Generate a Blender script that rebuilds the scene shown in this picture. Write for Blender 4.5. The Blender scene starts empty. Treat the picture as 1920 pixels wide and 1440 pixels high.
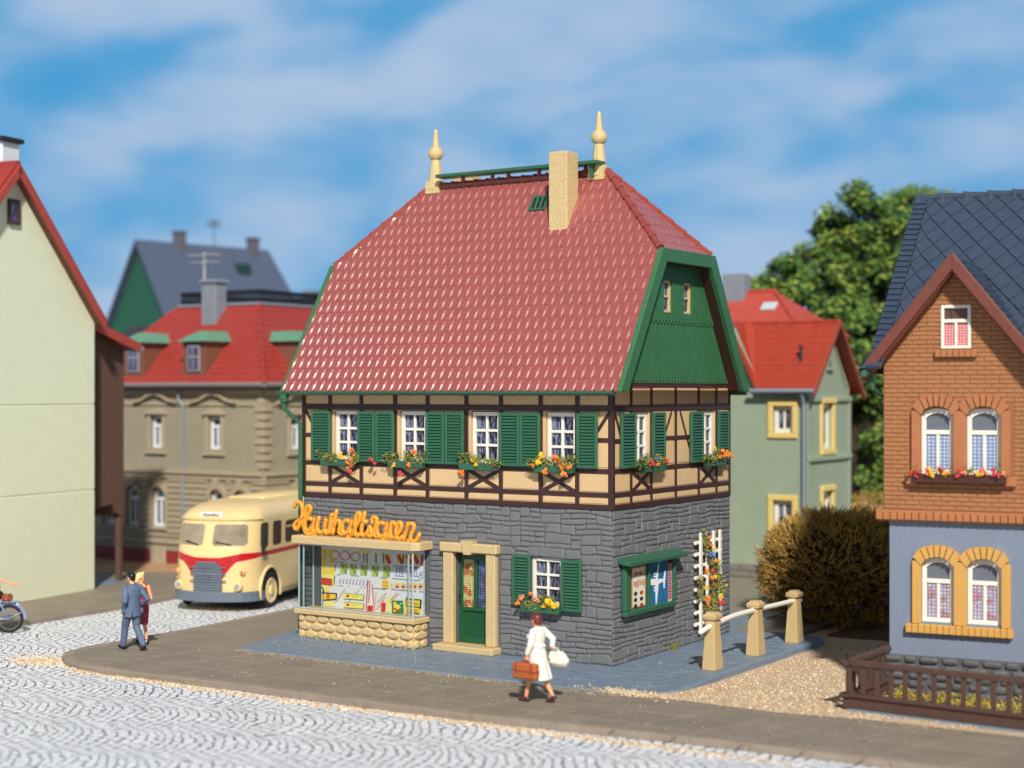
import bpy, math, random
from mathutils import Vector, Matrix, noise
from math import sin, cos, pi, radians, sqrt, atan2
scene = bpy.context.scene
COL = scene.collection

# ---------------------------------------------------------------- camera, sky, sun, exposure
CAM_H = 5.65
cam_d = bpy.data.cameras.new('camera')
cam = bpy.data.objects.new('camera', cam_d); COL.objects.link(cam)
cam.location = (0, 0, CAM_H); cam.rotation_euler = (pi/2, 0, 0)
cam_d.sensor_width = 36; cam_d.lens = 2966/1920*36; cam_d.shift_y = 15/1920
cam_d.clip_start = .5; cam_d.clip_end = 2000
cam_d.dof.use_dof = True; cam_d.dof.focus_distance = 34.0; cam_d.dof.aperture_fstop = .235
scene.camera = cam
SUN = Vector((.09, -1.0, .80)).normalized()
sd = bpy.data.lights.new('sun', 'SUN'); sd.energy = 5.0; sd.angle = radians(3.2); sd.color = (1, .945, .87)
so = bpy.data.objects.new('sun', sd); COL.objects.link(so)
so.rotation_euler = SUN.to_track_quat('Z', 'Y').to_euler()
world = bpy.data.worlds.new('World'); scene.world = world; world.use_nodes = True
SKY_BANKS = [(-.295, .190, .030, .035, -.16), (-.19, .225, .032, .016, -.15), (-.055, .245, .04, .012, -.22), (-.24, .21, .04, .012, -.10), (.13, .225, .03, .015, -.08), (.20, .235, .045, .014, -.20),
             (.13, .155, .05, .013, -.14), (.235, .165, .06, .018, -.16), (.03, .17, .05, .010, -.10), (-.21, .13, .07, .02, -.07), (-.25, .09, .10, .018, -.10), (-.10, .135, .06, .012, -.05), (.10, .115, .07, .018, -.07), (.33, .20, .04, .02, -.04),
             (-.10, .20, .075, .024, .16), (.03, .215, .08, .018, .12), (-.225, .165, .045, .014, .10), (-.30, .235, .05, .014, .08), (.08, .195, .07, .016, .13), (.26, .205, .07, .016, .14), (-.15, .175, .06, .012, .06), (.17, .09, .10, .02, .05), (0, .03, .5, .03, -.05)]
def build_world():
    nt = world.node_tree; N = nt.nodes; L = nt.links; N.clear()
    out = N.new('ShaderNodeOutputWorld'); bg = N.new('ShaderNodeBackground')
    sky = N.new('ShaderNodeTexSky'); sky.sky_type = 'NISHITA'; sky.sun_disc = False
    sky.sun_elevation = math.asin(SUN.z); sky.sun_rotation = atan2(SUN.x, SUN.y)
    sky.ozone_density = 3.0
    tc = N.new('ShaderNodeTexCoord')
    mp = N.new('ShaderNodeMapping'); mp.inputs['Rotation'].default_value = (0, radians(-24), 0)
    mp.inputs['Scale'].default_value = (5.2, 1.0, 11.0); mp.inputs['Location'].default_value = (3.1, 0, 1.35)
    L.new(tc.outputs['Generated'], mp.inputs[0])
    n1 = N.new('ShaderNodeTexNoise'); n1.inputs['Scale'].default_value = 1.9; n1.inputs['Detail'].default_value = 3.5
    n1.inputs['Roughness'].default_value = .42; n1.inputs['Distortion'].default_value = .35
    L.new(mp.outputs[0], n1.inputs['Vector'])
    r = N.new('ShaderNodeValToRGB'); r.color_ramp.interpolation = 'B_SPLINE'
    r.color_ramp.elements[0].position = .37; r.color_ramp.elements[0].color = (0, 0, 0, 1)
    r.color_ramp.elements[1].position = .64; r.color_ramp.elements[1].color = (1, 1, 1, 1)
    # broad cloud banks (+) and blue openings (-) at given azimuth / elevation slopes
    sd_ = N.new('ShaderNodeSeparateXYZ'); L.new(tc.outputs['Generated'], sd_.inputs[0])
    def mm(op, a, b=None, c=None):
        n = N.new('ShaderNodeMath'); n.operation = op
        for k, q in enumerate((a, b, c)):
            if q is None: continue
            if isinstance(q, (int, float)): n.inputs[k].default_value = q
            else: L.new(q, n.inputs[k])
        return n.outputs[0]
    ysafe = mm('MAXIMUM', sd_.outputs['Y'], .05); U = mm('DIVIDE', sd_.outputs['X'], ysafe); V = mm('DIVIDE', sd_.outputs['Z'], ysafe)
    wob = N.new('ShaderNodeTexNoise'); wob.inputs['Scale'].default_value = 3.0; wob.inputs['Detail'].default_value = 3; L.new(mp.outputs[0], wob.inputs['Vector'])
    U = mm('MULTIPLY_ADD', wob.outputs['Fac'], .05, U); V = mm('MULTIPLY_ADD', wob.outputs['Fac'], -.035, V)
    acc = mm('MULTIPLY_ADD', mm('SUBTRACT', n1.outputs['Fac'], .5), .85, .525)
    for u, v, ru, rv, a in SKY_BANKS:
        du = mm('DIVIDE', mm('SUBTRACT', U, u+.025), ru); dv = mm('DIVIDE', mm('SUBTRACT', mm('MULTIPLY_ADD', mm('SUBTRACT', U, u+.025), -.30, V), v-.0175), rv)
        g = mm('EXPONENT', mm('MULTIPLY', mm('ADD', mm('MULTIPLY', du, du), mm('MULTIPLY', dv, dv)), -1.0)); acc = mm('MULTIPLY_ADD', g, a, acc)
    L.new(acc, r.inputs[0])
    tint = N.new('ShaderNodeMixRGB'); tint.blend_type = 'MULTIPLY'; tint.inputs[0].default_value = 1
    tint.inputs[2].default_value = (.10, .10, .10, 1)
    L.new(sky.outputs[0], tint.inputs[1])
    deep = N.new('ShaderNodeMixRGB'); deep.inputs[0].default_value = .9; deep.inputs[2].default_value = (.034, .30, .61, 1); L.new(tint.outputs[0], deep.inputs[1])
    mx = N.new('ShaderNodeMixRGB'); mx.inputs[2].default_value = (.40, .52, .70, 1)
    L.new(r.outputs[0], mx.inputs[0]); L.new(deep.outputs[0], mx.inputs[1])
    # fill glow added to the unseen sky round the sun, behind the camera
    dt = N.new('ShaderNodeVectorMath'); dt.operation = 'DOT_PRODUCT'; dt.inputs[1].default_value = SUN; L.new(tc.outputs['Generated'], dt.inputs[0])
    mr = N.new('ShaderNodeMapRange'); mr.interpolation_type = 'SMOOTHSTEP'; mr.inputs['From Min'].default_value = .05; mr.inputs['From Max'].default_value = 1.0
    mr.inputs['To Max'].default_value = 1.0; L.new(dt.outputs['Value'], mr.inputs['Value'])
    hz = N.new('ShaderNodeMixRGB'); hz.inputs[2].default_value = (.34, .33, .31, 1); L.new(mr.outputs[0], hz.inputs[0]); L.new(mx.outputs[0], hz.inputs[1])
    # the sky deepens towards the zenith
    sz = N.new('ShaderNodeSeparateXYZ'); L.new(tc.outputs['Generated'], sz.inputs[0])
    zr_ = N.new('ShaderNodeMapRange'); zr_.interpolation_type = 'SMOOTHSTEP'; zr_.inputs['From Min'].default_value = .32; zr_.inputs['From Max'].default_value = .75
    zr_.inputs['To Min'].default_value = 1.0; zr_.inputs['To Max'].default_value = .30; L.new(sz.outputs['Z'], zr_.inputs['Value'])
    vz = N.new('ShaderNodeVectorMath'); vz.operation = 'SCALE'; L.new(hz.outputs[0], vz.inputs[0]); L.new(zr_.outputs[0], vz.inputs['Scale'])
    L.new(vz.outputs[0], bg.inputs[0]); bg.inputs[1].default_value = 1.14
    L.new(bg.outputs[0], out.inputs[0])
build_world()
scene.view_settings.view_transform = 'Standard'; scene.view_settings.look = 'None'
scene.view_settings.exposure = -.08; scene.view_settings.gamma = 1.0
scene.render.engine = 'CYCLES'

rnd = random.Random(7)
# ---------------------------------------------------------------- materials
def s2l(c):
    return tuple(((v/255)/12.92 if v/255 <= .04045 else (((v/255)+.055)/1.055)**2.4) for v in c)
MATS = {}
def mat(name, rgb, rough=.5, var=.0, vscale=3., bump=0., bscale=60., spec=.5, metal=0., detail=4, stretch=None, coat=0.):
    """rgb = sRGB 0..255 base colour; var = +- brightness mottling; bump = fine surface grain"""
    if name in MATS: return MATS[name]
    m = bpy.data.materials.new(name); m.use_nodes = True; nt = m.node_tree; N = nt.nodes; L = nt.links
    b = N['Principled BSDF']; c = s2l(rgb)
    b.inputs['Base Color'].default_value = (*c, 1); b.inputs['Roughness'].default_value = rough
    b.inputs['Specular IOR Level'].default_value = spec; b.inputs['Metallic'].default_value = metal
    if coat: b.inputs['Coat Weight'].default_value = coat; b.inputs['Coat Roughness'].default_value = .15
    tc = N.new('ShaderNodeTexCoord'); src = tc.outputs['Object']
    if stretch:
        mp = N.new('ShaderNodeMapping'); mp.inputs['Scale'].default_value = stretch; L.new(src, mp.inputs[0]); src = mp.outputs[0]
    if var:
        n = N.new('ShaderNodeTexNoise'); n.inputs['Scale'].default_value = vscale; n.inputs['Detail'].default_value = detail
        n.inputs['Roughness'].default_value = .65; L.new(src, n.inputs['Vector'])
        mr = N.new('ShaderNodeMapRange'); mr.inputs['From Min'].default_value = .3; mr.inputs['From Max'].default_value = .7
        mr.inputs['To Min'].default_value = 1-var; mr.inputs['To Max'].default_value = 1+var
        L.new(n.outputs['Fac'], mr.inputs['Value'])
        vm = N.new('ShaderNodeVectorMath'); vm.operation = 'SCALE'; vm.inputs[0].default_value = c
        L.new(mr.outputs[0], vm.inputs['Scale']); L.new(vm.outputs[0], b.inputs['Base Color'])
    if bump:
        n = N.new('ShaderNodeTexNoise'); n.inputs['Scale'].default_value = bscale; n.inputs['Detail'].default_value = 3
        L.new(src, n.inputs['Vector'])
        bp = N.new('ShaderNodeBump'); bp.inputs['Strength'].default_value = bump; bp.inputs['Distance'].default_value = .02
        L.new(n.outputs['Fac'], bp.inputs['Height']); L.new(bp.outputs[0], b.inputs['Normal'])
    MATS[name] = m; return m
def glass_mat(name='glass', tint=(235, 240, 240), gl=.12):
    if name in MATS: return MATS[name]
    m = bpy.data.materials.new(name); m.use_nodes = True; nt = m.node_tree; N = nt.nodes; L = nt.links
    N.clear(); out = N.new('ShaderNodeOutputMaterial'); t = N.new('ShaderNodeBsdfTransparent'); g = N.new('ShaderNodeBsdfGlossy')
    t.inputs[0].default_value = (*s2l(tint), 1); g.inputs['Roughness'].default_value = .05
    f = N.new('ShaderNodeLayerWeight'); f.inputs[0].default_value = .12; ad = N.new('ShaderNodeMath')
    L.new(f.outputs['Fresnel'], ad.inputs[0]) if False else L.new(f.outputs['Facing'], ad.inputs[0]); ad.operation = 'MULTIPLY'; ad.inputs[1].default_value = gl; mx = N.new('ShaderNodeMixShader'); L.new(ad.outputs[0], mx.inputs[0])
    L.new(t.outputs[0], mx.inputs[1]); L.new(g.outputs[0], mx.inputs[2]); L.new(mx.outputs[0], out.inputs[0])
    MATS[name] = m; return m
def curtain_mat(name, c_dark, c_light, c_acc=None, kind='streak', sc=1.):
    """printed net curtain behind a dark pane"""
    if name in MATS: return MATS[name]
    m = bpy.data.materials.new(name); m.use_nodes = True; nt = m.node_tree; N = nt.nodes; L = nt.links
    b = N['Principled BSDF']; b.inputs['Roughness'].default_value = .22
    tc = N.new('ShaderNodeTexCoord'); mp = N.new('ShaderNodeMapping'); L.new(tc.outputs['Object'], mp.inputs[0])
    mx = N.new('ShaderNodeMixRGB'); mx.inputs[1].default_value = (*s2l(c_dark), 1); mx.inputs[2].default_value = (*s2l(c_light), 1)
    if kind == 'streak':
        mp.inputs['Scale'].default_value = (16*sc, 3, 2.2*sc)
        n = N.new('ShaderNodeTexNoise'); n.inputs['Scale'].default_value = 1.6; n.inputs['Detail'].default_value = 6; n.inputs['Distortion'].default_value = 1.2
        L.new(mp.outputs[0], n.inputs['Vector'])
        r = N.new('ShaderNodeValToRGB'); r.color_ramp.elements[0].position = .47; r.color_ramp.elements[1].position = .64
        L.new(n.outputs['Fac'], r.inputs[0]); L.new(r.outputs[0], mx.inputs[0])
        col = mx.outputs[0]
    else:
        mp.inputs['Scale'].default_value = (1/.052*sc, 1/.052*sc, 1/.052*sc)
        v = N.new('ShaderNodeTexVoronoi'); v.feature = 'F1'; v.inputs['Scale'].default_value = 1.0; v.inputs['Randomness'].default_value = .06
        L.new(mp.outputs[0], v.inputs['Vector'])
        r = N.new('ShaderNodeValToRGB'); r.color_ramp.elements[0].position = .30; r.color_ramp.elements[1].position = .42
        L.new(v.outputs['Distance'], r.inputs[0]); L.new(r.outputs[0], mx.inputs[0]); col = mx.outputs[0]
    if c_acc:
        n2 = N.new('ShaderNodeTexNoise'); n2.inputs['Scale'].default_value = 5.5; L.new(tc.outputs['Object'], n2.inputs['Vector'])
        r2 = N.new('ShaderNodeValToRGB'); r2.color_ramp.elements[0].position = .5; r2.color_ramp.elements[1].position = .56
        L.new(n2.outputs['Fac'], r2.inputs[0]); m2 = N.new('ShaderNodeMixRGB'); m2.blend_type = 'MULTIPLY'
        L.new(r2.outputs[0], m2.inputs[0]); L.new(col, m2.inputs[1]); m2.inputs[2].default_value = (*s2l(c_acc), 1); col = m2.outputs[0]
    L.new(col, b.inputs['Base Color']); MATS[name] = m; return m

# ---------------------------------------------------------------- mesh builder
class MB:
    def __init__(s): s.v = []; s.f = []; s.m = []; s.xf = None; s.mi = 0
    def P(s, p):
        p = Vector(p)
        if s.xf is not None: p = s.xf @ p
        s.v.append(p); return len(s.v)-1
    def face(s, pts):
        s.f.append([s.P(p) for p in pts]); s.m.append(s.mi)
    def idx(s, ids): s.f.append(list(ids)); s.m.append(s.mi)
    def box(s, x0, x1, y0, y1, z0, z1, c=0.):
        if x0 > x1: x0, x1 = x1, x0
        if y0 > y1: y0, y1 = y1, y0
        if z0 > z1: z0, z1 = z1, z0
        c = min(c, (x1-x0)*.45, (y1-y0)*.45, (z1-z0)*.45)
        if c <= 0:
            i = [s.P((x, y, z)) for x in (x0, x1) for y in (y0, y1) for z in (z0, z1)]
            for q in ((0,1,3,2),(4,6,7,5),(0,4,5,1),(2,3,7,6),(0,2,6,4),(1,5,7,3)): s.idx([i[k] for k in q])
            return
        lo = (x0, y0, z0); hi = (x1, y1, z1); ids = {}
        for sx in (0,1):
            for sy in (0,1):
                for sz in (0,1):
                    cn = [hi[0] if sx else lo[0], hi[1] if sy else lo[1], hi[2] if sz else lo[2]]
                    sg = [(-1 if sx else 1), (-1 if sy else 1), (-1 if sz else 1)]
                    for ax in range(3):
                        q = [cn[k]+(0 if k == ax else sg[k]*c) for k in range(3)]
                        ids[(sx,sy,sz,ax)] = s.P(q)
        def loop(ax, val):
            o = [k for k in range(3) if k != ax]; seq = [(0,0),(1,0),(1,1),(0,1)]; r = []
            for a, b in seq:
                k = [0,0,0]; k[ax] = val; k[o[0]] = a; k[o[1]] = b; r.append(ids[(*k, ax)])
            return r
        for ax in range(3):
            for val in (0, 1): s.idx(loop(ax, val))
        for ax in range(3):
            o = [k for k in range(3) if k != ax]
            for a in (0,1):
                for b in (0,1):
                    k0 = [0,0,0]; k1 = [0,0,0]; k0[ax] = 0; k1[ax] = 1
                    for k in (k0, k1): k[o[0]] = a; k[o[1]] = b
                    s.idx([ids[(*k0,o[0])], ids[(*k1,o[0])], ids[(*k1,o[1])], ids[(*k0,o[1])]])
        for sx in (0,1):
            for sy in (0,1):
                for sz in (0,1): s.idx([ids[(sx,sy,sz,a)] for a in range(3)])
    def prism(s, poly, d, y0=0.):
        """poly in (x,z), extruded along y from y0 to y0+d"""
        n = len(poly); a = [s.P((x, y0, z)) for x, z in poly]; b = [s.P((x, y0+d, z)) for x, z in poly]
        s.idx(a); s.idx(b[::-1])
        for i in range(n): s.idx([a[i], a[(i+1) % n], b[(i+1) % n], b[i]])
    def slab(s, poly, z0, z1, ch=0.):
        """poly in (x,y), extruded in z; ch chamfers the top edge"""
        n = len(poly); a = [s.P((x, y, z0)) for x, y in poly]
        if ch:
            cx = sum(p[0] for p in poly)/n; cy = sum(p[1] for p in poly)/n
            m = [s.P((x, y, z1-ch)) for x, y in poly]; ins = inset(poly, ch)
            b = [s.P((x, y, z1)) for x, y in ins]
            for i in range(n): s.idx([a[i], a[(i+1) % n], m[(i+1) % n], m[i]]); s.idx([m[i], m[(i+1) % n], b[(i+1) % n], b[i]])
        else:
            b = [s.P((x, y, z1)) for x, y in poly]
            for i in range(n): s.idx([a[i], a[(i+1) % n], b[(i+1) % n], b[i]])
        s.idx(b); s.idx(a[::-1])
    def tube(s, pts, r, n=8, cap=True, closed=False, sq=None):
        pts = [Vector(p) for p in pts]; k = len(pts)
        if not hasattr(r, '__len__'): r = [r]*k
        rings = []; up = None
        for i in range(k):
            a = pts[(i-1) % k] if (i > 0 or closed) else pts[0]; b = pts[(i+1) % k] if (i < k-1 or closed) else pts[-1]
            t = (b-a)
            t = t.normalized() if t.length > 1e-9 else Vector((0, 0, 1))
            if up is None:
                up = Vector((0, 0, 1)) if abs(t.z) < .9 else Vector((0, 1, 0))
            u = (up-t*up.dot(t))
            u = u.normalized() if u.length > 1e-6 else t.orthogonal().normalized()
            w = t.cross(u); up = u
            ax, bx = (1, 1) if sq is None else sq
            rings.append([s.P(pts[i]+(u*cos(2*pi*j/n+pi/n)*ax+w*sin(2*pi*j/n+pi/n)*bx)*r[i]) for j in range(n)])
        for i in range(k if closed else k-1):
            A = rings[i]; B = rings[(i+1) % k]
            for j in range(n): s.idx([A[j], A[(j+1) % n], B[(j+1) % n], B[j]])
        if cap and not closed: s.idx(rings[0][::-1]); s.idx(rings[-1])
    def rings(s, rs, n=14):
        """rs = [(x,y,z,rx,ry)] horizontal elliptical rings"""
        R = [[s.P((x+rx*cos(2*pi*j/n), y+ry*sin(2*pi*j/n), z)) for j in range(n)] for x, y, z, rx, ry in rs]
        for A, B in zip(R, R[1:]):
            for j in range(n): s.idx([A[j], A[(j+1) % n], B[(j+1) % n], B[j]])
        s.idx(R[0][::-1]); s.idx(R[-1])
    def ball(s, c, r, n=10, m=7, jit=0., rg=None):
        c = Vector(c)
        if not hasattr(r, '__len__'): r = (r, r, r)
        R = []
        for i in range(1, m):
            th = pi*i/m; R.append([s.P(c+Vector((r[0]*sin(th)*cos(2*pi*j/n), r[1]*sin(th)*sin(2*pi*j/n), r[2]*cos(th)))*(1+(rg.uniform(-jit, jit) if jit else 0))) for j in range(n)])
        t = s.P(c+Vector((0, 0, r[2]))); b = s.P(c-Vector((0, 0, r[2])))
        for j in range(n): s.idx([t, R[0][j], R[0][(j+1) % n]]); s.idx([b, R[-1][(j+1) % n], R[-1][j]])
        for A, B in zip(R, R[1:]):
            for j in range(n): s.idx([A[j], B[j], B[(j+1) % n], A[(j+1) % n]])
    def leaf(s, c, size, rg, nrm=None):
        a = Vector((rg.gauss(0,1), rg.gauss(0,1), rg.gauss(0,1))).normalized(); b = a.orthogonal().normalized()
        c = Vector(c); w = size*rg.uniform(.35, .6)
        s.face([c-a*size*.5, c+b*w*.5-a*size*.05, c+a*size*.5, c-b*w*.5+a*size*.05])
    def build(s, name, m, parent=None, smooth=False, label=None, bevel=0., kind=None, loc=None, rotz=0.):
        me = bpy.data.meshes.new(name); me.from_pydata([tuple(v) for v in s.v], [], s.f)
        ms = m if isinstance(m, (list, tuple)) else [m]
        for q in ms: me.materials.append(q)
        if len(ms) > 1: me.polygons.foreach_set('material_index', s.m)
        import bmesh as _b
        bm = _b.new(); bm.from_mesh(me); _b.ops.recalc_face_normals(bm, faces=bm.faces[:]); bm.to_mesh(me); bm.free()
        if smooth: me.polygons.foreach_set('use_smooth', [True]*len(me.polygons))
        o = bpy.data.objects.new(name, me); COL.objects.link(o)
        if parent is not None: o.parent = parent
        if loc: o.location = loc
        if rotz: o.rotation_euler.z = rotz
        if label: o['label'] = label
        if kind: o['kind'] = kind
        if bevel:
            bv = o.modifiers.new('bevel', 'BEVEL'); bv.width = bevel; bv.segments = 2; bv.limit_method = 'ANGLE'
        return o
def inset(poly, d):
    n = len(poly); A = sum(poly[i][0]*poly[(i+1) % n][1]-poly[(i+1) % n][0]*poly[i][1] for i in range(n)); sg = 1 if A > 0 else -1
    out = []
    for i in range(n):
        p0 = Vector(poly[i-1]); p1 = Vector(poly[i]); p2 = Vector(poly[(i+1) % n])
        a = (p1-p0).normalized(); b = (p2-p1).normalized()
        na = Vector((-a.y, a.x))*sg; nb = Vector((-b.y, b.x))*sg; q = na+nb
        k = d/max(.35, (1+na.dot(nb)))
        out.append((p1.x+q.x*k, p1.y+q.y*k))
    return out
def tag(o, label=None, cat=None, group=None, kind=None):
    if label: o['label'] = label
    if cat: o['category'] = cat
    if group: o['group'] = group
    if kind: o['kind'] = kind
    return o
def thing(name, label, cat, loc=(0, 0, 0), rotz=0., group=None, scale=1.):
    o = bpy.data.objects.new(name, None); COL.objects.link(o); o.location = loc; o.rotation_euler.z = rotz
    o.scale = (scale,)*3; o.empty_display_size = .3
    return tag(o, label, cat, group)
def T(x=0, y=0, z=0, rz=0): return Matrix.Translation((x, y, z)) @ Matrix.Rotation(rz, 4, 'Z')

# ---------------------------------------------------------------- palette
M_STONE = mat('grey_stone', (112, 114, 117), .62, .10, 3, .25, 30)
M_MORTAR = mat('grey_mortar', (92, 94, 98), .7, .06, 5)
M_CREAM = mat('cream_plaster', (214, 182, 136), .6, .05, 2.5, .35, 55)
M_TRIM = mat('cream_trim', (202, 178, 132), .5, .07, 8, .25, 45)
M_TIMBER = mat('brown_timber', (62, 38, 34), .45, .10, 6, .15, 30)
M_GREEN = mat('green_paint', (50, 98, 74), .38, .10, 6, .12, 40)
M_GREENW = mat('green_wood', (54, 108, 70), .5, .14, 5, .5, 26, stretch=(3.2, 3.2, .35))
M_WHITE = mat('white_paint', (232, 228, 216), .4, .03, 6)
M_ROOF = mat('red_brown_tile', (154, 82, 78), .27, .08, 5, .05, 25, spec=1.0)
M_ROOFB = mat('red_brown_ridge', (148, 70, 62), .34, .08, 6, .1, 25, spec=.6)
M_PANE = curtain_mat('dark_pane', (18, 22, 40), (150, 155, 185))
M_BLACK = mat('dark_void', (16, 15, 14), .7)
M_SLATE_FLOOR = mat('slate_paving', (114, 130, 148), .5, .10, 2.2, .4, 14)
M_PAVE = mat('brown_grey_paving', (134, 124, 110), .62, .13, 1.1, .3, 35)

HOUSE_LOC = (2.0625, 32.5396, 0); HOUSE_ROT = radians(-33.1)
MH = Matrix.Translation(HOUSE_LOC) @ Matrix.Rotation(HOUSE_ROT, 4, 'Z')

# ---------------------------------------------------------------- ground
def vec_math(N, op, *a):
    n = N.new('ShaderNodeMath'); n.operation = op
    return n
def cobble_material():
    m = bpy.data.materials.new('fan_laid_setts'); m.use_nodes = True; nt = m.node_tree; N = nt.nodes; L = nt.links
    b = N['Principled BSDF']; b.inputs['Roughness'].default_value = .55
    tc = N.new('ShaderNodeTexCoord'); mp = N.new('ShaderNodeMapping'); mp.inputs['Rotation'].default_value = (0, 0, radians(104))
    L.new(tc.outputs['Object'], mp.inputs[0])
    ns = N.new('ShaderNodeTexNoise'); ns.inputs['Scale'].default_value = 1.3; ns.inputs['Detail'].default_value = 4; ns.inputs['Roughness'].default_value = .62
    L.new(mp.outputs[0], ns.inputs['Vector'])
    sub = N.new('ShaderNodeVectorMath'); sub.operation = 'SUBTRACT'; sub.inputs[1].default_value = (.5, .5, .5); L.new(ns.outputs['Color'], sub.inputs[0])
    scl = N.new('ShaderNodeVectorMath'); scl.operation = 'SCALE'; scl.inputs['Scale'].default_value = .55; L.new(sub.outputs[0], scl.inputs[0])
    add = N.new('ShaderNodeVectorMath'); L.new(mp.outputs[0], add.inputs[0]); L.new(scl.outputs[0], add.inputs[1])
    sp = N.new('ShaderNodeSeparateXYZ'); L.new(add.outputs[0], sp.inputs[0])
    def mth(op, a, b_=None, c=None):
        n = N.new('ShaderNodeMath'); n.operation = op
        for k, q in enumerate((a, b_, c)):
            if q is None: continue
            if isinstance(q, (int, float)): n.inputs[k].default_value = q
            else: L.new(q, n.inputs[k])
        return n.outputs[0]
    PW = 1.9; RR = 1.4
    xm = mth('SUBTRACT', mth('FLOORED_MODULO', sp.outputs['X'], PW), PW/2)
    col = mth('FLOOR', mth('DIVIDE', sp.outputs['X'], PW))
    ang = mth('ARCSINE', mth('DIVIDE', xm, RR))
    arc = mth('MULTIPLY', ang, RR)
    vv = mth('SUBTRACT', sp.outputs['Y'], mth('MULTIPLY', mth('COSINE', ang), RR))
    vv = mth('ADD', vv, mth('MULTIPLY', col, .07))
    cb = N.new('ShaderNodeCombineXYZ'); L.new(arc, cb.inputs[0]); L.new(vv, cb.inputs[1])
    bk = N.new('ShaderNodeTexBrick'); bk.offset = .5; bk.squash = 1; L.new(cb.outputs[0], bk.inputs['Vector'])
    bk.inputs['Scale'].default_value = 1; bk.inputs['Brick Width'].default_value = .23; bk.inputs['Row Height'].default_value = .185
    bk.inputs['Mortar Size'].default_value = .016; bk.inputs['Mortar Smooth'].default_value = .25; bk.inputs['Bias'].default_value = .1
    bk.inputs['Color1'].default_value = (*s2l((242, 245, 250)), 1); bk.inputs['Color2'].default_value = (*s2l((230, 234, 241)), 1)
    bk.inputs['Mortar'].default_value = (*s2l((54, 60, 70)), 1)
    n3 = N.new('ShaderNodeTexNoise'); n3.inputs['Scale'].default_value = 1.1; n3.inputs['Detail'].default_value = 7; n3.inputs['Roughness'].default_value = .7; L.new(tc.outputs['Object'], n3.inputs['Vector'])
    r3 = N.new('ShaderNodeMapRange'); r3.inputs['From Min'].default_value = .3; r3.inputs['From Max'].default_value = .7; r3.inputs['To Min'].default_value = .93; r3.inputs['To Max'].default_value = 1.03
    L.new(n3.outputs['Fac'], r3.inputs['Value'])
    vm = N.new('ShaderNodeVectorMath'); vm.operation = 'SCALE'; L.new(bk.outputs['Color'], vm.inputs[0]); L.new(r3.outputs[0], vm.inputs['Scale'])
    L.new(vm.outputs[0], b.inputs['Base Color'])
    bp = N.new('ShaderNodeBump'); bp.inputs['Strength'].default_value = .5; bp.inputs['Distance'].default_value = .02; bp.invert = True
    L.new(bk.outputs['Fac'], bp.inputs['Height']); L.new(bp.outputs[0], b.inputs['Normal'])
    return m
def sand_material():
    m = mat('beige_sand', (202, 178, 148), .85, .10, 6, .8, 40)
    nt = m.node_tree; N = nt.nodes; L = nt.links
    b = N['Principled BSDF']; src = b.inputs['Base Color'].links[0].from_socket
    tc = [n for n in N if n.type == 'TEX_COORD'][0]
    v = N.new('ShaderNodeTexVoronoi'); v.inputs['Scale'].default_value = 26; L.new(tc.outputs['Object'], v.inputs['Vector'])
    sx = N.new('ShaderNodeSeparateColor'); L.new(v.outputs['Color'], sx.inputs[0])
    r = N.new('ShaderNodeValToRGB'); e = r.color_ramp.elements; e[0].position = 0; e[0].color = (.55, .42, .30, 1); e[1].position = .25; e[1].color = (1, 1, 1, 1)
    x = e.new(.8); x.color = (1, 1, 1, 1); x = e.new(1.); x.color = (1.25, 1.22, 1.2, 1)
    L.new(sx.outputs[0], r.inputs[0]); mu = N.new('ShaderNodeMixRGB'); mu.blend_type = 'MULTIPLY'; mu.inputs[0].default_value = .8
    L.new(src, mu.inputs[1]); L.new(r.outputs[0], mu.inputs[2]); L.new(mu.outputs[0], b.inputs['Base Color'])
    return m
M_SAND = sand_material()
M_EARTH = mat('brown_earth', (116, 90, 62), .9, .35, 2.5, .9, 12)
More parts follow.
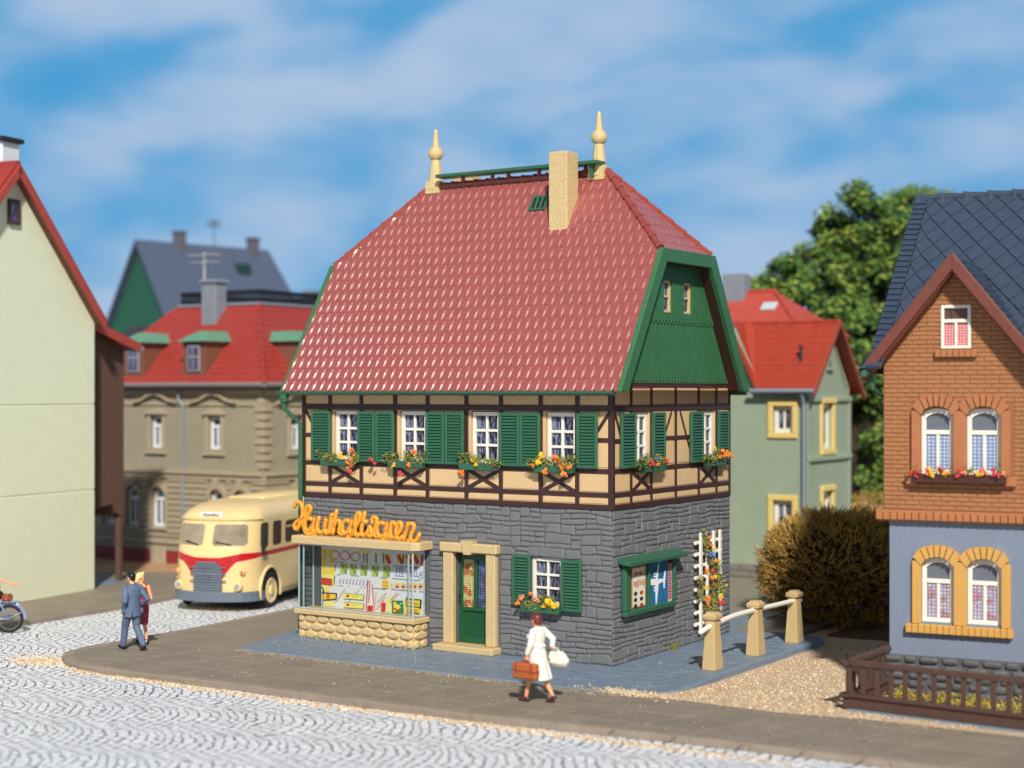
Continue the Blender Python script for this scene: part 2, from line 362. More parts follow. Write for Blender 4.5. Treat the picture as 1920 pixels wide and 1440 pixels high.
def build_ground():
    b = MB(); b.face([(-600, -60, -.19), (600, -60, -.19), (600, 900, -.19), (-600, 900, -.19)])
    b.build('ground', M_EARTH, kind='structure')
    b = MB(); b.face([(-60, -30, -.14), (60, -30, -.14), (60, 20, -.14), (12, 23, -.14), (-4, 36, -.14), (2, 52, -.14), (2, 80, -.14), (-60, 80, -.14)])
    b.build('road', cobble_material(), kind='structure')
    # corner pavement (house frame)
    edge = [(-11.3, 16), (-11.4, 3.3), (-11.12, -1.2), (-11.12, -3.2), (-11.12, -4.1), (-10.95, -4.75), (-10.6, -5.2), (-10.1, -5.52), (-9.45, -5.74), (-8.6, -5.8), (-7.68, -5.75), (-5.33, -5.62), (-3.58, -5.6), (.29, -5.5), (4.31, -5.05), (6.37, -4.9), (14, -4.6), (30, -4.2)]
    poly = edge+[(30, -1.6), (6.3, -2.05), (4.65, -2.35), (3.29, -2.3), (1.61, -2.2), (1.2, -1), (1.2, 16)]
    b = MB(); b.slab(poly, -.3, -.02, .02)
    pv = b.build('pavement', M_PAVE, kind='structure'); pv.matrix_world = MH
    # kerb stones along the road edge
    b = MB(); out = inset(poly, -.0)
    for i in range(len(edge)-1):
        p = Vector(edge[i]); q = Vector(edge[i+1]); d = (q-p); n = max(1, int(round(d.length/1.25))); t = d.normalized(); nn = Vector((-t.y, t.x))
        if (i < 2): pass
        for k in range(n):
            a = p+d*(k/n)+t*.006; c = p+d*((k+1)/n)-t*.006
            w0 = -.015; w1 = .22
            f = [(a-nn*(-w1)), (c-nn*(-w1)), (c-nn*(-w0)), (a-nn*(-w0))]
            b.slab([(v.x, v.y) for v in f], -.13, -.010, .016)
    kb = b.build('kerb', mat('kerb_grey', (146, 132, 118), .55, .12, 2, .3, 30), kind='structure'); kb.matrix_world = MH
    # incised slab joints of the pavement: narrow raised ridges of grout, some lighter
    b = MB(); rg = random.Random(3)
    def seg(x0, y0, x1, y1, w=.014):
        p = Vector((x0, y0)); q = Vector((x1, y1)); t = (q-p).normalized(); nn = Vector((-t.y, t.x))*w
        b.slab([tuple(p-nn), tuple(q-nn), tuple(q+nn), tuple(p+nn)], -.021, -.0155)
    for y in (-4.6, -3.55, -2.55):
        x = -8.9
        while x < 8: x2 = x+rg.uniform(1.0, 1.6); seg(x, y, x2-.1, y+rg.uniform(-.02, .02)); x = x2
    x = -9.2
    while x < 12: seg(x, -5.35, x+.75, -2.62 if x < 1.5 else -2.9); x += rg.uniform(.95, 1.25)
    for y in (-1.6, -.6, .4, 1.5, 2.6, 3.8, 5): seg(-10.9, y, -8.9, y+.1)
    for x in (-10.1,): seg(x, -1.8, x-.05, 9)
    seg(-10.6, -3.8, -9.5, -3.3); seg(-10.4, -4.5, -9.2, -4.1); seg(-9.9, -5.1, -8.9, -4.6); seg(-10.2, -2.9, -8.9, -2.6)
    j = b.build('pavement_joints', mat('joint_grey', (147, 138, 125), .6, .2, 6), kind='structure'); j.matrix_world = MH
    # slate forecourt slab the house stands on
    b = MB(); rg = random.Random(5)
    pl = [(-8.78, .22), (-8.6, -.6), (-8.32, -1.6), (-8.05, -2.47), (-6.5, -2.5), (-4.0, -2.49), (-1.5, -2.46), (.6, -2.44), (1.56, -2.42), (2.1, -2.1), (2.3, -1.5), (2.28, -.2), (2.2, .54), (2.22, 3), (2.24, 5.9), (2.1, 6.05), (-.2, 6.1), (-.2, 9), (-8.7, 9)]
    b.slab(pl, -.24, .0, .03)
    o = b.build('forecourt', M_SLATE_FLOOR, kind='structure'); o.matrix_world = MH
    # irregular flagstones, each a thin raised polygon with open joints
    b = MB(); g = .46; cells = {}
    for i in range(-20, 8):
        for k in range(-8, 16):
            cells[(i, k)] = (i*g+rg.uniform(-.15, .15)+(k % 2)*.2, k*g*.9+rg.uniform(-.13, .13))
    def inside(x, y):
        return (-8.45 < x < 2.1 and -2.36 < y < -.03 and x > -8.0-.3*(y+2.4)) or (.06 < x < 2.12 and -.5 < y < 5.8)
    for i in range(-20, 7):
        for k in range(-8, 15):
            q = [cells[(i, k)], cells[(i+1, k)], cells[(i+1, k+1)], cells[(i, k+1)]]
            if not all(inside(*p) for p in q): continue
            if rg.random() < .12: continue
            b.slab(inset(q, .012), .0, rg.uniform(.006, .012), .004)
    o = b.build('flagstones', M_SLATE_FLOOR, kind='structure'); o.matrix_world = MH
    # sand on the open plot between the houses
    b = MB(); sp = []
    xs = [1.55, 2.25, 2.6, 3.3, 4, 4.7, 5.4, 6.2, 7.2, 8.5, 10]
    nx, ny = 40, 46; V = {}
    for i in range(nx+1):
        for k in range(ny+1):
            x = 1.3+i*(8.6/nx); y = -2.55+k*(12.5/ny)
            z = -.035-.11*min(1, max(0, (y+1.7)/2.2)); z += (noise.noise(Vector((x*1.7, y*1.7, 0)))*.02)+noise.noise(Vector((x*6, y*6, 3)))*.008
            d = math.hypot((x-1.75)/1.0, (y+2.45)/.42)
            if d < 1: z = max(z, .02*(1-d)+.002)
            yb = -2.33+.12*noise.noise(Vector((x*2.2, 0, 5)))
            if y < yb: z = -.06
            V[i, k] = b.P((x, y, z))
    for i in range(nx):
        for k in range(ny): b.idx([V[i, k], V[i+1, k], V[i+1, k+1], V[i, k+1]])
    o = b.build('sand', M_SAND, kind='structure', smooth=True); o.matrix_world = MH
    # brown leaf litter ground under the bush
    b = MB(); V = {}; nx = ny = 30
    for i in range(nx+1):
        for k in range(ny+1):
            x = 1.8+i*.42; y = 6.9+k*.4
            z = -.10+.05*noise.noise(Vector((x*1.3, y*1.3, 9))); z = z if y > 7.0+.3*noise.noise(Vector((x*2, 1, 1))) else -.2
            V[i, k] = b.P((x, y, z))
    for i in range(nx):
        for k in range(ny): b.idx([V[i, k], V[i+1, k], V[i+1, k+1], V[i, k+1]])
    o = b.build('soil', mat('leaf_litter', (98, 68, 44), .9, .4, 5, 1., 20), kind='structure', smooth=True); o.matrix_world = MH
    # far pavement in front of the green house
    e = [(-20.2, 21.5), (-14.6, 34.9), (-12.3, 38.75), (-11.3, 40.5), (-10.25, 42.3), (-9.45, 44.0), (-8.4, 46.2), (-7.6, 48.0)]
    b = MB(); b.slab(e+[(-9, 49.2), (-14, 50), (-26, 30)], -.3, .0, .03)
    b.build('side_pavement', M_PAVE, kind='structure')
    b = MB(); b.slab([(-7.6, 48.0), (-8.4, 46.2), (-10.5, 46), (-14, 50), (-16, 56), (-6.9, 50.2)], -.3, -.03, .02)
    b.build('yard', mat('yard_tan', (176, 140, 104), .8, .2, 1.5, .3, 20), kind='structure')
build_ground()

def scatter_grains(name, label, pts, size, seed):
    rg = random.Random(seed); b = MB()
    for x, y, z in pts:
        r = size*rg.uniform(.5, 1.3); c = Vector((x, y, z+r*.3)); b.mi = rg.choice((0, 0, 1, 2, 2))
        v = [c+Vector((cos(a+.5), sin(a+.5), -.4))*r for a in (0, 2.1, 4.2)]; t = c+Vector((rg.uniform(-.3, .3)*r, rg.uniform(-.3, .3)*r, r*.8))
        i = [b.P(q) for q in v]+[b.P(t)]
        for q in ((0, 1, 3), (1, 2, 3), (2, 0, 3)): b.idx([i[k] for k in q])
    o = b.build(name, [mat('grain_beige', (204, 182, 150), .8), mat('grain_pale', (220, 206, 182), .8), mat('grain_brown', (168, 140, 110), .8)])
    tag(o, label, 'gravel', kind='stuff'); o.matrix_world = MH
def grains():
    rg = random.Random(11); P = []
    for _ in range(4600):   # along the kerb
        x = -10.9+rg.random()*24
        ye = -5.72+max(0, (x+3.6))*.05 if x < 6.3 else -5.0+(x-6.3)*.02
        if x < -9.4: ye = -5.72+(-9.4-x)*.55
        w = abs(rg.gauss(0, .13+.05*noise.noise(Vector((x*2.3, 0, 0)))))
        P.append((x, ye-.03-w, -.14))
    for _ in range(900):
        a = rg.uniform(0, 2*pi); r = abs(rg.gauss(0, .42)); P.append((-10.9+r*cos(a)*1.1-.1, -5.2+r*sin(a)*.8-.25, -.14))
    scatter_grains('kerb_gravel', 'loose beige grit strewn along the foot of the kerb on the white setts', [p for p in P if not (p[0] > -9.4 and p[1] > -5.4)], .028, 1)
    P = []
    for _ in range(420):
        P.append((rg.uniform(-9, 8), rg.uniform(-5.3, -2.6), -.02))
    for _ in range(500): P.append((rg.uniform(-8, 1.6), rg.gauss(-2.62, .09), -.02))
    for _ in range(160): P.append((rg.uniform(-8, 2), rg.uniform(-2.3, -.1), .01))
    for _ in range(120): P.append((rg.uniform(.2, 2), rg.uniform(-.2, 5), .01))
    scatter_grains('pavement_grit', 'fine pale grit sprinkled over the brown grey pavement', P, .012, 2)
    P = []
    for _ in range(9000):
        x = rg.uniform(1.5, 8); y = rg.uniform(-2.4, 6.8); P.append((x, y, -.035-.11*min(1, max(0, (y+1.7)/2.2))))
    P = [p for p in P if not (p[0] < 2.32 and p[1] > -1.9)]
    for _ in range(500): P.append((rg.gauss(1.7, .45), rg.gauss(-2.3, .16), .0))
    scatter_grains('plot_gravel', 'beige gravel covering the open plot beside the stone house', P, .024, 3)
grains()

# ---------------------------------------------------------------- masonry generators
def rects_cut(x0, x1, z0, z1, openings):
    xs = sorted({x0, x1, *[v for o in openings for v in o[:2] if x0 < v < x1]}); zs = sorted({z0, z1, *[v for o in openings for v in o[2:4] if z0 < v < z1]})
    for i in range(len(xs)-1):
        for k in range(len(zs)-1):
            cx = (xs[i]+xs[i+1])/2; cz = (zs[k]+zs[k+1])/2
            if any(o[0] < cx < o[1] and o[2] < cz < o[3] for o in openings): continue
            yield xs[i], xs[i+1], zs[k], zs[k+1]
def wall_sheet(b, x0, x1, z0, z1, openings=(), y=0., depth=.25):
    for a, c, d, e in rects_cut(x0, x1, z0, z1, openings):
        b.face([(a, y, d), (c, y, d), (c, y, e), (a, y, e)])
    for o in openings:
        a, c, d, e = o[:4]
        b.face([(a, y, d), (a, y+depth, d), (a, y+depth, e), (a, y, e)]); b.face([(c, y, d), (c, y, e), (c, y+depth, e), (c, y+depth, d)])
        b.face([(a, y, e), (a, y+depth, e), (c, y+depth, e), (c, y, e)]); b.face([(a, y, d), (c, y, d), (c, y+depth, d), (a, y+depth, d)])
def raised_poly(b, poly, h, bev, y=0.):
    """pillow a polygon in (x,z) out of the wall towards -y"""
    n = len(poly); ins = inset(poly, bev); A = [b.P((x, y, z)) for x, z in poly]; m = inset(poly, bev*.35)
    Mi = [b.P((x, y-h*.7, z)) for x, z in m]; B = [b.P((x, y-h, z)) for x, z in ins]
    for i in range(n):
        j = (i+1) % n; b.idx([A[i], A[j], Mi[j], Mi[i]]); b.idx([Mi[i], Mi[j], B[j], B[i]])
    b.idx(B)
def ashlar(b, x0, x1, z0, z1, openings=(), seed=1, cw=.125, ch=.107, h=.022, y=0.):
    rg = random.Random(seed); nx = int(round((x1-x0)/cw)); nz = int(round((z1-z0)/ch)); cw = (x1-x0)/nx; ch = (z1-z0)/nz
    used = [[False]*nz for _ in range(nx)]
    blocked = [[any(o[0]-.03 < x0+(i+.5)*cw < o[1]+.03 and o[2]-.02 < z0+(k+.5)*ch < o[3]+.02 for o in openings) for k in range(nz)] for i in range(nx)]
    def warp(x, z):
        ex = 1 if (x0+.01 < x < x1-.01) else 0; ez = 1 if (z0+.01 < z < z1-.01) else 0
        return (x+ex*.035*noise.noise(Vector((x*2.7+seed*9, z*3.1, 1))), z+ez*(.05*noise.noise(Vector((x*1.4, z*2.1+seed*5, 4)))+.018*noise.noise(Vector((x*5, z*6, 8)))))
    for k in range(nz):
        for i in range(nx):
            if used[i][k] or blocked[i][k]: continue
            hh = rg.choice((1, 1, 1, 1, 2, 2)) if k < nz-1 else 1
            w = rg.randint(2, 5) if hh == 1 else rg.randint(2, 5)
            def ok(i2, k2): return i2 < nx and k2 < nz and not used[i2][k2] and not blocked[i2][k2]
            ww = 0
            while ww < w and ok(i+ww, k): ww += 1
            while hh > 1 and not all(ok(i+q, k+1) for q in range(ww)): hh -= 1
            if i+ww < nx and ok(i+ww, k) and not (i+ww+1 < nx and ok(i+ww+1, k)): ww += 1 if hh == 1 or ok(i+ww, k+1) else 0
            for q in range(ww):
                for r in range(hh): used[i+q][k+r] = True
            a = x0+i*cw; c = x0+(i+ww)*cw; d = z0+k*ch; e = z0+(k+hh)*ch; g = .009; cc = min(.028, (c-a)*.2)
            pts = []
            j = lambda: rg.uniform(-.006, .006)
            base = [(a+g+cc, d+g), ((a+c)/2, d+g), (c-g-cc, d+g), (c-g, d+g+cc), (c-g, e-g-cc), (c-g-cc, e-g), ((a+c)/2, e-g), (a+g+cc, e-g), (a+g, e-g-cc), (a+g, d+g+cc)]
            if rg.random() < .2 and ww > 2 and hh > 1: base[5] = (c-g-cc-cw*.6, e-g-.0); base[4] = (c-g, e-g-cc-ch*.45)
            for x, z in base: pts.append(warp(x+j(), z+j()))
            raised_poly(b, pts, h*rg.uniform(.75, 1.15), .022, y)
def bricks(b, x0, x1, z0, z1, openings=(), bw=.27, bh=.082, h=.018, y=0., seed=2, polyclip=None, g=.005):
    rg = random.Random(seed); nz = int(round((z1-z0)/bh)); bh = (z1-z0)/nz
    for k in range(nz):
        za = z0+k*bh; zb = za+bh; lo, hi = x0, x1
        if polyclip: lo, hi = polyclip(zb); lo = max(lo, x0); hi = min(hi, x1)
        if hi-lo < .1: continue
        spans = [(lo, hi)]
        for o in openings:
            if o[2] < zb-.01 and o[3] > za+.01:
                ns = []
                for s_, e_ in spans:
                    if o[1] <= s_ or o[0] >= e_: ns.append((s_, e_)); continue
                    if o[0] > s_: ns.append((s_, o[0]))
                    if o[1] < e_: ns.append((o[1], e_))
                spans = ns
        for s_, e_ in spans:
            x = x0+((k % 2)*.5-1)*bw
            while x < e_:
                a = max(x, s_); c = min(x+bw, e_)
                if c-a > .05: raised_poly(b, [(a+g, za+g), (c-g, za+g), (c-g, zb-g), (a+g, zb-g)], h*rg.uniform(.85, 1.1), .016, y)
                x += bw
def casement(name, parent, loc, rotz, w, h, cols, rows, fm, pm, fb=.07, mb=.045, depth=.07, recess=.1, arch=0., sill=None, label=None, splits=None):
    """window: frame mesh, pane as sub-part. origin at the lower left of the opening on the wall plane"""
    b = MB(); y = recess
    def bar(x0, x1, z0, z1, dy=0.): b.box(x0, x1, y+dy, y+depth, z0, z1, .008)
    bar(0, fb, 0, h-arch); bar(w-fb, w, 0, h-arch); bar(fb, w-fb, 0, fb)
    if arch:
        n = 8; up = []; lo = []
        for i in range(n+1):
            t = i/n; x = w*t; z = h-arch+arch*sin(pi*t)**.7 if 0 < t < 1 else h-arch
            up.append((x, z)); lo.append((fb+(w-2*fb)*t, z-fb*1.0))
        for i in range(n): b.prism([lo[i], lo[i+1], up[i+1], up[i]], depth, y)
    else: bar(fb, w-fb, h-fb, h)
    iw = w-2*fb; hi_ = h-fb*2-(0 if not arch else 0)
    if splits is None:
        for i in range(1, cols): x = fb+iw*i/cols; bar(x-mb/2, x+mb/2, fb, h-fb, .012)
        for k in range(1, rows): z = fb+hi_*k/rows; bar(fb, w-fb, z-mb/2, z+mb/2, .016)
    else:
        z = fb+hi_*splits; bar(fb, w-fb, z-mb*.7, z+mb*.7, .004); bar(w/2-mb/2, w/2+mb/2, fb, z-mb*.7, .012)
    o = b.build(name, fm, parent, label=label, loc=loc, rotz=rotz)
    b = MB(); yy = y+depth*.75
    b.box(fb*.5, w-fb*.5, yy, yy+.02, fb*.5, h-(fb*.6 if not arch else arch*.6)); b.build('pane', pm, o)
    if sill:
        b = MB(); b.box(-sill, w+sill, -.09, recess, -.08, .0, .012); b.build('sill', fm, o)
    return o
def shutter(parent, x, z, w, h, m, y=-.05, tilt=0.):
    b = MB(); t = .075; fr = .07
    b.box(0, fr, 0, -t, 0, h, .014); b.box(w-fr, w, 0, -t, 0, h, .014); b.box(fr, w-fr, 0, -t, 0, fr*1.1, .012); b.box(fr, w-fr, 0, -t, h-fr*1.1, h, .012)
    b.box(fr*.8, w-fr*.8, 0, -t*.45, fr, h-fr)
    n = int((h-2*fr)/.064); dz = (h-2.3*fr)/n
    for i in range(n):
        z0 = fr*1.15+i*dz
        b.face([(fr+.012, -t*.5, z0+dz*.95), (w-fr-.012, -t*.5, z0+dz*.95), (w-fr-.012, -t*.95, z0+dz*.25), (fr+.012, -t*.95, z0+dz*.25)])
        b.face([(fr+.012, -t*.5, z0), (w-fr-.012, -t*.5, z0), (w-fr-.012, -t*.95, z0+dz*.25), (fr+.012, -t*.95, z0+dz*.25)])
    return b.build('shutter', m, parent, loc=(x, y, z))

# ---------------------------------------------------------------- roof tile generator
def tile_field(b, origin, ux, wv, nrm, lo, hi, W, tw, te, seed, z_r=.0265, lift=.022):
    """scalloped plain tiles. a runs along ux, c up the slope; lo(c), hi(c) bound a"""
    rg = random.Random(seed); o = Vector(origin); ux = Vector(ux); wv = Vector(wv); n = Vector(nrm)
    rows = int(math.ceil(W/te))
    prof = [(-.5, 0), (-.46, .7), (-.38, 1.0), (-.15, 1.0), (.15, 1.03), (.345, 1.0), (.42, .52), (.5, .0)]
    for r in range(rows):
        c0 = r*te; tl = te*1.25
        amin = lo(c0); amax = hi(c0); k = math.floor(amin/tw)-1
        while k*tw < amax+tw:
            ac = (k+.5*(r % 2)+.5)*tw; k += 1
            if ac+tw*.5 < amin or ac-tw*.5 > amax: continue
            jt = rg.uniform(-.004, .004); skew = rg.uniform(-.005, .005)
            cols = []
            for u, hh in prof:
                a = ac+u*tw*.985
                cb = c0-te*.36*sqrt(max(0, 1-(2*u)**2))+.02*abs(u)
                col = []
                for cc, tl_ in ((cb, 0), (cb+.018, .74), (c0+te*.33, 1.), (c0+te*1.06, .12)):
                    cc = min(cc, W); aa = min(max(a, lo(cc)), hi(cc))
                    hgt = (z_r*hh+.004)*tl_
                    if tl_ == 0: hgt = -.004
                    col.append(b.P(o+ux*(aa+skew*u)+wv*cc+n*(hgt+jt)))
                cols.append(col)
            for A, B in zip(cols, cols[1:]):
                for q in range(3): b.idx([A[q], B[q], B[q+1], A[q+1]])
def ridge_caps(b, p, q, r=.09, L=.36, n=7, taper=.78):
    p = Vector(p); q = Vector(q); d = q-p; k = max(1, int(round(d.length/L))); t = d.normalized()
    for i in range(k):
        a = p+d*(i/k); c = p+d*((i+1)/k)+t*.03
        b.tube([a, a+(c-a)*.12, a+(c-a)*.2, c], [r*1.08, r*1.12, r*.98, r*taper], n)

# ---------------------------------------------------------------- flowers
F_MATS = [mat('leaf_olive', (122, 128, 58), .7), mat('leaf_green', (74, 98, 54), .7), mat('leaf_moss', (164, 156, 54), .7), mat('petal_yellow', (240, 190, 40), .6),
          mat('petal_orange', (236, 132, 52), .6), mat('petal_red', (206, 66, 66), .6), mat('petal_pink', (236, 140, 110), .6), mat('petal_blue', (84, 120, 190), .6)]
def foam(b, c, r, n, rg, mats=(0, 0, 1, 2), size=.05):
    for _ in range(n):
        d = Vector((rg.gauss(0, 1), rg.gauss(0, 1), rg.gauss(0, 1))).normalized()*(rg.random()**.4)
        b.mi = rg.choice(mats); b.leaf(Vector(c)+Vector((d.x*r[0], d.y*r[1], d.z*r[2])), size*rg.uniform(.6, 1.4), rg)
def blossom(b, c, r, mi, rg):
    b.mi = mi
    for _ in range(9):
        d = Vector((rg.gauss(0, 1), rg.gauss(0, 1), rg.gauss(0, 1))).normalized()*r*rg.uniform(.2, .9)
        b.ball(Vector(c)+d, r*rg.uniform(.28, .5), 5, 4, .25, rg)
def flower_box(loc, rotz, w, label, blooms, seed, root, fill=1.0, name='flower_box', group='flower boxes under the windows', boxm=None, h=.15):
    t = thing(name, label, 'flower box', (0, 0, 0), 0, group)
    t.matrix_world = root @ T(*loc, rotz)
    b = MB(); b.prism([(0.03, 0), (w-.03, 0), (w, h), (0, h)], .17, -.2)
    o = b.build('box', boxm or M_GREEN, t, bevel=.012)
    rg = random.Random(seed); b = MB()
    for i in range(int(9*fill)):
        x = rg.uniform(-.06, w+.06); foam(b, (x, -.12+rg.uniform(-.06, .04), h+rg.uniform(-.02, .15)), (.15, .12, .12), 95, rg, (0, 0, 1, 2) if i % 3 else (1, 0, 1), .055)
    b.build('foliage', F_MATS, t)
    b = MB()
    for x, z, mi, r in blooms: blossom(b, (x, -.2+rg.uniform(-.05, .02), h+z), r, mi, rg)
    b.build('blossoms', F_MATS, t)
    return t
exec_order = True

# ================================================================ the half-timbered corner house
def facade_point(px, py, Y=0.):
    """point (x, z) on the house's plane y = Y for a measured direction; used to digitise flat drawings and lettering"""
    r = Vector(((px-960)/2966, 1, -(py-735)/2966)); n = Vector((-sin(HOUSE_ROT), cos(HOUSE_ROT))); u = Vector((cos(HOUSE_ROT), sin(HOUSE_ROT)))
    o = Vector(HOUSE_LOC[:2]); t = (Y+o.dot(n))/(Vector(r[:2]).dot(n)); p = r*t
    return (Vector(p[:2])-o).dot(u), p.z+CAM_H
def side_point(px, py, X=0.):
    r = Vector(((px-960)/2966, 1, -(py-735)/2966)); n = Vector((-sin(HOUSE_ROT), cos(HOUSE_ROT))); u = Vector((cos(HOUSE_ROT), sin(HOUSE_ROT)))
    o = Vector(HOUSE_LOC[:2]); t = (X+o.dot(u))/(Vector(r[:2]).dot(u)); p = r*t
    return (Vector(p[:2])-o).dot(n), p.z+CAM_H
SIDE = Matrix.Rotation(pi/2, 4, 'Z')        # wall coordinates of the right-hand side wall
W_, D_ = 8.28, 5.6
def corner_house():
    H = thing('timber_house', 'half-timbered house with grey stone ground floor, red-brown tiled half-hipped roof and green shutters', 'house', HOUSE_LOC, HOUSE_ROT)
    door_o = (-3.93, -3.07, .14, 2.16); gw = (-2.0, -1.2, 1.12, 2.16)
    shop = (-7.72, -4.80, .68, 2.2)
    # ground floor
    b = MB(); wall_sheet(b, -W_, 0, 0, 3.21, [door_o, gw, shop], 0., .28); b.mi = 1
    b.xf = SIDE; wall_sheet(b, 0, D_, 0, 3.21, [], 0., .2)
    b.xf = T(-W_, D_, 0, -pi/2); wall_sheet(b, 0, D_, 0, 3.21, [], 0); b.xf = T(0, D_, 0, pi); wall_sheet(b, 0, W_, 0, 3.21, [], 0)
    b.xf = None; b.face([(-W_, 0, 3.2), (0, 0, 3.2), (0, D_, 3.2), (-W_, D_, 3.2)])
    wl = b.build('stone_wall', M_MORTAR, H)
    b = MB(); ashlar(b, -W_, 0, 0, 3.205, [(-4.22, -2.79, 0, 2.34), gw, (-8.02, -4.68, 0, 2.2)], 3)
    b.xf = SIDE; ashlar(b, 0, D_, 0, 3.205, [(.36, 2.56, 1.04, 2.1)], 8); b.xf = None
    b.box(-2.05, -1.15, -.03, .06, 2.17, 2.36, .02)
    b.build('stone_facing', M_STONE, H)
    # upper floor: plaster, panels, frame
    ux = [(-7.36, -6.62), (-5.47, -4.71), (-3.53, -2.76), (-1.61, -.85)]; uz = (4.07, 5.24)
    fo = [(a, c, *uz) for a, c in ux]
    so_ = [(.86, 1.60, *uz), (4.03, 4.80, *uz)]
    b = MB(); wall_sheet(b, -W_, 0, 3.2, 5.9, fo, 0, .2); b.xf = SIDE; wall_sheet(b, 0, D_, 3.2, 5.95, so_, 0, .2)
    b.xf = T(-W_, D_, 0, -pi/2); wall_sheet(b, 0, D_, 3.2, 5.95, [], 0); b.xf = T(0, D_, 0, pi); wall_sheet(b, 0, W_, 3.2, 5.9, [], 0); b.xf = None
    b.build('plaster_wall', M_CREAM, H)
    pf = [-8.27, -7.48, -6.56, -5.59, -4.69, -3.64, -2.74, -1.73, -.83, -.03]; ps = [.03, .78, 1.68, 2.82, 3.95, 4.87, 5.57]
    zb = [(3.205, 3.32), (3.47, 3.57), (3.96, 4.07), (5.25, 5.37), (5.76, 5.87)]
    b = MB()
    def panels(posts, wins, nar):
        for a, c in zip(posts, posts[1:]):
            for (l0, l1), (u0, u1) in zip(zb, zb[1:]):
                if any(w[0] > a-.05 and w[1] < c+.05 for w in wins) and l1 > 4: continue
                g = .065; raised_poly(b, [(a+g, l1+.012), (c-g, l1+.012), (c-g, u0-.012), (a+g, u0-.012)], .014, .02, 0)
    panels(pf, fo, 0); b.xf = SIDE; panels(ps, so_, 0)
    b.build('plaster_panel', M_CREAM, H)
    b = MB(); c = .006
    def frame(posts, L, pw, wins, side):
        y0 = -.032
        for i, p in enumerate(posts):
            w = pw*(1.15 if i in (0, len(posts)-1) else 1)
            x0 = p-w/2; x1 = p+w/2
            if i == 0: x0 = -.032 if side else p-.05-.0
            if i == len(posts)-1: x1 = L
            b.box(x0, x1, y0, .01, 3.21, 5.87 if i in (0, len(posts)-1) else 5.8, c)
        for k, (z0, z1) in enumerate(zb):
            yy = y0-.006 if k in (0, 3, 4) else y0+.004
            if k == 2:   # sill beam runs under the windows
                b.box(posts[0], posts[-1], yy, .01, z0, z1-.01, c)
            else: b.box(posts[0]+(.02 if k else -.0), posts[-1]-.02, yy, .01, z0, z1, c)
        for wi in wins:
            for a, q in zip(posts, posts[1:]):
                if wi[0] > a-.05 and wi[1] < q+.05:
                    for s in (0, 1):
                        p0 = (a+.03, 3.56) if s == 0 else (a+.03, 3.97); p1 = (q-.03, 3.97) if s == 0 else (q-.03, 3.56)
                        diag(p0, p1, .085, -.026-.004*s)
    def diag(p0, p1, w, y):
        d = (Vector(p1)-Vector(p0)).normalized(); n = Vector((-d.y, d.x))*w/2
        p0 = Vector(p0); p1 = Vector(p1); b.prism([tuple(p0-n), tuple(p1-n), tuple(p1+n), tuple(p0+n)], -y+.01, y)
    frame(pf, -.0, .092, fo, False)
    for a, q in ((-8.2, -7.5), (-.06, -.8)):
        diag((a, 5.22), (q, 4.2), .075, -.027); lo_, hi_ = sorted((a, q)); b.box(lo_, hi_, -.024, .01, 4.60, 4.70, c)
    b.xf = SIDE; frame(ps, D_+.0, .075, so_, True)
    diag((.08, 5.22), (.62, 4.1), .07, -.027); b.box(.05, .75, -.024, .01, 4.58, 4.68, c); b.box(1.7, 3.95, -.024, .01, 4.59, 4.69, c)
    diag((2.62, 5.22), (1.86, 4.08), .07, -.02); diag((3.02, 5.22), (3.66, 4.08), .07, -.02); b.box(4.9, 5.5, -.024, .01, 4.59, 4.69, c)
    b.xf = None
    b.build('timber_frame', M_TIMBER, H)
    # windows with shutters
    sh = [[(-7.98, .57), (-6.61, .50)], [(-6.09, .52), (-4.68, .50)], [(-4.16, .50), (-2.73, .52)], [(-2.20, .50), (-.80, .50)]]
    z_ = uz[0]
    for (a, c_), s in zip(ux, sh):
        w = casement('window', H, (a+.02, 0, uz[0]+.02), 0, c_-a-.04, 1.13, 2, 3, M_WHITE, M_PANE, .085, .06, .08, .03)
        for x, ww in s: shutter(w, x-a-.02, -.03, ww, 1.15, M_GREEN, -.05)
    for (a, c_, *_), s in zip(so_, [[(.22, .62), (1.60, .56)], [(3.41, .60), (4.81, .55)]]):
        w = casement('window', H, (0, a+.02, uz[0]+.02), pi/2, c_-a-.04, 1.13, 2, 3, M_WHITE, M_PANE, .10, .06, .08, .03)
        for x, ww in s: shutter(w, x-a-.02, -.03, ww, 1.15, M_GREEN, -.05)
    w = casement('window', H, (gw[0]+.02, 0, gw[2]+.02), 0, .76, 1.0, 2, 3, M_WHITE, M_PANE, .08, .05, .08, .05)
    shutter(w, -.40-.02, -.02, .46, 1.07, M_GREEN); shutter(w, .80, -.08, .50, 1.08, M_GREEN)
    # door and its surround
    b = MB(); b.box(-4.20, -3.93, -.13, .05, .15, 2.15, .02); b.box(-3.07, -2.82, -.13, .05, .15, 2.15, .02)
    b.box(-4.27, -2.76, -.17, .05, 2.15, 2.36, .025); b.prism([(-3.60, 2.12), (-3.42, 2.12), (-3.35, 2.42), (-3.67, 2.42)], .2, -.20)
    b.box(-4.32, -2.74, -.36, .20, .0, .15, .02)
    b.build('door_surround', M_TRIM, H, bevel=.004)
    b = MB(); x0, x1, y = -3.93, -3.07, .12
    b.box(x0, x0+.10, y, y+.07, .15, 2.15, .01); b.box(x1-.10, x1, y, y+.07, .15, 2.15, .01); b.box(x0+.1, x1-.1, y, y+.07, 1.98, 2.15, .01)
    b.box(x0+.1, x1-.1, y-.02, y+.07, .86, .94, .01); b.box(x0+.1, x1-.1, y, y+.07, .15, .30, .01); b.box(x0+.1, x1-.1, y+.03, y+.06, .3, .86)
    b.box(-3.54, -3.44, y-.012, y+.07, .94, 1.98, .008)
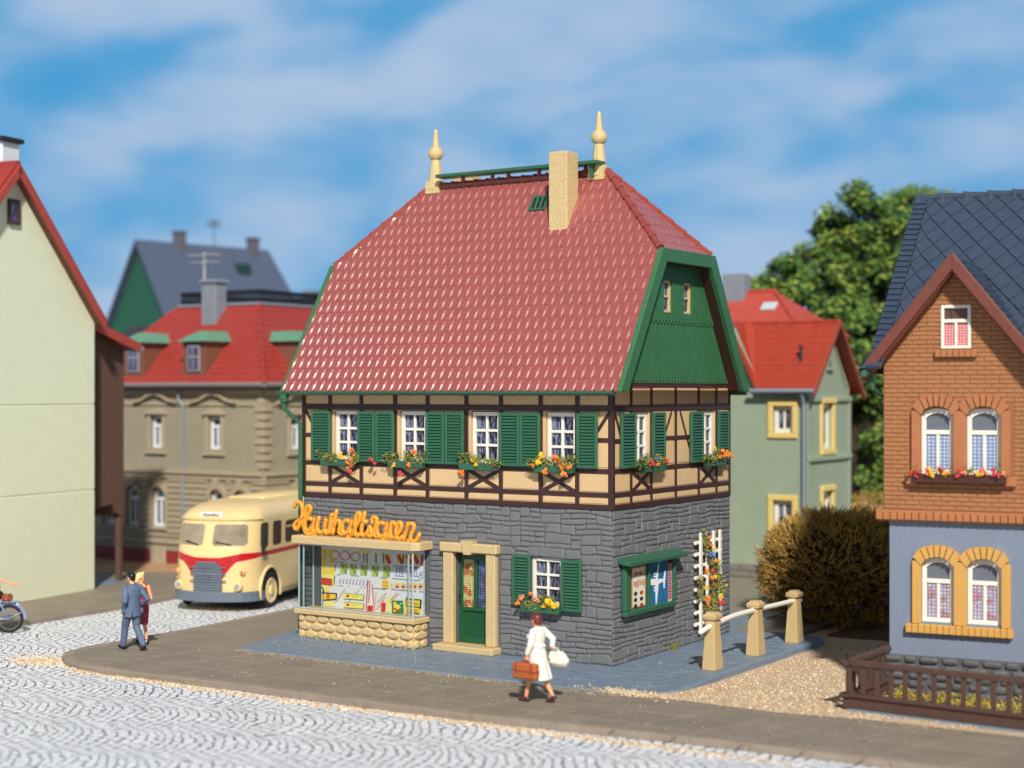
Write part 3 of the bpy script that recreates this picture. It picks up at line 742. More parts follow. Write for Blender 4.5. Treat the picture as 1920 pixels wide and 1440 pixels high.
    for i in range(9): b.box(x0+.13+i*.07, x0+.15+i*.07, y+.015, y+.04, .33, .83)
    dr = b.build('door', mat('door_green', (26, 82, 50), .35, .1, 8, .2, 40), H)
    b = MB(); b.box(x0+.1, -3.54, y+.035, y+.045, .94, 1.98); b.build('pane', curtain_mat('door_curtain_yellow', (66, 62, 54), (214, 196, 140), (222, 150, 130), 'dots', 1.3), dr)
    b = MB(); b.box(-3.44, x1-.1, y+.035, y+.045, .94, 1.98); b.build('pane', curtain_mat('door_curtain_blue', (196, 200, 214), (60, 84, 130), (226, 190, 180), 'dots', .9), dr)
    b = MB(); b.tube([(x0+.05, y-.05, 1.22), (x0+.05, y-.05, 1.05)], .014, 6); b.tube([(x0+.05, y, 1.2), (x0+.05, y-.06, 1.2)], .012, 6); b.build('handle', mat('dark_metal', (40, 44, 42), .35, metal=.6), dr)
    # ---- roof
    ez, ey, rz_, ry = 5.72, -.36, 10.63, 2.72; vx = .32; hx = .30+W_ ; hz = 8.70
    sl = (rz_-ez)/(ry-ey); cy = ey+(hz-ez)/sl
    XL, XR = -W_-vx, vx; rL, rR = -6.57, -1.66
    b = MB(); dk = .03
    A = lambda x, y, z: (x, y, z-dk)
    front = [A(XL, ey, ez), A(XR, ey, ez), A(XR, cy, hz), A(rR, ry, rz_), A(rL, ry, rz_), A(XL, cy, hz)]
    b.face(front); by = 2*ry
    back = [A(XL, by-ey, ez), A(XR, by-ey, ez), A(XR, by-cy, hz), A(rR, ry, rz_), A(rL, ry, rz_), A(XL, by-cy, hz)]
    b.face(back)
    b.face([A(XR, cy, hz), A(XR, by-cy, hz), A(rR, ry, rz_)]); b.face([A(XL, cy, hz), A(XL, by-cy, hz), A(rL, ry, rz_)])
    b.face([A(XL, ey, ez), A(XR, ey, ez), (XR, by-ey, ez-dk), (XL, by-ey, ez-dk)])
    roof = b.build('roof', M_ROOF, H)
    L = sqrt((rz_-ez)**2+(ry-ey)**2); wv = Vector((0, (ry-ey)/L, (rz_-ez)/L)); nr = Vector((0, -wv.z, wv.y)); Lh = L*(hz-ez)/(rz_-ez)
    lo = lambda c: XL if c <= Lh else XL+(rL-XL)*(c-Lh)/(L-Lh)
    hi = lambda c: XR if c <= Lh else XR+(rR-XR)*(c-Lh)/(L-Lh)
    b = MB(); tile_field(b, (0, ey, ez), (1, 0, 0), wv, nr, lo, hi, L, .225, .315, 4)
    b.build('roof_tiles', M_ROOF, roof)
    # right-hand hip
    q = Vector((rR-XR, 0, rz_-hz)); hl = q.length; wv2 = q/hl; n2 = Vector((wv2.z, 0, -wv2.x)); hw = ry-cy
    b = MB(); tile_field(b, (XR, 0, hz), (0, 1, 0), wv2, n2, lambda c: cy+hw*min(1, c/hl), lambda c: by-cy-hw*min(1, c/hl), hl, .225, .315, 9)
    b.build('hip_tiles', M_ROOF, roof); b = MB()
    q = Vector((rL-XL, 0, rz_-hz)); wv3 = q/q.length; n3 = Vector((-wv3.z, 0, wv3.x))
    tile_field(b, (XL, 0, hz), (0, 1, 0), wv3, n3, lambda c: cy+hw*min(1, c/hl), lambda c: by-cy-hw*min(1, c/hl), hl, .225, .315, 12)
    b.build('hip_tiles', M_ROOF, roof)
    b = MB()
    ridge_caps(b, (XR, cy, hz+.02), (rR, ry, rz_+.02), .085); ridge_caps(b, (XR, by-cy, hz+.02), (rR, ry, rz_+.02), .085)
    ridge_caps(b, (XL, cy, hz+.02), (rL, ry, rz_+.02), .075); ridge_caps(b, (XL, by-cy, hz+.02), (rL, ry, rz_+.02), .075)
    ridge_caps(b, (rL-.05, ry, rz_-.01), (rR+.05, ry, rz_-.01), .10, .33)
    for x in (-5.6, -4.75, -4.3, -3.45, -2.2): b.tube([(x, ry-.05, rz_-.02), (x, ry-.05, rz_+.17)], .05, 8)
    b.build('ridge_tiles', M_ROOFB, roof, smooth=False)
    # verge boards (green) round both gables
    def verge(x, dirx, nm):
        b = MB(); w = .26; th = .12
        pts = [(ey-.03, ez-.06), (cy-.06, hz+.02), (by-cy+.06, hz+.02), (by-ey+.03, ez-.06)]
        inn = [(ey+.31, ez-.06), (cy+.13, hz-.27), (by-cy-.13, hz-.27), (by-ey-.31, ez-.06)]
        for i in range(3):
            P_ = [pts[i], pts[i+1], inn[i+1], inn[i]]
            a = [b.P((x, y, z)) for y, z in P_]; d = [b.P((x+dirx*th, y, z)) for y, z in P_]
            b.idx(a); b.idx(d)
            for k in range(4): b.idx([a[k], a[(k+1) % 4], d[(k+1) % 4], d[k]])
        b.build(nm, M_GREENW, H, bevel=.012)
        b = MB(); s2 = [(y+(-.12 if y > ry else .12), z-.05) for y, z in inn]
        for i in range(3):    # brown soffit behind the board
            b.face([(x, *inn[i]), (x, *inn[i+1]), (x-dirx*.30, *inn[i+1]), (x-dirx*.30, *inn[i])])
        b.build('soffit', M_TIMBER, H)
    verge(XR-.02, 1, 'verge_board'); verge(XL+.02, -1, 'verge_board')
    # green boarded gable wall, upper part jettied over a scalloped edge
    def gpoly(z0, z1):
        f = lambda z: ey+.18+(z-ez)/sl
        return [(f(z0), z0), (by-f(z0), z0), (by-f(z1), z1), (f(z1), z1)]
    b = MB(); gws = [(2.12, 2.50, 7.38, 8.08), (3.08, 3.46, 7.38, 8.08)]
    y1 = by-cy-.05
    b.xf = SIDE
    f0 = lambda z: ey+.18+(z-ez)/sl
    # lower board field
    b.prism(gpoly(5.89, 7.22), .10, -.06)
    # upper field round the windows
    zt = 8.68
    def strip(z0, z1, cuts):
        lo_, hi_ = f0(z0), by-f0(z0); lt, ht = f0(z1), by-f0(z1)
        xs = [None]+[v for cc in cuts for v in cc]+[None]
        for k in range(0, len(xs), 2):
            a, c_ = xs[k], xs[k+1]
            pl = [(lo_ if a is None else a, z0), (hi_ if c_ is None else c_, z0), (ht if c_ is None else c_, z1), (lt if a is None else a, z1)]
            b.prism(pl, .10, -.085)
    strip(7.2, 7.38, []); strip(7.38, 8.08, [(2.12, 2.50), (3.08, 3.46)]); strip(8.08, zt, [])
    # batten scallops
    for z, yy, n0 in ((7.19, -.09, 24), (5.885, -.065, 38)):
        l0 = f0(z)+.1; l1 = by-f0(z)-.1
        for i in range(n0):
            x = l0+(l1-l0)*(i+.5)/n0; b.box(x-.035, x+.035, yy, .0, z-.05, z+.05, .012)
    rg = random.Random(2)
    x = .2
    while x < 5.4:
        for z0, z1, yy in ((5.95, 7.13, -.066), (7.26, 8.6, -.091)):
            zz = z1 if x > f0(z1) and x < by-f0(z1) else (ez+(x-ey-.2)*sl if x < ry else ez+(by-x-ey-.2)*sl)
            zz = min(z1, zz)
            if any(a-.02 < x < c_+.02 for a, c_, *_ in gws) and z1 > 8:
                b.box(x-.006, x+.006, yy, -.05, z0, 7.34); 
                if zz > 8.15: b.box(x-.006, x+.006, yy, -.05, 8.12, zz)
            elif zz > z0+.1: b.box(x-.006, x+.006, yy, -.05, z0, zz)
        x += .075
    b.xf = None; b.build('gable_boarding', M_GREENW, H)
    for a, c_, z0, z1 in gws:
        casement('window', H, (0, a, z0), pi/2, c_-a, z1-z0, 1, 2, M_TRIM, M_PANE, .055, .05, .07, -.05)
    b = MB(); b.xf = T(-W_, D_, 0, -pi/2); b.prism(gpoly(5.89, 8.6), .1, -.06); b.build('gable_boarding', M_GREENW, H)
    # gutters and downpipe
    def gutter(y, sgn):
        b = MB(); n = 7; r = .085
        x0, x1 = XL-.12, XR-.02
        pr = [(y+r*cos(pi+pi*i/(n-1)), ez-.06+r*sin(pi+pi*i/(n-1))) for i in range(n)]; pr2 = [(y+.8*r*cos(pi+pi*i/(n-1)), ez-.05+.8*r*sin(pi+pi*i/(n-1))) for i in range(n)][::-1]
        pl = pr+pr2; a = [b.P((x0, *q_)) for q_ in pl]; d = [b.P((x1, *q_)) for q_ in pl]; k = len(pl)
        for i in range(k): b.idx([a[i], a[(i+1) % k], d[(i+1) % k], d[i]])
        b.idx(a); b.idx(d)
        for i in range(20): x = x0+(x1-x0)*(i+.5)/20; b.tube([(x, y-.086, ez-.03), (x, y-.05, ez-.13), (x, y+.04, ez-.15)], .010, 5)
        b.build('gutter', M_GREEN, H, smooth=False)
    gutter(ey-.06, -1); gutter(by-ey+.06, 1)
    b = MB(); b.box(-8.62, -8.44, ey-.14, ey+.04, ez-.32, ez-.10, .03)
    b.tube([(-8.53, ey-.05, ez-.28), (-8.53, ey-.05, ez-.45), (-8.30, -.10, ez-.82), (-8.30, -.10, .4), (-8.30, -.10, .05)], .055, 10)
    for z in (4.8, 3.6, 1.5): b.tube([(-8.30, -.10, z), (-8.30, -.10, z+.05)], .068, 10)
    b.build('downpipe', M_GREEN, H)
    # chimneys, finials, vent, ridge walkway
    MC = mat('stucco_chimney', (206, 182, 132), .65, .05, 5, 1.0, 22)
    def chimney(x0, x1, y0, y1, z1, nm='chimney'):
        b = MB(); zf = ez+(y0-ey)*sl-.1; zb_ = ez+((y1 if y1 < ry else ry)-ey)*sl-.1
        b.box(x0, x1, y0, y1, min(zf, zb_) if y1 < ry else 9.2, z1, .015)
        b.build(nm, MC, H)
    chimney(-2.68, -2.20, 1.84, 2.34, 11.04); chimney(-6.50, -5.95, 3.5, 3.95, 11.06)
    for x in (-6.44, -1.88):
        b = MB(); z = 10.52
        def ng(r0, z0, r1, z1): b.tube([(x, ry, z0), (x, ry, z1)], [r0, r1], 8)
        b.prism([(x-.20, z-.08), (x+.20, z-.08), (x+.19, z+.22), (x-.19, z+.22)], .34, ry-.17)
        ng(.20, z+.02, .12, z+.72); b.tube([(x, ry, z+.70), (x, ry, z+.76)], [.12, .09], 8)
        b.ball((x, ry, z+.90), .185, 14, 10); ng(.095, z+1.0, .05, z+1.44); b.ball((x, ry, z+1.44), .052, 8, 6)
        b.build('finial', mat('cream_plastic', (208, 186, 134), .3, .05, 8), H, bevel=.01)
    b = MB(); b.box(-6.2, -1.72, 2.35, 2.75, 10.78, 10.86, .012)
    b.box(-1.98, -1.90, 2.45, 2.75, 10.5, 10.79)
    b.build('roof_walkway', M_GREEN, H)
    b = MB(); M2 = Matrix.Translation((-3.02, ey+(9.75-ez)/sl-.01, 9.75)) @ Matrix.Rotation(pi/2-math.atan(sl), 4, 'X').inverted()
    b.xf = Matrix.Translation((-3.42, ey+(9.77-ez)/sl, 9.77)) @ Matrix(((1, 0, 0, 0), (0, nr.y*-1, wv.y, 0), (0, nr.z*-1, wv.z, 0), (0, 0, 0, 1)))
    b.box(0, .46, -.07, .02, 0, .06, .01); b.box(0, .46, -.07, .02, .36, .42, .01)
    for i in range(4): b.box(i*.13, i*.13+.06, -.068, .02, .05, .38, .008)
    b.build('roof_vent', M_GREEN, H)
    b = MB(); b.xf = Matrix.Translation((-3.42, ey+(9.77-ez)/sl, 9.77)) @ Matrix(((1, 0, 0, 0), (0, nr.y*-1, wv.y, 0), (0, nr.z*-1, wv.z, 0), (0, 0, 0, 1)))
    b.box(.02, .44, -.045, .02, .03, .4); b.build('vent_recess', M_BLACK, H)
    # ---- shop window bay
    x0, x1, yf = -8.02, -4.70, -.52
    b = MB(); b.box(x0+.02, x1-.02, yf+.03, .0, 0, .56)
    rg = random.Random(4)
    def pebbles(xa, xb, z0, z1, n, rows, xf):
        b.xf = xf; dz = (z1-z0)/rows; dx = (xb-xa)/n
        for r in range(rows):
            for i in range(n+1):
                cx = xa+(i+(.5 if r % 2 else 0))*dx; cz = z0+(r+.5)*dz
                a = max(xa, cx-dx*.5); c_ = min(xb, cx+dx*.5)
                if c_-a < dx*.3: continue
                cxx = (a+c_)/2; rx = (c_-a)*.5; rz2 = dz*.56
                pl = [(cxx+rx*cos(t)*(abs(cos(t))**-.25 if abs(cos(t)) > .1 else 1)*rg.uniform(.93, 1.02)*.97, cz+rz2*sin(t)*rg.uniform(.93, 1.02)*.95) for t in [2*pi*q_/12+.2 for q_ in range(12)]]
                raised_poly(b, pl, .055, min(rx, rz2)*.42, 0)
        b.xf = None
    pebbles(x0+.02, x1-.02, .0, .56, 9, 3, T(0, yf+.03, 0)); pebbles(0.03, -yf, .0, .56, 1, 3, T(x1-.02, yf, 0, pi/2)); pebbles(0.0, -yf-.03, .0, .56, 1, 3, T(x0+.02, 0, 0, -pi/2))
    b.build('bay_plinth', M_TRIM, H)
    b = MB(); b.slab([(x0-.06, .02), (x0-.06, yf-.07), (x1+.06, yf-.07), (x1+.06, .02)], .56, .67, .02); b.build('bay_sill', M_TRIM, H, bevel=.008)
    b = MB(); b.slab([(x0-.12, .0), (x0-.12, yf-.09), (x1+.02, yf-.09), (x1+.15, yf+.05), (x1+.15, 0)], 2.17, 2.35, .02)
    for i in range(3): b.box(x0+.5, x1-.2, yf+.1+i*.10, yf+.13+i*.10, 2.35, 2.362)
    b.build('bay_canopy', M_TRIM, H, bevel=.01)
    gm = glass_mat(); em = mat('clear_plastic_edge', (176, 188, 194), .12, .1, 9, spec=.8)
    b = MB(); b.face([(x0+.02, -.02, .67), (x0+.02, yf, .67), (x0+.02, yf, 2.17), (x0+.02, -.02, 2.17)]); b.face([(x0+.02, yf, .67), (x1-.02, yf, .67), (x1-.02, yf, 2.17), (x0+.02, yf, 2.17)]); b.face([(x1-.02, yf, .67), (x1-.02, -.02, .67), (x1-.02, -.02, 2.17), (x1-.02, yf, 2.17)])
    b.build('shop_glass', gm, H)
    b = MB()
    for (xx, yy) in ((x0+.03, yf+.015), (x1-.03, yf+.015), (x1-.06, -.04), (x0+.06, -.04), (x0+.16, yf+.02), (x1-.15, yf+.02)):
        b.tube([(xx, yy, .67), (xx, yy, 2.17)], .021, 6)
    b.tube([(x0+.03, yf+.01, .69), (x1-.03, yf+.01, .69), (x1-.03, -.02, .69)], .018, 6); b.tube([(x0+.03, yf+.01, 2.15), (x1-.03, yf+.01, 2.15), (x1-.03, -.02, 2.15)], .018, 6)
    b.build('glass_edge', em, H)
    b = MB(); b.box(x0+.03, -7.70, -.03, -.01, .67, 2.17); b.build('side_panel', mat('dull_grey', (88, 92, 96), .6, .1, 4), H)
    display(H)
    return H

INK = {}
def display(H):
    cols = [('paper', (226, 224, 226)), ('ink_orange', (216, 104, 60)), ('ink_yellow', (238, 206, 60)), ('ink_green', (92, 136, 52)), ('ink_red', (206, 50, 42)),
            ('ink_black', (34, 34, 40)), ('ink_violet', (150, 132, 190)), ('ink_pale_green', (176, 190, 96)), ('ink_blue', (70, 88, 170)), ('ink_pale_yellow', (238, 226, 130)), ('ink_darkgreen', (44, 130, 60)), ('ink_pink', (200, 60, 100))]
    ms = [mat(n, c, .6) for n, c in cols]; K = {n: i for i, (n, c) in enumerate(cols)}
    Y0 = -.035
    b = MB(); b.mi = 0; b.box(-7.72, -4.77, Y0, Y0+.012, .66, 2.17)
    # coordinates u, v of a 1920 x 1309 tracing of the paper
    def q(u, v): return facade_point(590+u*220/1920, 1020+v*150/1309, Y0)
    lay = [0]
    def poly(pts, c):
        lay[0] += 1; b.mi = K[c]; y = Y0-.0012-.00004*lay[0]; b.face([(x, y, z) for x, z in (q(*p) for p in pts)])
    def line(pts, w, c):
        for (a, d) in zip(pts, pts[1:]):
            A = Vector(a); D = Vector(d); t = (D-A).normalized(); n = Vector((-t.y, t.x))*w/2
            poly([A-n, D-n, D+n, A+n], c)
    def ring(cx, cy, r, w, c, ry_=None):
        ry_ = ry_ or r; n = 18
        for i in range(n):
            t0, t1 = 2*pi*i/n, 2*pi*(i+1)/n
            poly([(cx+r*cos(t0), cy+ry_*sin(t0)), (cx+r*cos(t1), cy+ry_*sin(t1)), (cx+(r-w)*cos(t1), cy+(ry_-w)*sin(t1)), (cx+(r-w)*cos(t0), cy+(ry_-w)*sin(t0))], c)
    def blob(cx, cy, rx, ry_, c): poly([(cx+rx*cos(t), cy+ry_*sin(t)) for t in [2*pi*i/10 for i in range(10)]], c)
    R = random.Random(8)
    poly([(118, 75), (330, 90), (330, 700), (118, 680)], 'ink_pale_yellow'); poly([(118, 80), (300, 90), (320, 490), (118, 500)], 'ink_yellow')
    for x in (190, 235, 280): poly([(x, 130), (x+14, 130), (x+10, 430-R.randint(0, 120)), (x-6, 440)], 'paper')
    poly([(690, 90), (960, 110), (900, 170), (720, 140)], 'ink_pale_yellow')
    line([(130, 100), (180, 140), (185, 200), (140, 240)], 16, 'ink_orange')
    for cx, cy in ((322, 180), (495, 190), (668, 205)): ring(cx, cy, 84, 13, 'ink_orange', 82); ring(cx+8, cy+4, 66, 6, 'ink_orange', 66)
    for a in ([(255, 280), (480, 298)], [(725, 318), (770, 320)], [(905, 328), (930, 330)], [(1140, 350), (1220, 354)], [(1275, 356), (1690, 386)], [(370, 500), (430, 505)], [(600, 518), (730, 524)], [(1070, 552), (1185, 558)], [(1265, 564), (1735, 602)], [(390, 682), (465, 688)], [(960, 722), (1170, 744)], [(1245, 742), (1660, 778)], [(1715, 780), (1790, 786)]): line(a, 9, 'ink_black')
    line([(345, 320), (338, 440)], 11, 'ink_black'); line([(332, 515), (318, 665)], 14, 'ink_black')
    for x in (860, 1005, 1130):
        poly([(x-20, 150), (x+12, 155), (x+8, 320), (x-22, 318)], 'ink_pale_green'); line([(x+3, 155), (x+5, 318)], 11, 'ink_black'); poly([(x-70, 150), (x-40, 160), (x-44, 300), (x-66, 300)], 'ink_violet') if x == 860 else None
    for x, w in ((1205, 90), (1400, 120), (1540, 130), (1660, 110)):
        poly([(x-50, 160), (x+w*.4, 165), (x+w*.4, 325), (x-50, 320)], 'ink_yellow'); line([(x-30, 180), (x+w*.3, 320)], 56, 'ink_red')
    line([(1458, 170), (1444, 315)], 18, 'ink_black'); poly([(1740, 170), (1795, 170), (1790, 358), (1738, 352)], 'ink_pink')
    for i, x in enumerate((425, 578, 755, 938, 1125)):
        y = 310+i*14; poly([(x, y), (x+115, y+5), (x+105, y+182), (x-5, y+175)], 'ink_pale_green'); line([(x+20, y+20), (x+95, y+170)], 20, 'ink_green'); line([(x+8, y+5), (x+45, y+70)], 12, 'ink_red')
        line([(x+100, y+10), (x+95, y+175)], 10, 'ink_green')
    for dx in (0, 235):
        for xx in (1345, 1400, 1440): line([(xx+dx, 385), (xx+dx-5, 530)], 8, 'ink_blue')
        line([(1330+dx, 390), (1450+dx, 396)], 9, 'ink_blue'); line([(1310+dx, 520), (1465+dx, 530)], 8, 'ink_blue'); line([(1330+dx, 440), (1420+dx, 445)], 6, 'ink_violet')
    ring(1745, 480, 28, 7, 'ink_blue'); ring(1735, 540, 32, 7, 'ink_blue')
    for i in range(9): x = 415+i*55; line([(x+20, 560+i*4), (x-8, 625+i*4)], 12, 'ink_violet'); blob(x, 630+i*5, 12, 12, 'ink_red' if i % 2 else 'ink_violet')
    for x, y in ((555, 690), (765, 708), (825, 714), (868, 716)): blob(x, y, 9, 7, 'ink_black')
    poly([(1110, 575), (1215, 580), (1215, 725), (1105, 722)], 'ink_yellow')
    for y in (625, 672, 715): line([(1110, y), (1215, y+12)], 10, 'ink_red')
    for x, c in ((1268, 0), (1355, 1), (1455, 1), (1545, 1), (1640, 1), (1735, 1)): blob(x, 655, 40 if c else 22, 22, 'ink_yellow'); blob(x, 700, 38 if c else 22, 16, 'ink_red' if c else 'ink_yellow'); blob(x, 730, 32, 14, 'ink_yellow') if x > 1400 else None
    poly([(118, 545), (290, 570), (292, 680), (118, 660)], 'ink_red')
    for y in (590, 630): line([(118, y), (285, y+22)], 9, 'ink_orange')
    poly([(118, 690), (260, 700), (250, 780), (120, 780)], 'ink_pale_yellow'); line([(120, 705), (150, 740), (150, 800)], 22, 'ink_black')
    poly([(118, 800), (350, 815), (345, 900), (118, 920)], 'ink_yellow'); poly([(205, 815), (255, 818), (240, 900), (190, 900)], 'ink_orange')
    line([(120, 800), (365, 812), (352, 905), (150, 918)], 20, 'ink_black'); line([(150, 800), (135, 1010)], 14, 'ink_blue'); poly([(150, 930), (300, 935), (350, 1020), (150, 1012)], 'ink_pale_yellow')
    line([(500, 740), (400, 880), (340, 960)], 8, 'ink_pink'); line([(740, 740), (560, 945)], 6, 'ink_violet')
    for y in (800, 945):
        poly([(475, y), (815, y+25), (810, y+120), (480, y+100)], 'ink_pale_yellow'); line([(485, y+5), (810, y+32)], 18, 'ink_pale_green'); line([(490, y+95), (805, y+120)], 10, 'ink_black'); line([(812, y+35), (802, y+118)], 12, 'ink_black')
        blob(548, y+50, 30, 22, 'ink_red'); blob(660, y+55, 70, 16, 'ink_yellow')
    line([(880, 580), (845, 1080)], 16, 'ink_pink'); line([(912, 600), (885, 955)], 14, 'ink_red'); line([(945, 660), (985, 1090)], 14, 'ink_red'); poly([(870, 1005), (960, 1010), (955, 1095), (865, 1090)], 'ink_red')
    for p in ([(1010, 780), (1000, 980)], [(1180, 800), (1020, 960)], [(1350, 800), (1180, 990)], [(1390, 800), (1200, 1010)], [(1120, 900), (1010, 1080)], [(1160, 860), (1060, 1060)]): line(p, 8, R.choice(['ink_orange', 'ink_pink', 'ink_red']))
    poly([(1100, 960), (1170, 960), (1160, 1110), (1090, 1105)], 'ink_red'); poly([(1190, 880), (1250, 830), (1240, 1110), (1170, 1110)], 'ink_pale_yellow')
    poly([(1265, 925), (1450, 925), (1465, 1140), (1270, 1130)], 'ink_darkgreen'); poly([(1290, 950), (1330, 950), (1420, 1040), (1300, 1120)], 'ink_yellow'); line([(1300, 1050), (1400, 1110)], 26, 'ink_red'); line([(1340, 1040), (1440, 960)], 12, 'paper')
    poly([(1470, 890), (1750, 905), (1740, 1150), (1480, 1145)], 'ink_yellow')
    for p in ([(1500, 900), (1740, 915)], [(1500, 1010), (1730, 1040)], [(1510, 1110), (1720, 1140)]): line(p, 26, 'ink_darkgreen')
    for p in ([(1560, 960), (1700, 985)], [(1560, 1075), (1690, 1095)]): line(p, 18, 'ink_red')
    line([(1745, 910), (1735, 1060)], 26, 'ink_black'); line([(1510, 870), (1500, 1000)], 16, 'ink_darkgreen')
    b.build('display_backdrop', ms, H, label='white display paper covered in coloured felt-pen drawings')
HOUSE = corner_house()

def smooth_path(pts, k=5):
    P = [Vector(p) for p in pts]; out = []
    if len(P) < 3: return P
    for i in range(len(P)-1):
        p0 = P[i-1] if i else P[0]*2-P[1]; p1 = P[i]; p2 = P[i+1]; p3 = P[i+2] if i+2 < len(P) else P[-1]*2-P[-2]
        for j in range(k):
            t = j/k; out.append(.5*((2*p1)+(-p0+p2)*t+(2*p0-5*p1+4*p2-p3)*t*t+(-p0+3*p1-3*p2+p3)*t**3))
    out.append(P[-1]); return out
def shop_sign():
    S = [[(85,135),(105,90),(145,82),(180,120),(190,200),(178,290),(150,370),(115,425),(88,405),(92,355),(140,315),(190,290),(245,255),(288,190),(285,140),(255,132),(232,180),(214,260),(203,340),(210,420),(245,480),(290,488),(318,470)],
         [(305,300),(258,285),(224,330),(222,410),(250,450),(290,420),(325,345),(340,280)], [(340,280),(318,390),(328,450),(358,462),(385,430)],
         [(400,280),(383,360),(380,430),(410,468),(450,455),(474,400),(486,290)], [(486,290),(470,390),(480,455),(508,475),(540,400),(553,265),(575,240)], [(553,265),(560,330),(572,400),(560,455),(530,470)],
         [(578,482),(592,380),(612,260),(626,192)], [(592,390),(625,330),(662,322),(672,380),(655,450),(668,480),(705,488)],
         [(795,330),(748,315),(706,360),(702,440),(732,482),(772,450),(802,380),(818,308)], [(818,308),(796,400),(802,470),(832,490)],
         [(830,482),(872,400),(922,300),(930,238),(902,222),(876,280),(861,380),(866,480),(890,506),(920,490)],
         [(986,218),(974,300),(950,400),(946,480),(970,508),(1000,490)], [(944,335),(1012,330)],
         [(1000,495),(1036,440),(1052,395),(1066,440),(1080,490),(1060,514),(1036,505)],
         [(1085,345),(1085,295),(1112,275),(1142,300),(1136,370),(1112,440),(1112,500),(1140,522),(1168,500)],
         [(1245,360),(1198,345),(1153,390),(1150,480),(1188,525),(1230,498),(1258,430),(1273,345)], [(1273,345),(1250,440),(1256,520),(1292,535)],
         [(1290,535),(1310,440),(1328,352),(1362,345),(1384,372)], [(1328,352),(1318,440),(1324,520),(1360,545)],
         [(1360,545),(1404,500),(1455,420),(1458,355),(1424,348),(1396,420),(1394,510),(1428,556),(1480,522)],
         [(1488,566),(1512,470),(1545,358)], [(1510,460),(1552,372),(1606,362),(1622,410),(1584,500),(1580,560),(1628,582),(1668,545),(1690,492)]]
    t = thing('shop_sign', 'orange cursive lettering HAUSHALTSWAREN standing on the cream canopy above the shop window', 'sign', (0, 0, 0), 0)
    t.matrix_world = MH @ T(-6.4, -.40, 2.35)
    b = MB()
    for st in S:
        pts = []
        for u, v in st:
            x, z = facade_point(540+u*280/1920, 930+v*280/1920, -.40); pts.append((x+6.4, 0, z-2.35))
        pts = smooth_path(pts, 4); b.tube(pts, [.052]*len(pts), 8)
        b.ball(pts[0], .05, 7, 5); b.ball(pts[-1], .05, 7, 5)
    b.build('lettering', mat('orange_plastic', (230, 158, 48), .32, .12, 9), t, smooth=True)
    for x in (-1.2, -.2, .8, 1.5): b = MB(); b.box(x-.05, x+.05, -.03, .03, .0, .07); b.build('foot', mat('orange_plastic', (232, 158, 40)), t)
shop_sign()

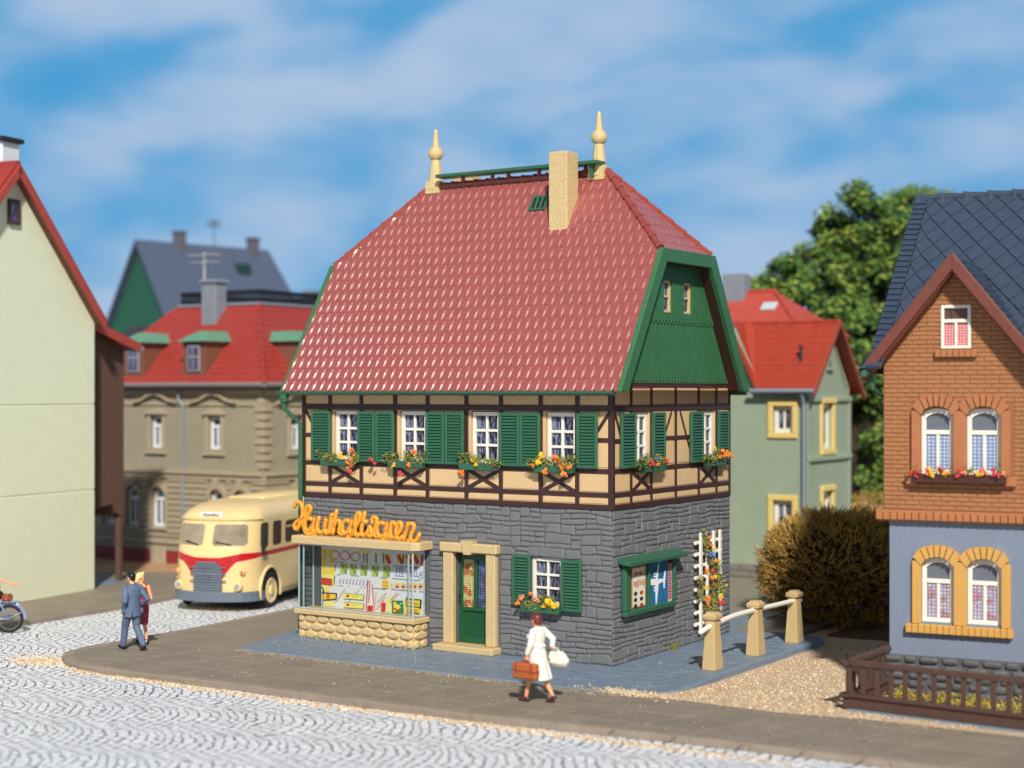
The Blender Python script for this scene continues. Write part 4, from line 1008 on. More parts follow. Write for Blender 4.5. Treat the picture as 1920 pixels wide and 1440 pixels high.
def house_extras():
    # flower boxes under the upper windows, front
    sp = [(-7.62, .92, 'foliage with yellow and orange blossom, first from the downpipe', [(.62, .12, 3, .08), (.70, .04, 3, .07), (.92, .20, 4, .07), (.93, .02, 6, .06), (.85, -.12, 4, .09), (.92, -.26, 5, .08), (1.0, .12, 4, .05)]),
          (-5.66, .98, 'red blossom trailing past its left end', [(-.42, .02, 5, .085), (-.34, -.06, 5, .05), (.1, -.02, 5, .05), (.18, -.1, 3, .07), (.72, .22, 4, .07), (.8, .2, 4, .05), (.62, -.08, 4, .08), (.42, -.28, 5, .07)]),
          (-3.72, .96, 'yellow moss foliage and one orange bloom hanging at its left end', [(.12, -.22, 4, .09), (.42, .06, 3, .07), (.5, -.02, 3, .06), (.95, -.02, 5, .035)]),
          (-1.80, .98, 'many orange blossoms, nearest the house corner', [(.02, .0, 4, .06), (.2, .22, 3, .08), (.16, .06, 3, .08), (.32, -.10, 4, .09), (.62, .15, 4, .10), (.72, .0, 4, .09), (.8, -.16, 4, .09), (.9, -.02, 4, .07)])]
    for i, (x, w, d, bl) in enumerate(sp):
        flower_box((x, -.03, 3.96), 0, w, 'green window box with '+d, bl, 20+i, MH, 1.15)
    flower_box((.03, 1.02, 3.96), pi/2, .95, 'green window box with red and blue flowers on the side wall near the corner', [(.25, .05, 5, .09), (.42, .12, 7, .05), (.9, .05, 5, .06), (.5, .0, 4, .05)], 31, MH, 1.25)
    flower_box((.03, 4.02, 3.96), pi/2, .95, 'green window box with large orange blossoms at the far end of the side wall', [(.55, .12, 4, .11), (.7, .02, 4, .09), (1.0, .12, 4, .09), (1.12, .05, 4, .07), (.3, .25, 3, .05)], 32, MH, 1.1)
    flower_box((-2.12, -.03, 1.0), 0, .98, 'green window box with orange and yellow flowers under the ground floor window', [(-.05, .02, 4, .07), (.02, .14, 6, .07), (.28, .24, 4, .06), (.42, .14, 6, .07), (.72, .08, 3, .11), (.84, .02, 3, .10), (.6, .0, 3, .06)], 33, MH, 1.0)
    # notice board on the side wall
    t = thing('notice_board', 'green notice board with three posters and a sloping top on the stone side wall', 'notice board', (0, 0, 0)); t.matrix_world = MH @ T(.03, .3, .98, pi/2)
    w, h = 2.28, 1.12
    b = MB(); b.box(0, w, -.13, 0, 0, .12, .02); b.box(0, w, -.13, 0, h-.08, h, .02); b.box(0, .22, -.13, 0, .12, h-.08, .02); b.box(w-.10, w, -.13, 0, .12, h-.08, .02); b.box(1.06, 1.14, -.10, 0, .12, h-.08, .01)
    b.box(.2, w-.08, -.055, 0, .1, h-.05)
    b.build('frame', M_GREEN, t)
    b = MB(); M2 = Matrix.Translation((0, 0, h)) @ Matrix.Rotation(radians(-14), 4, 'X'); b.xf = None
    b.prism([(-.12, 0), (w+.34, 0), (w+.34, .07), (-.12, .07)], .0, 0) if False else None
    pr = [(0, .0), (0, .12), (-.30, .03), (-.30, -.05)]
    a = [b.P((-.12, y, h+z)) for y, z in pr]; d = [b.P((w+.20, y, h+z)) for y, z in pr]
    for i in range(4): b.idx([a[i], a[(i+1) % 4], d[(i+1) % 4], d[i]])
    b.idx(a); b.idx(d); b.build('roof', M_GREEN, t, bevel=.012)
    PM = [mat('poster_white', (222, 220, 204), .6), mat('poster_blue', (30, 110, 158), .6, .12, 10), mat('poster_pink', (206, 150, 164), .6), mat('poster_red', (176, 60, 56), .6), mat('poster_black', (36, 36, 34), .6), mat('poster_ochre', (190, 130, 50), .6), mat('white_ink', (236, 238, 236), .6), mat('poster_navy', (24, 70, 112), .6)]
    def bx(b, x0, x1, z0, z1, mi, dy=0.): b.mi = mi; b.box(x0, x1, -.062-dy, -.05, z0, z1)
    R = random.Random(3)
    b = MB(); bx(b, .36, .98, .14, 1.0, 5); bx(b, .40, .94, .17, .97, 0, .003)
    for k in range(9):
        x = .44+k*.055; bx(b, x, x+.035, .80+R.uniform(-.04, .03), .93+R.uniform(-.1, .0), R.choice((4, 3, 5)), .006); bx(b, x, x+.03, .58+R.uniform(-.03, .03), .72+R.uniform(-.04, .02), R.choice((4, 3, 5, 5)), .006)
    for k in range(3):
        z = .44-k*.13
        for x, mi in ((.52, 4), (.78, 3 if k != 1 else 4)):
            b.mi = mi; b.prism([(x+.07*cos(a_), z+.045*sin(a_)) for a_ in [i*pi/5 for i in range(10)]], .006, -.070)
    b.build('poster', PM, t, label='white poster with rows of dark and red marks')
    b = MB(); bx(b, 1.17, 1.98, .10, 1.02, 1)
    for k in range(60): x = R.uniform(1.2, 1.94); z = R.uniform(.14, .98); bx(b, x, x+.05, z, z+.012, 7, .0015)
    b.mi = 6
    def P_(pts, y=-.068): b.prism(pts, .006, y)
    P_([(1.17, .66), (1.25, .68), (1.75, .63), (1.86, .64), (1.86, .58), (1.45, .53), (1.25, .54), (1.17, .57)])          # fuselage
    P_([(1.42, .62), (1.50, .62), (1.58, .96), (1.53, .96)], -.0685); P_([(1.40, .56), (1.55, .56), (1.47, .12), (1.43, .12)], -.0685)   # wings
    P_([(1.78, .62), (1.86, .62), (1.89, .80), (1.84, .80)], -.0685); P_([(1.77, .60), (1.86, .60), (1.83, .42), (1.79, .42)], -.0685)   # tail
    for z in (.76, .70, .46, .40): P_([(1.34, z), (1.54, z), (1.54, z+.035), (1.34, z+.035)], -.069)
    P_([(1.54, .985), (1.59, .985), (1.59, 1.01), (1.55, 1.01)], -.0685)
    b.build('poster', PM, t, label='blue poster with a white aeroplane seen from above')
    b = MB(); bx(b, 2.0, 2.19, .12, 1.03, 3); bx(b, 2.005, 2.17, .17, .93, 2, .003); bx(b, 2.0, 2.17, .12, .15, 0, .003)
    for k in range(13):
        z = .20+k*.057; bx(b, 2.02, 2.03+R.uniform(.09, .12), z, z+.02, 4, .006)
    bx(b, 2.02, 2.16, .95, 1.01, 4, .003)
    b.build('poster', PM, t, label='narrow pink timetable with black lines')
    # trellis and climber
    t = thing('trellis', 'white wooden trellis standing against the stone side wall behind a climbing plant', 'trellis', (0, 0, 0)); t.matrix_world = MH @ T(.04, 3.62, .28, pi/2)
    for i in range(4):
        b = MB(); x = .16+i*.33; b.box(x-.052, x+.052, -.135, -.08, .0+(.0 if i < 2 else .08), 2.2, .012); b.build('upright', M_WHITE, t)
    for k in range(8):
        b = MB(); z = .14+k*.262; b.tube([(-.0, -.05, z), (1.32, -.05, z)], .045, 8); b.build('crossbar', M_WHITE, t)
    t = thing('climbing_plant', 'climbing plant with yellow, orange, red and blue flowers growing up the white trellis', 'plant', (0, 0, 0)); t.matrix_world = MH @ T(.04, 3.62, .0, pi/2)
    rg = random.Random(6); b = MB()
    b.tube(smooth_path([(.72, -.2, .0), (.66, -.24, .5), (.78, -.22, 1.0), (.7, -.24, 1.6), (.45, -.22, 2.1), (.3, -.22, 2.55)], 5), .02, 5); b.build('stem', mat('vine_brown', (90, 76, 44), .8), t)
    b = MB()
    for x, z, r in [(.35, 2.5, .14), (.42, 2.3, .16), (.5, 2.15, .16), (.62, 2.0, .14), (.6, 1.9, .13), (.85, 1.72, .2), (1.05, 1.7, .16), (.8, 1.5, .2), (1.0, 1.45, .2), (1.2, 1.35, .16), (.75, 1.25, .2), (1.0, 1.2, .18), (1.25, 1.1, .13), (.7, 1.0, .2), (.9, .95, .2), (.65, .75, .2), (.85, .7, .16), (.6, .5, .18), (.75, .4, .15), (.1, 1.45, .14), (.2, 1.3, .16), (.12, 1.15, .15), (.35, 1.0, .12), (.4, .8, .14), (.65, .25, .12), (.45, .1, .1)]:
        foam(b, (x-.16, -.20, z), (r*.8, .07, r*.85), int(330*r*r*16/2.2)+60, rg, (0, 2, 2, 1), .048)
    b.build('foliage', F_MATS, t)
    b = MB()
    for x, z, mi, r in [(.42, 2.38, 4, .06), (.33, 2.5, 7, .05), (.5, 2.2, 4, .06), (.62, 2.1, 3, .07), (.52, 1.98, 7, .08), (.64, 1.95, 7, .07), (.7, 1.82, 4, .09), (.28, 1.62, 4, .08), (.6, 1.6, 5, .06), (.55, 1.45, 4, .08), (.7, 1.45, 3, .08), (.62, 1.3, 5, .05), (.22, 1.25, 3, .07), (.3, .98, 4, .09), (.36, .86, 4, .06), (1.0, 1.0, 3, .09), (1.0, .85, 5, .10), (1.15, .95, 1, .05), (.3, .7, 7, .05), (.48, .66, 7, .04), (.5, .02+.12, 7, .08), (.4, .15, 3, .05), (1.3, 1.2, 3, .04)]:
        blossom(b, (x-.14, -.27, z), r*.85, mi, rg)
    b.build('blossoms', F_MATS, t)
    # grass tuft at the wall foot
    t = thing('grass_tuft', 'dry grass tuft growing at the foot of the stone side wall', 'grass tuft', (0, 0, 0)); t.matrix_world = MH @ T(.1, 2.55, 0)
    b = MB(); rg = random.Random(4)
    for _ in range(34):
        a = rg.uniform(0, 2*pi); l = rg.uniform(.1, .32); x = rg.gauss(0, .05); y = rg.gauss(0, .1); d = Vector((cos(a)*.5+.1, sin(a)*.7, 1)).normalized()
        b.mi = rg.choice((0, 1, 2)); b.tube([(x, y, 0), (x+d.x*l*.5, y+d.y*l*.5, d.z*l*.6), (x+d.x*l*1.1, y+d.y*l*1.1, d.z*l)], [.006, .005, .001], 3)
    b.build('blades', F_MATS[:3], t)
    # bollard railing on the forecourt
    t = thing('bollard_railing', 'three cream stone bollards joined by a white rail along the edge of the slate forecourt', 'railing', (0, 0, 0)); t.matrix_world = MH @ T(1.86, .86, 0)
    for y in (0, 2.1, 4.2):
        b = MB(); s = [(0, .20, .15), (1.02, .125, .10), (1.02, .165, .14), (1.10, .175, .15), (1.13, .16, .135), (1.13, .13, .105), (1.17, .12, .095)]
        rr = [[b.P((sx*w_, y+sy*d_, z)) for sx, sy in ((-1, -1), (1, -1), (1, 1), (-1, 1))] for z, d_, w_ in s]
        for A, B in zip(rr, rr[1:]):
            for k in range(4): b.idx([A[k], A[(k+1) % 4], B[(k+1) % 4], B[k]])
        b.idx(rr[0]); b.idx(rr[-1]); b.build('bollard', mat('cream_stone', (196, 170, 122), .45, .06, 6, .15, 30), t, bevel=.014)
    b = MB(); pts = smooth_path([(-.02, -.52, .82), (0, 0, .90), (0, 1.0, .97), (0, 2.1, .97), (0, 3.2, .95), (0, 4.2, .93), (0, 4.55, .90)], 5); b.tube(pts, .055, 10); b.ball(pts[0], .055, 8, 6); b.ball(pts[-1], .055, 8, 6)
    b.build('rail', M_WHITE, t, smooth=True)
house_extras()

# ================================================================ neighbouring buildings
M_REDROOF = mat('red_roof', (156, 58, 50), .42, .10, 2.5, .3, 18)
M_LEAD = mat('grey_zinc', (128, 140, 156), .45, .08, 5)
def rib_roof(b, a, c, d, e, n, r=.02):
    """thin horizontal tile courses on the quad a-c (eave) / e-d (top)"""
    a, c, d, e = map(Vector, (a, c, d, e))
    for i in range(1, n):
        t = i/n; b.tube([a+(e-a)*t, c+(d-c)*t], r, 4)
def pale_house():
    s = 1.0217
    t = thing('gabled_house', 'tall pale yellow-green gabled house with red roof and brown timber lean-to', 'house', (-11.97, 45.30, -.1226), radians(65.8), scale=s)
    MG = mat('pale_green_wall', (226, 231, 202), .6, .03, 2, .2, 40)
    MB_ = mat('brown_boards', (96, 70, 60), .6, .14, 3, .4, 12, stretch=(6, 6, .4))
    ML = mat('red_verge', (172, 70, 56), .45, .08, 4)
    px, pz, ez, wl = -3.38, 11.44, 7.6, -6.8
    b = MB()
    b.prism([(wl, .12), (0, .12), (0, 2.90), (wl, 2.90)], 8, -.02); b.prism([(wl, 2.935), (0, 2.935), (0, 5.285), (wl, 5.285)], 8, -.02)
    b.prism([(wl, 5.32), (0, 5.32), (0, ez), (px, pz), (wl, ez)], 8, -.02); b.box(wl+.02, -.03, .0, 7.9, .12, 6)
    b.build('wall', MG, t, bevel=.012)
    b = MB(); th = .16
    def plane(x0, z0, x1, z1, y0, y1):
        n = Vector((-(z1-z0), x1-x0)).normalized()*th
        b.prism([(x0, z0), (x1, z1), (x1+n.x*(1 if n.y > 0 else -1), z1+abs(n.y)), (x0+n.x*(1 if n.y > 0 else -1), z0+abs(n.y))], y1-y0, y0)
    plane(px, pz, .12, 7.52, -.3, 8.2); plane(px, pz, -6.9, 7.52, -.3, 8.2); plane(.1, 7.54, 2.25, 6.93, .15, 8.2)
    rf = b.build('roof', M_REDROOF, t)
    b = MB(); rib_roof(b, (-6.88, -.3, 7.7), (-6.88, 8.2, 7.7), (px, 8.2, pz+.2), (px, -.3, pz+.2), 15); b.tube([(px, -.3, pz+.14), (px, 8.2, pz+.14)], .1, 8)
    b.build('ridge_tiles', M_REDROOF, rf)
    b = MB()
    def vb(x0, z0, x1, z1, y): 
        d = Vector((x1-x0, z1-z0)).normalized(); n = Vector((d.y, -d.x)); n = n if n.y < 0 else -n
        b.prism([(x0, z0+.12), (x1, z1+.12), (x1+n.x*.12, z1+n.y*.12), (x0+n.x*.12, z0+n.y*.12)], .06, y-.06)
    vb(px, pz, .12, 7.52, -.3); vb(px, pz, -6.9, 7.52, -.3); vb(.10, 7.54, 2.25, 6.93, .15)
    b.build('verge_board', ML, t)
    b = MB()
    b.face([(px, -.3, pz-.03), (.05, -.3, 7.5), (.05, .0, 7.5), (px, .0, pz-.03)]); b.face([(px, -.3, pz-.03), (-6.85, -.3, 7.5), (-6.85, 0, 7.5), (px, 0, pz-.03)])
    b.build('soffit', mat('soffit_brown', (110, 66, 54), .6), t)
    # lean-to of boards on posts
    b = MB(); b.prism([(.0, 2.0), (.22, 2.02), (.62, 2.32), (1.42, 2.40), (1.62, 2.12), (1.96, 2.0), (1.96, 6.95), (.0, 7.55)], 6.5, .5)
    for i in range(14): b.box(.05+i*.14, .062+i*.14, .485, .5, 2.45, 6.9)
    b.build('timber_bay', MB_, t)
    for x in (.06, 1.78):
        b = MB(); b.box(x, x+.16, .52, .68, .12, 2.2, .01); b.build('post', MB_, t)
    for x in (1.78,):
        b = MB(); b.box(x, x+.16, 6.6, 6.76, .12, 2.2, .01); b.build('post', MB_, t)
    b = MB(); b.box(.0, 2.0, .45, 7, .0, .13, .01); b.build('porch_floor', mat('porch_blue', (112, 134, 164), .5, .08, 3), t)
    w = casement('window', t, (-3.50, -.02, 10.02), 0, .42, .66, 1, 1, mat('window_brown', (72, 44, 42), .5), curtain_mat('lilac_curtain', (70, 64, 100), (170, 160, 205)), .09, .05, .08, -.085)
    b = MB(); b.box(-3.1, -2.45, .5, 1.1, 10.9, 12.28, .015); ch = b.build('chimney', mat('chimney_white', (226, 228, 236), .6, .04, 4), rf)
    b = MB(); b.box(-3.2, -2.36, .4, 1.2, 12.28, 12.40, .01); b.build('chimney_cap', mat('chimney_black', (34, 34, 38), .6), rf)
    b = MB(); b.tube([(2.3, .1, 6.93), (2.3, 8, 6.93)], .09, 6); b.build('gutter', M_LEAD, t)
pale_house()

def mansion():
    t = thing('stone_mansion', 'grey-beige mansion with red mansard roof, green-topped dormers and black roof railing', 'mansion', (-7.883, 50.173, 0), radians(-33.1))
    MW = mat('beige_stucco', (152, 143, 122), .7, .06, 1.5, .2, 20); MT = mat('beige_stone_trim', (168, 154, 128), .65, .08, 4, .2, 20)
    MWh = mat('white_frame', (220, 222, 226), .45); MPn = curtain_mat('blue_pane', (40, 52, 66), (110, 130, 150)); MP = mat('red_plinth', (134, 42, 44), .6, .1, 3)
    X0 = -8.0; DP = 9.0
    up = [(-7.2, .56), (-4.74, .56), (-2.10, .56)]; low = [(-7.0, .62), (-5.86, .62), (-4.65, .62), (-2.0, .62), (-.95, .62)]
    upr = [(1.55, .56), (4.2, .56), (6.8, .56)]; lowr = [(1.6, .62), (4.2, .62), (6.8, .62)]
    b = MB(); wall_sheet(b, X0, 0, -.2, 5.9, [(x-w/2, x+w/2, 3.78, 4.85) for x, w in up]+[(x-w/2, x+w/2, 1.16, 2.48) for x, w in low], 0, .25)
    b.xf = SIDE; wall_sheet(b, 0, DP, -.2, 5.9, [(x-w/2, x+w/2, 3.78, 4.85) for x, w in upr]+[(x-w/2, x+w/2, 1.16, 2.48) for x, w in lowr], 0, .25); b.xf = None
    b.xf = T(X0, DP, 0, -pi/2); wall_sheet(b, 0, DP, -.2, 5.9, [], 0); b.xf = T(0, DP, 0, pi); wall_sheet(b, 0, 8, -.2, 5.9, [], 0); b.xf = None
    b.build('wall', MW, t)
    b = MB()
    def band(z0, z1, d, L0, L1, xf):
        b.xf = xf; b.box(L0, L1, -d, 0, z0, z1, .01)
    def side_trim(L0, L1, ups, lows, xf, corner0):
        b.xf = xf
        for z0, z1, d in ((2.96, 3.08, .14), (2.80, 2.95, .07), (5.56, 5.74, .12), (5.2, 5.28, .05), (.62, .74, .08), (.85, .9, .05)): b.box(L0-(d if corner0 else 0), L1+(0 if corner0 else d), -d, 0, z0, z1, .012)
        z = .98
        while z < 2.7:          # rusticated courses, broken round the windows
            xs = sorted([(x-w/2-.12, x+w/2+.12) for x, w in lows]); c = L0
            for a, e in xs+[(L1, L1)]:
                if a-c > .1: b.box(c, a, -.045, 0, z, z+.13, .012)
                c = e
            z += .19
        for x, w in lows:
            b.box(x-w/2-.1, x-w/2, -.05, 0, 1.1, 2.3, .008); b.box(x+w/2, x+w/2+.1, -.05, 0, 1.1, 2.3, .008); b.box(x-w/2-.12, x+w/2+.12, -.08, 0, 1.06, 1.15, .01)
            n = 8
            for i in range(n):
                a0 = pi*i/n; a1 = pi*(i+1)/n; r0, r1 = w/2, w/2+.13
                b.prism([(x+r0*cos(a0), 2.22+r0*sin(a0)*.9), (x+r1*cos(a0), 2.22+r1*sin(a0)), (x+r1*cos(a1), 2.22+r1*sin(a1)), (x+r0*cos(a1), 2.22+r0*sin(a1)*.9)], .07, -.07)
            b.prism([(x-.09, 2.5), (x+.09, 2.5), (x+.14, 2.82), (x-.14, 2.82)], .12, -.12)
        for x, w in ups:
            b.box(x-w/2-.12, x-w/2, -.06, 0, 3.72, 4.88, .01); b.box(x+w/2, x+w/2+.12, -.06, 0, 3.72, 4.88, .01); b.box(x-w/2-.2, x+w/2+.2, -.10, 0, 3.58, 3.70, .015); b.box(x-w/2-.2, x+w/2+.2, -.12, 0, 4.9, 5.0, .012)
            b.prism([(x-w/2-.1, 5.0), (x+w/2+.1, 5.0), (x+.12, 5.12), (x-.12, 5.12)], .1, -.1)
            pr = [(x-1.0, 5.28), (x-.6, 5.34), (x-.3, 5.5), (x, 5.56), (x+.3, 5.5), (x+.6, 5.34), (x+1.0, 5.28)]
            for p, q in zip(pr, pr[1:]): b.prism([p, q, (q[0], q[1]+.09), (p[0], p[1]+.09)], .16, -.16)
    side_trim(X0, 0, up, low, None, True); side_trim(0, DP, upr, lowr, SIDE, False)
    for k in range(9):      # corner quoins
        z = 3.2+k*.26; L_ = .34 if k % 2 else .22
        b.xf = None; b.box(-L_, .05, -.05, 0, z, z+.18, .012); b.xf = SIDE; b.box(-.0, L_+.05, -.05, .0, z, z+.18, .012)
    b.xf = None; b.build('stone_trim', MT, t)
    b = MB(); b.box(X0, .06, -.06, 0, -.2, .40); b.xf = SIDE; b.box(.0, DP, -.06, 0, -.2, .40); b.xf = None; b.build('plinth', MP, t)
    b = MB(); b.box(-4.95, -4.25, -.10, .0, -.15, .52, .02); b.build('cellar_window', MT, t)
    for (xs, rot) in ((up, 0), (upr, pi/2)):
        for x, w in xs:
            loc = (x-w/2, 0, 3.78) if not rot else (0, x-w/2, 3.78)
            casement('window', t, loc, rot, w, 1.07, 2, 1, MWh, MPn, .10, .08, .08, .12, splits=.74)
    for (xs, rot) in ((low, 0), (lowr, pi/2)):
        for x, w in xs:
            loc = (x-w/2, 0, 1.16) if not rot else (0, x-w/2, 1.16)
            casement('window', t, loc, rot, w, 1.32, 2, 1, MWh, MPn, .11, .08, .08, .10, arch=.22, splits=.74)
    # roof
    o = .35; zt = 8.58; i_ = 2.15; ze = 5.9
    E_ = [(X0-o, -o, ze), (o, -o, ze), (o, DP+o, ze), (X0-o, DP+o, ze)]; Tt = [(X0+i_, i_, zt), (-i_, i_, zt), (-i_, DP-i_, zt), (X0+i_, DP-i_, zt)]
    b = MB()
    for k in range(4): b.face([E_[k], E_[(k+1) % 4], Tt[(k+1) % 4], Tt[k]])
    b.face(Tt); b.face(E_)
    rf = b.build('roof', M_REDROOF, t)
    b = MB()
    for k in (0, 1, 3): rib_roof(b, E_[k], E_[(k+1) % 4], Tt[(k+1) % 4], Tt[k], 15, .022)
    for k in range(4): ridge_caps(b, E_[k], Tt[k], .09, .4)
    b.build('ridge_tiles', M_REDROOF, rf)
    b = MB(); 
    for k in (0, 1): b.tube([(E_[k][0], E_[k][1], ze-.02), (E_[k+1][0], E_[k+1][1], ze-.02)], .09, 6)
    b.build('gutter', mat('gutter_grey', (130, 122, 124), .5), t)
    b = MB(); b.box(X0+i_-.05, -i_+.05, i_-.05, DP-i_+.05, zt, zt+.1, .02); b.build('roof_curb', M_LEAD, t)
    b = MB(); cr = [(X0+i_+.05, i_+.05), (-i_-.05, i_+.05), (-i_-.05, DP-i_), (X0+i_+.05, DP-i_), (X0+i_+.05, i_+.05)]
    for p, q in zip(cr, cr[1:]):
        b.tube([(*p, zt+.5), (*q, zt+.5)], .035, 5); b.tube([(*p, zt+.14), (*q, zt+.14)], .03, 5)
        d = Vector(q)-Vector(p); n = int(d.length/.085)
        for i in range(n):
            c = Vector(p)+d*(i/n); c2 = Vector(p)+d*((i+.9)/n)
            b.tube([(c.x, c.y, zt+.12), (c2.x, c2.y, zt+.5)], .016, 4); b.tube([(c2.x, c2.y, zt+.12), (c.x, c.y, zt+.5)], .016, 4)
    b.build('roof_railing', mat('black_iron', (24, 26, 32), .6), t)
    # dormers
    MCu = mat('copper_green', (100, 146, 122), .55, .12, 4); MDb = mat('dormer_brown', (120, 78, 62), .6, .1, 4)
    def dormer(cx, xf):
        sl = (zt-ze)/(i_+o); yb = lambda z: (z-ze)/sl-o
        w = .50; y0 = yb(6.18)
        b = MB(); b.xf = xf
        for s in (-1, 1): b.prism([(0, 0)]*3, 0, 0) if False else None
        v = [(cx-w, y0, 6.18), (cx+w, y0, 6.18), (cx+w, y0, 7.32), (cx-w, y0, 7.32), (cx-w, yb(7.32), 7.32), (cx+w, yb(7.32), 7.32)]
        i = [b.P(p) for p in v]
        for q in ((0, 1, 2, 3), (1, 5, 2), (0, 3, 4), (2, 5, 4, 3)): b.idx([i[k] for k in q])
        d = b.build('dormer', MDb, t)
        b = MB(); b.xf = xf; w2 = w+.17; ya = y0-.2; yt = yb(7.68)
        v = [(cx-w2, ya, 7.30), (cx+w2, ya, 7.30), (cx+w2, yb(7.30)+.1, 7.30), (cx-w2, yb(7.3)+.1, 7.30), (cx-w*.35, y0+.38, 7.66), (cx+w*.35, y0+.38, 7.66), (cx+w*.35, yt+.1, 7.66), (cx-w*.35, yt+.1, 7.66)]
        i = [b.P(p) for p in v]
        for q in ((0, 1, 5, 4), (1, 2, 6, 5), (4, 5, 6, 7), (0, 4, 7, 3), (0, 1, 2, 3)): b.idx([i[k] for k in q])
        b.build('dormer_roof', MCu, d, bevel=.02)
        b = MB(); b.xf = xf; b.box(cx-.27, cx+.27, y0-.05, y0+.02, 6.32, 7.20, .01); b.build('dormer_window', mat('grey_frame', (150, 146, 150), .5), d)
        b = MB(); b.xf = xf
        for z0, z1 in ((6.38, 6.78), (6.84, 7.12)):
            for s in (-.22, .02): b.box(cx+s, cx+s+.2, y0-.06, y0-.04, z0, z1)
        b.build('dormer_pane', curtain_mat('violet_pane', (60, 66, 96), (120, 122, 156)), d)
    dormer(-5.72, None); dormer(-2.93, None); dormer(2.0, SIDE); dormer(5.4, SIDE)
    b = MB(); b.box(-4.20, -3.55, 1.55, 2.1, 7.5, 9.34, .02); b.box(-4.27, -3.48, 1.48, 2.17, 9.34, 9.46, .02)
    for i in range(4): b.box(-4.17+i*.16, -4.13+i*.16, 1.53, 1.56, 7.6, 9.3)
    b.build('chimney', mat('chimney_grey', (130, 138, 148), .6, .08, 4), rf)
    b = MB(); b.tube([(-.0-3.62, -.12, 5.8), (-3.62, -.12, 5.4), (-3.48, -.07, 5.2), (-3.48, -.07, .3)], .045, 8); b.build('downpipe', M_LEAD, t)
    a = thing('roof_antenna', 'tall television antenna beside the grey chimney of the stone mansion', 'antenna'); a.matrix_world = Matrix.Translation((-7.883, 50.173, 0)) @ T(0, 0, 0, radians(-33.1)) @ T(-4.50, 2.0, 8.3)
    b = MB(); b.tube([(0, 0, 0), (0, 0, 2.15)], .045, 6); b.build('mast', mat('aluminium_grey', (170, 172, 176), .5), a)
    b = MB(); b.tube([(-.55, 0, 2.05), (.55, 0, 2.05)], .03, 6); b.tube([(-.4, 0, 1.8), (.5, 0, 1.8)], .025, 6)
    for i in range(6): x = -.5+i*.2; b.tube([(x, -.3, 2.05), (x, .3, 2.05)], .022, 5); b.tube([(x+.05, -.2, 1.8), (x+.05, .2, 1.8)], .02, 5)
    b.build('elements', mat('aluminium_grey', (170, 172, 176)), a)
mansion()

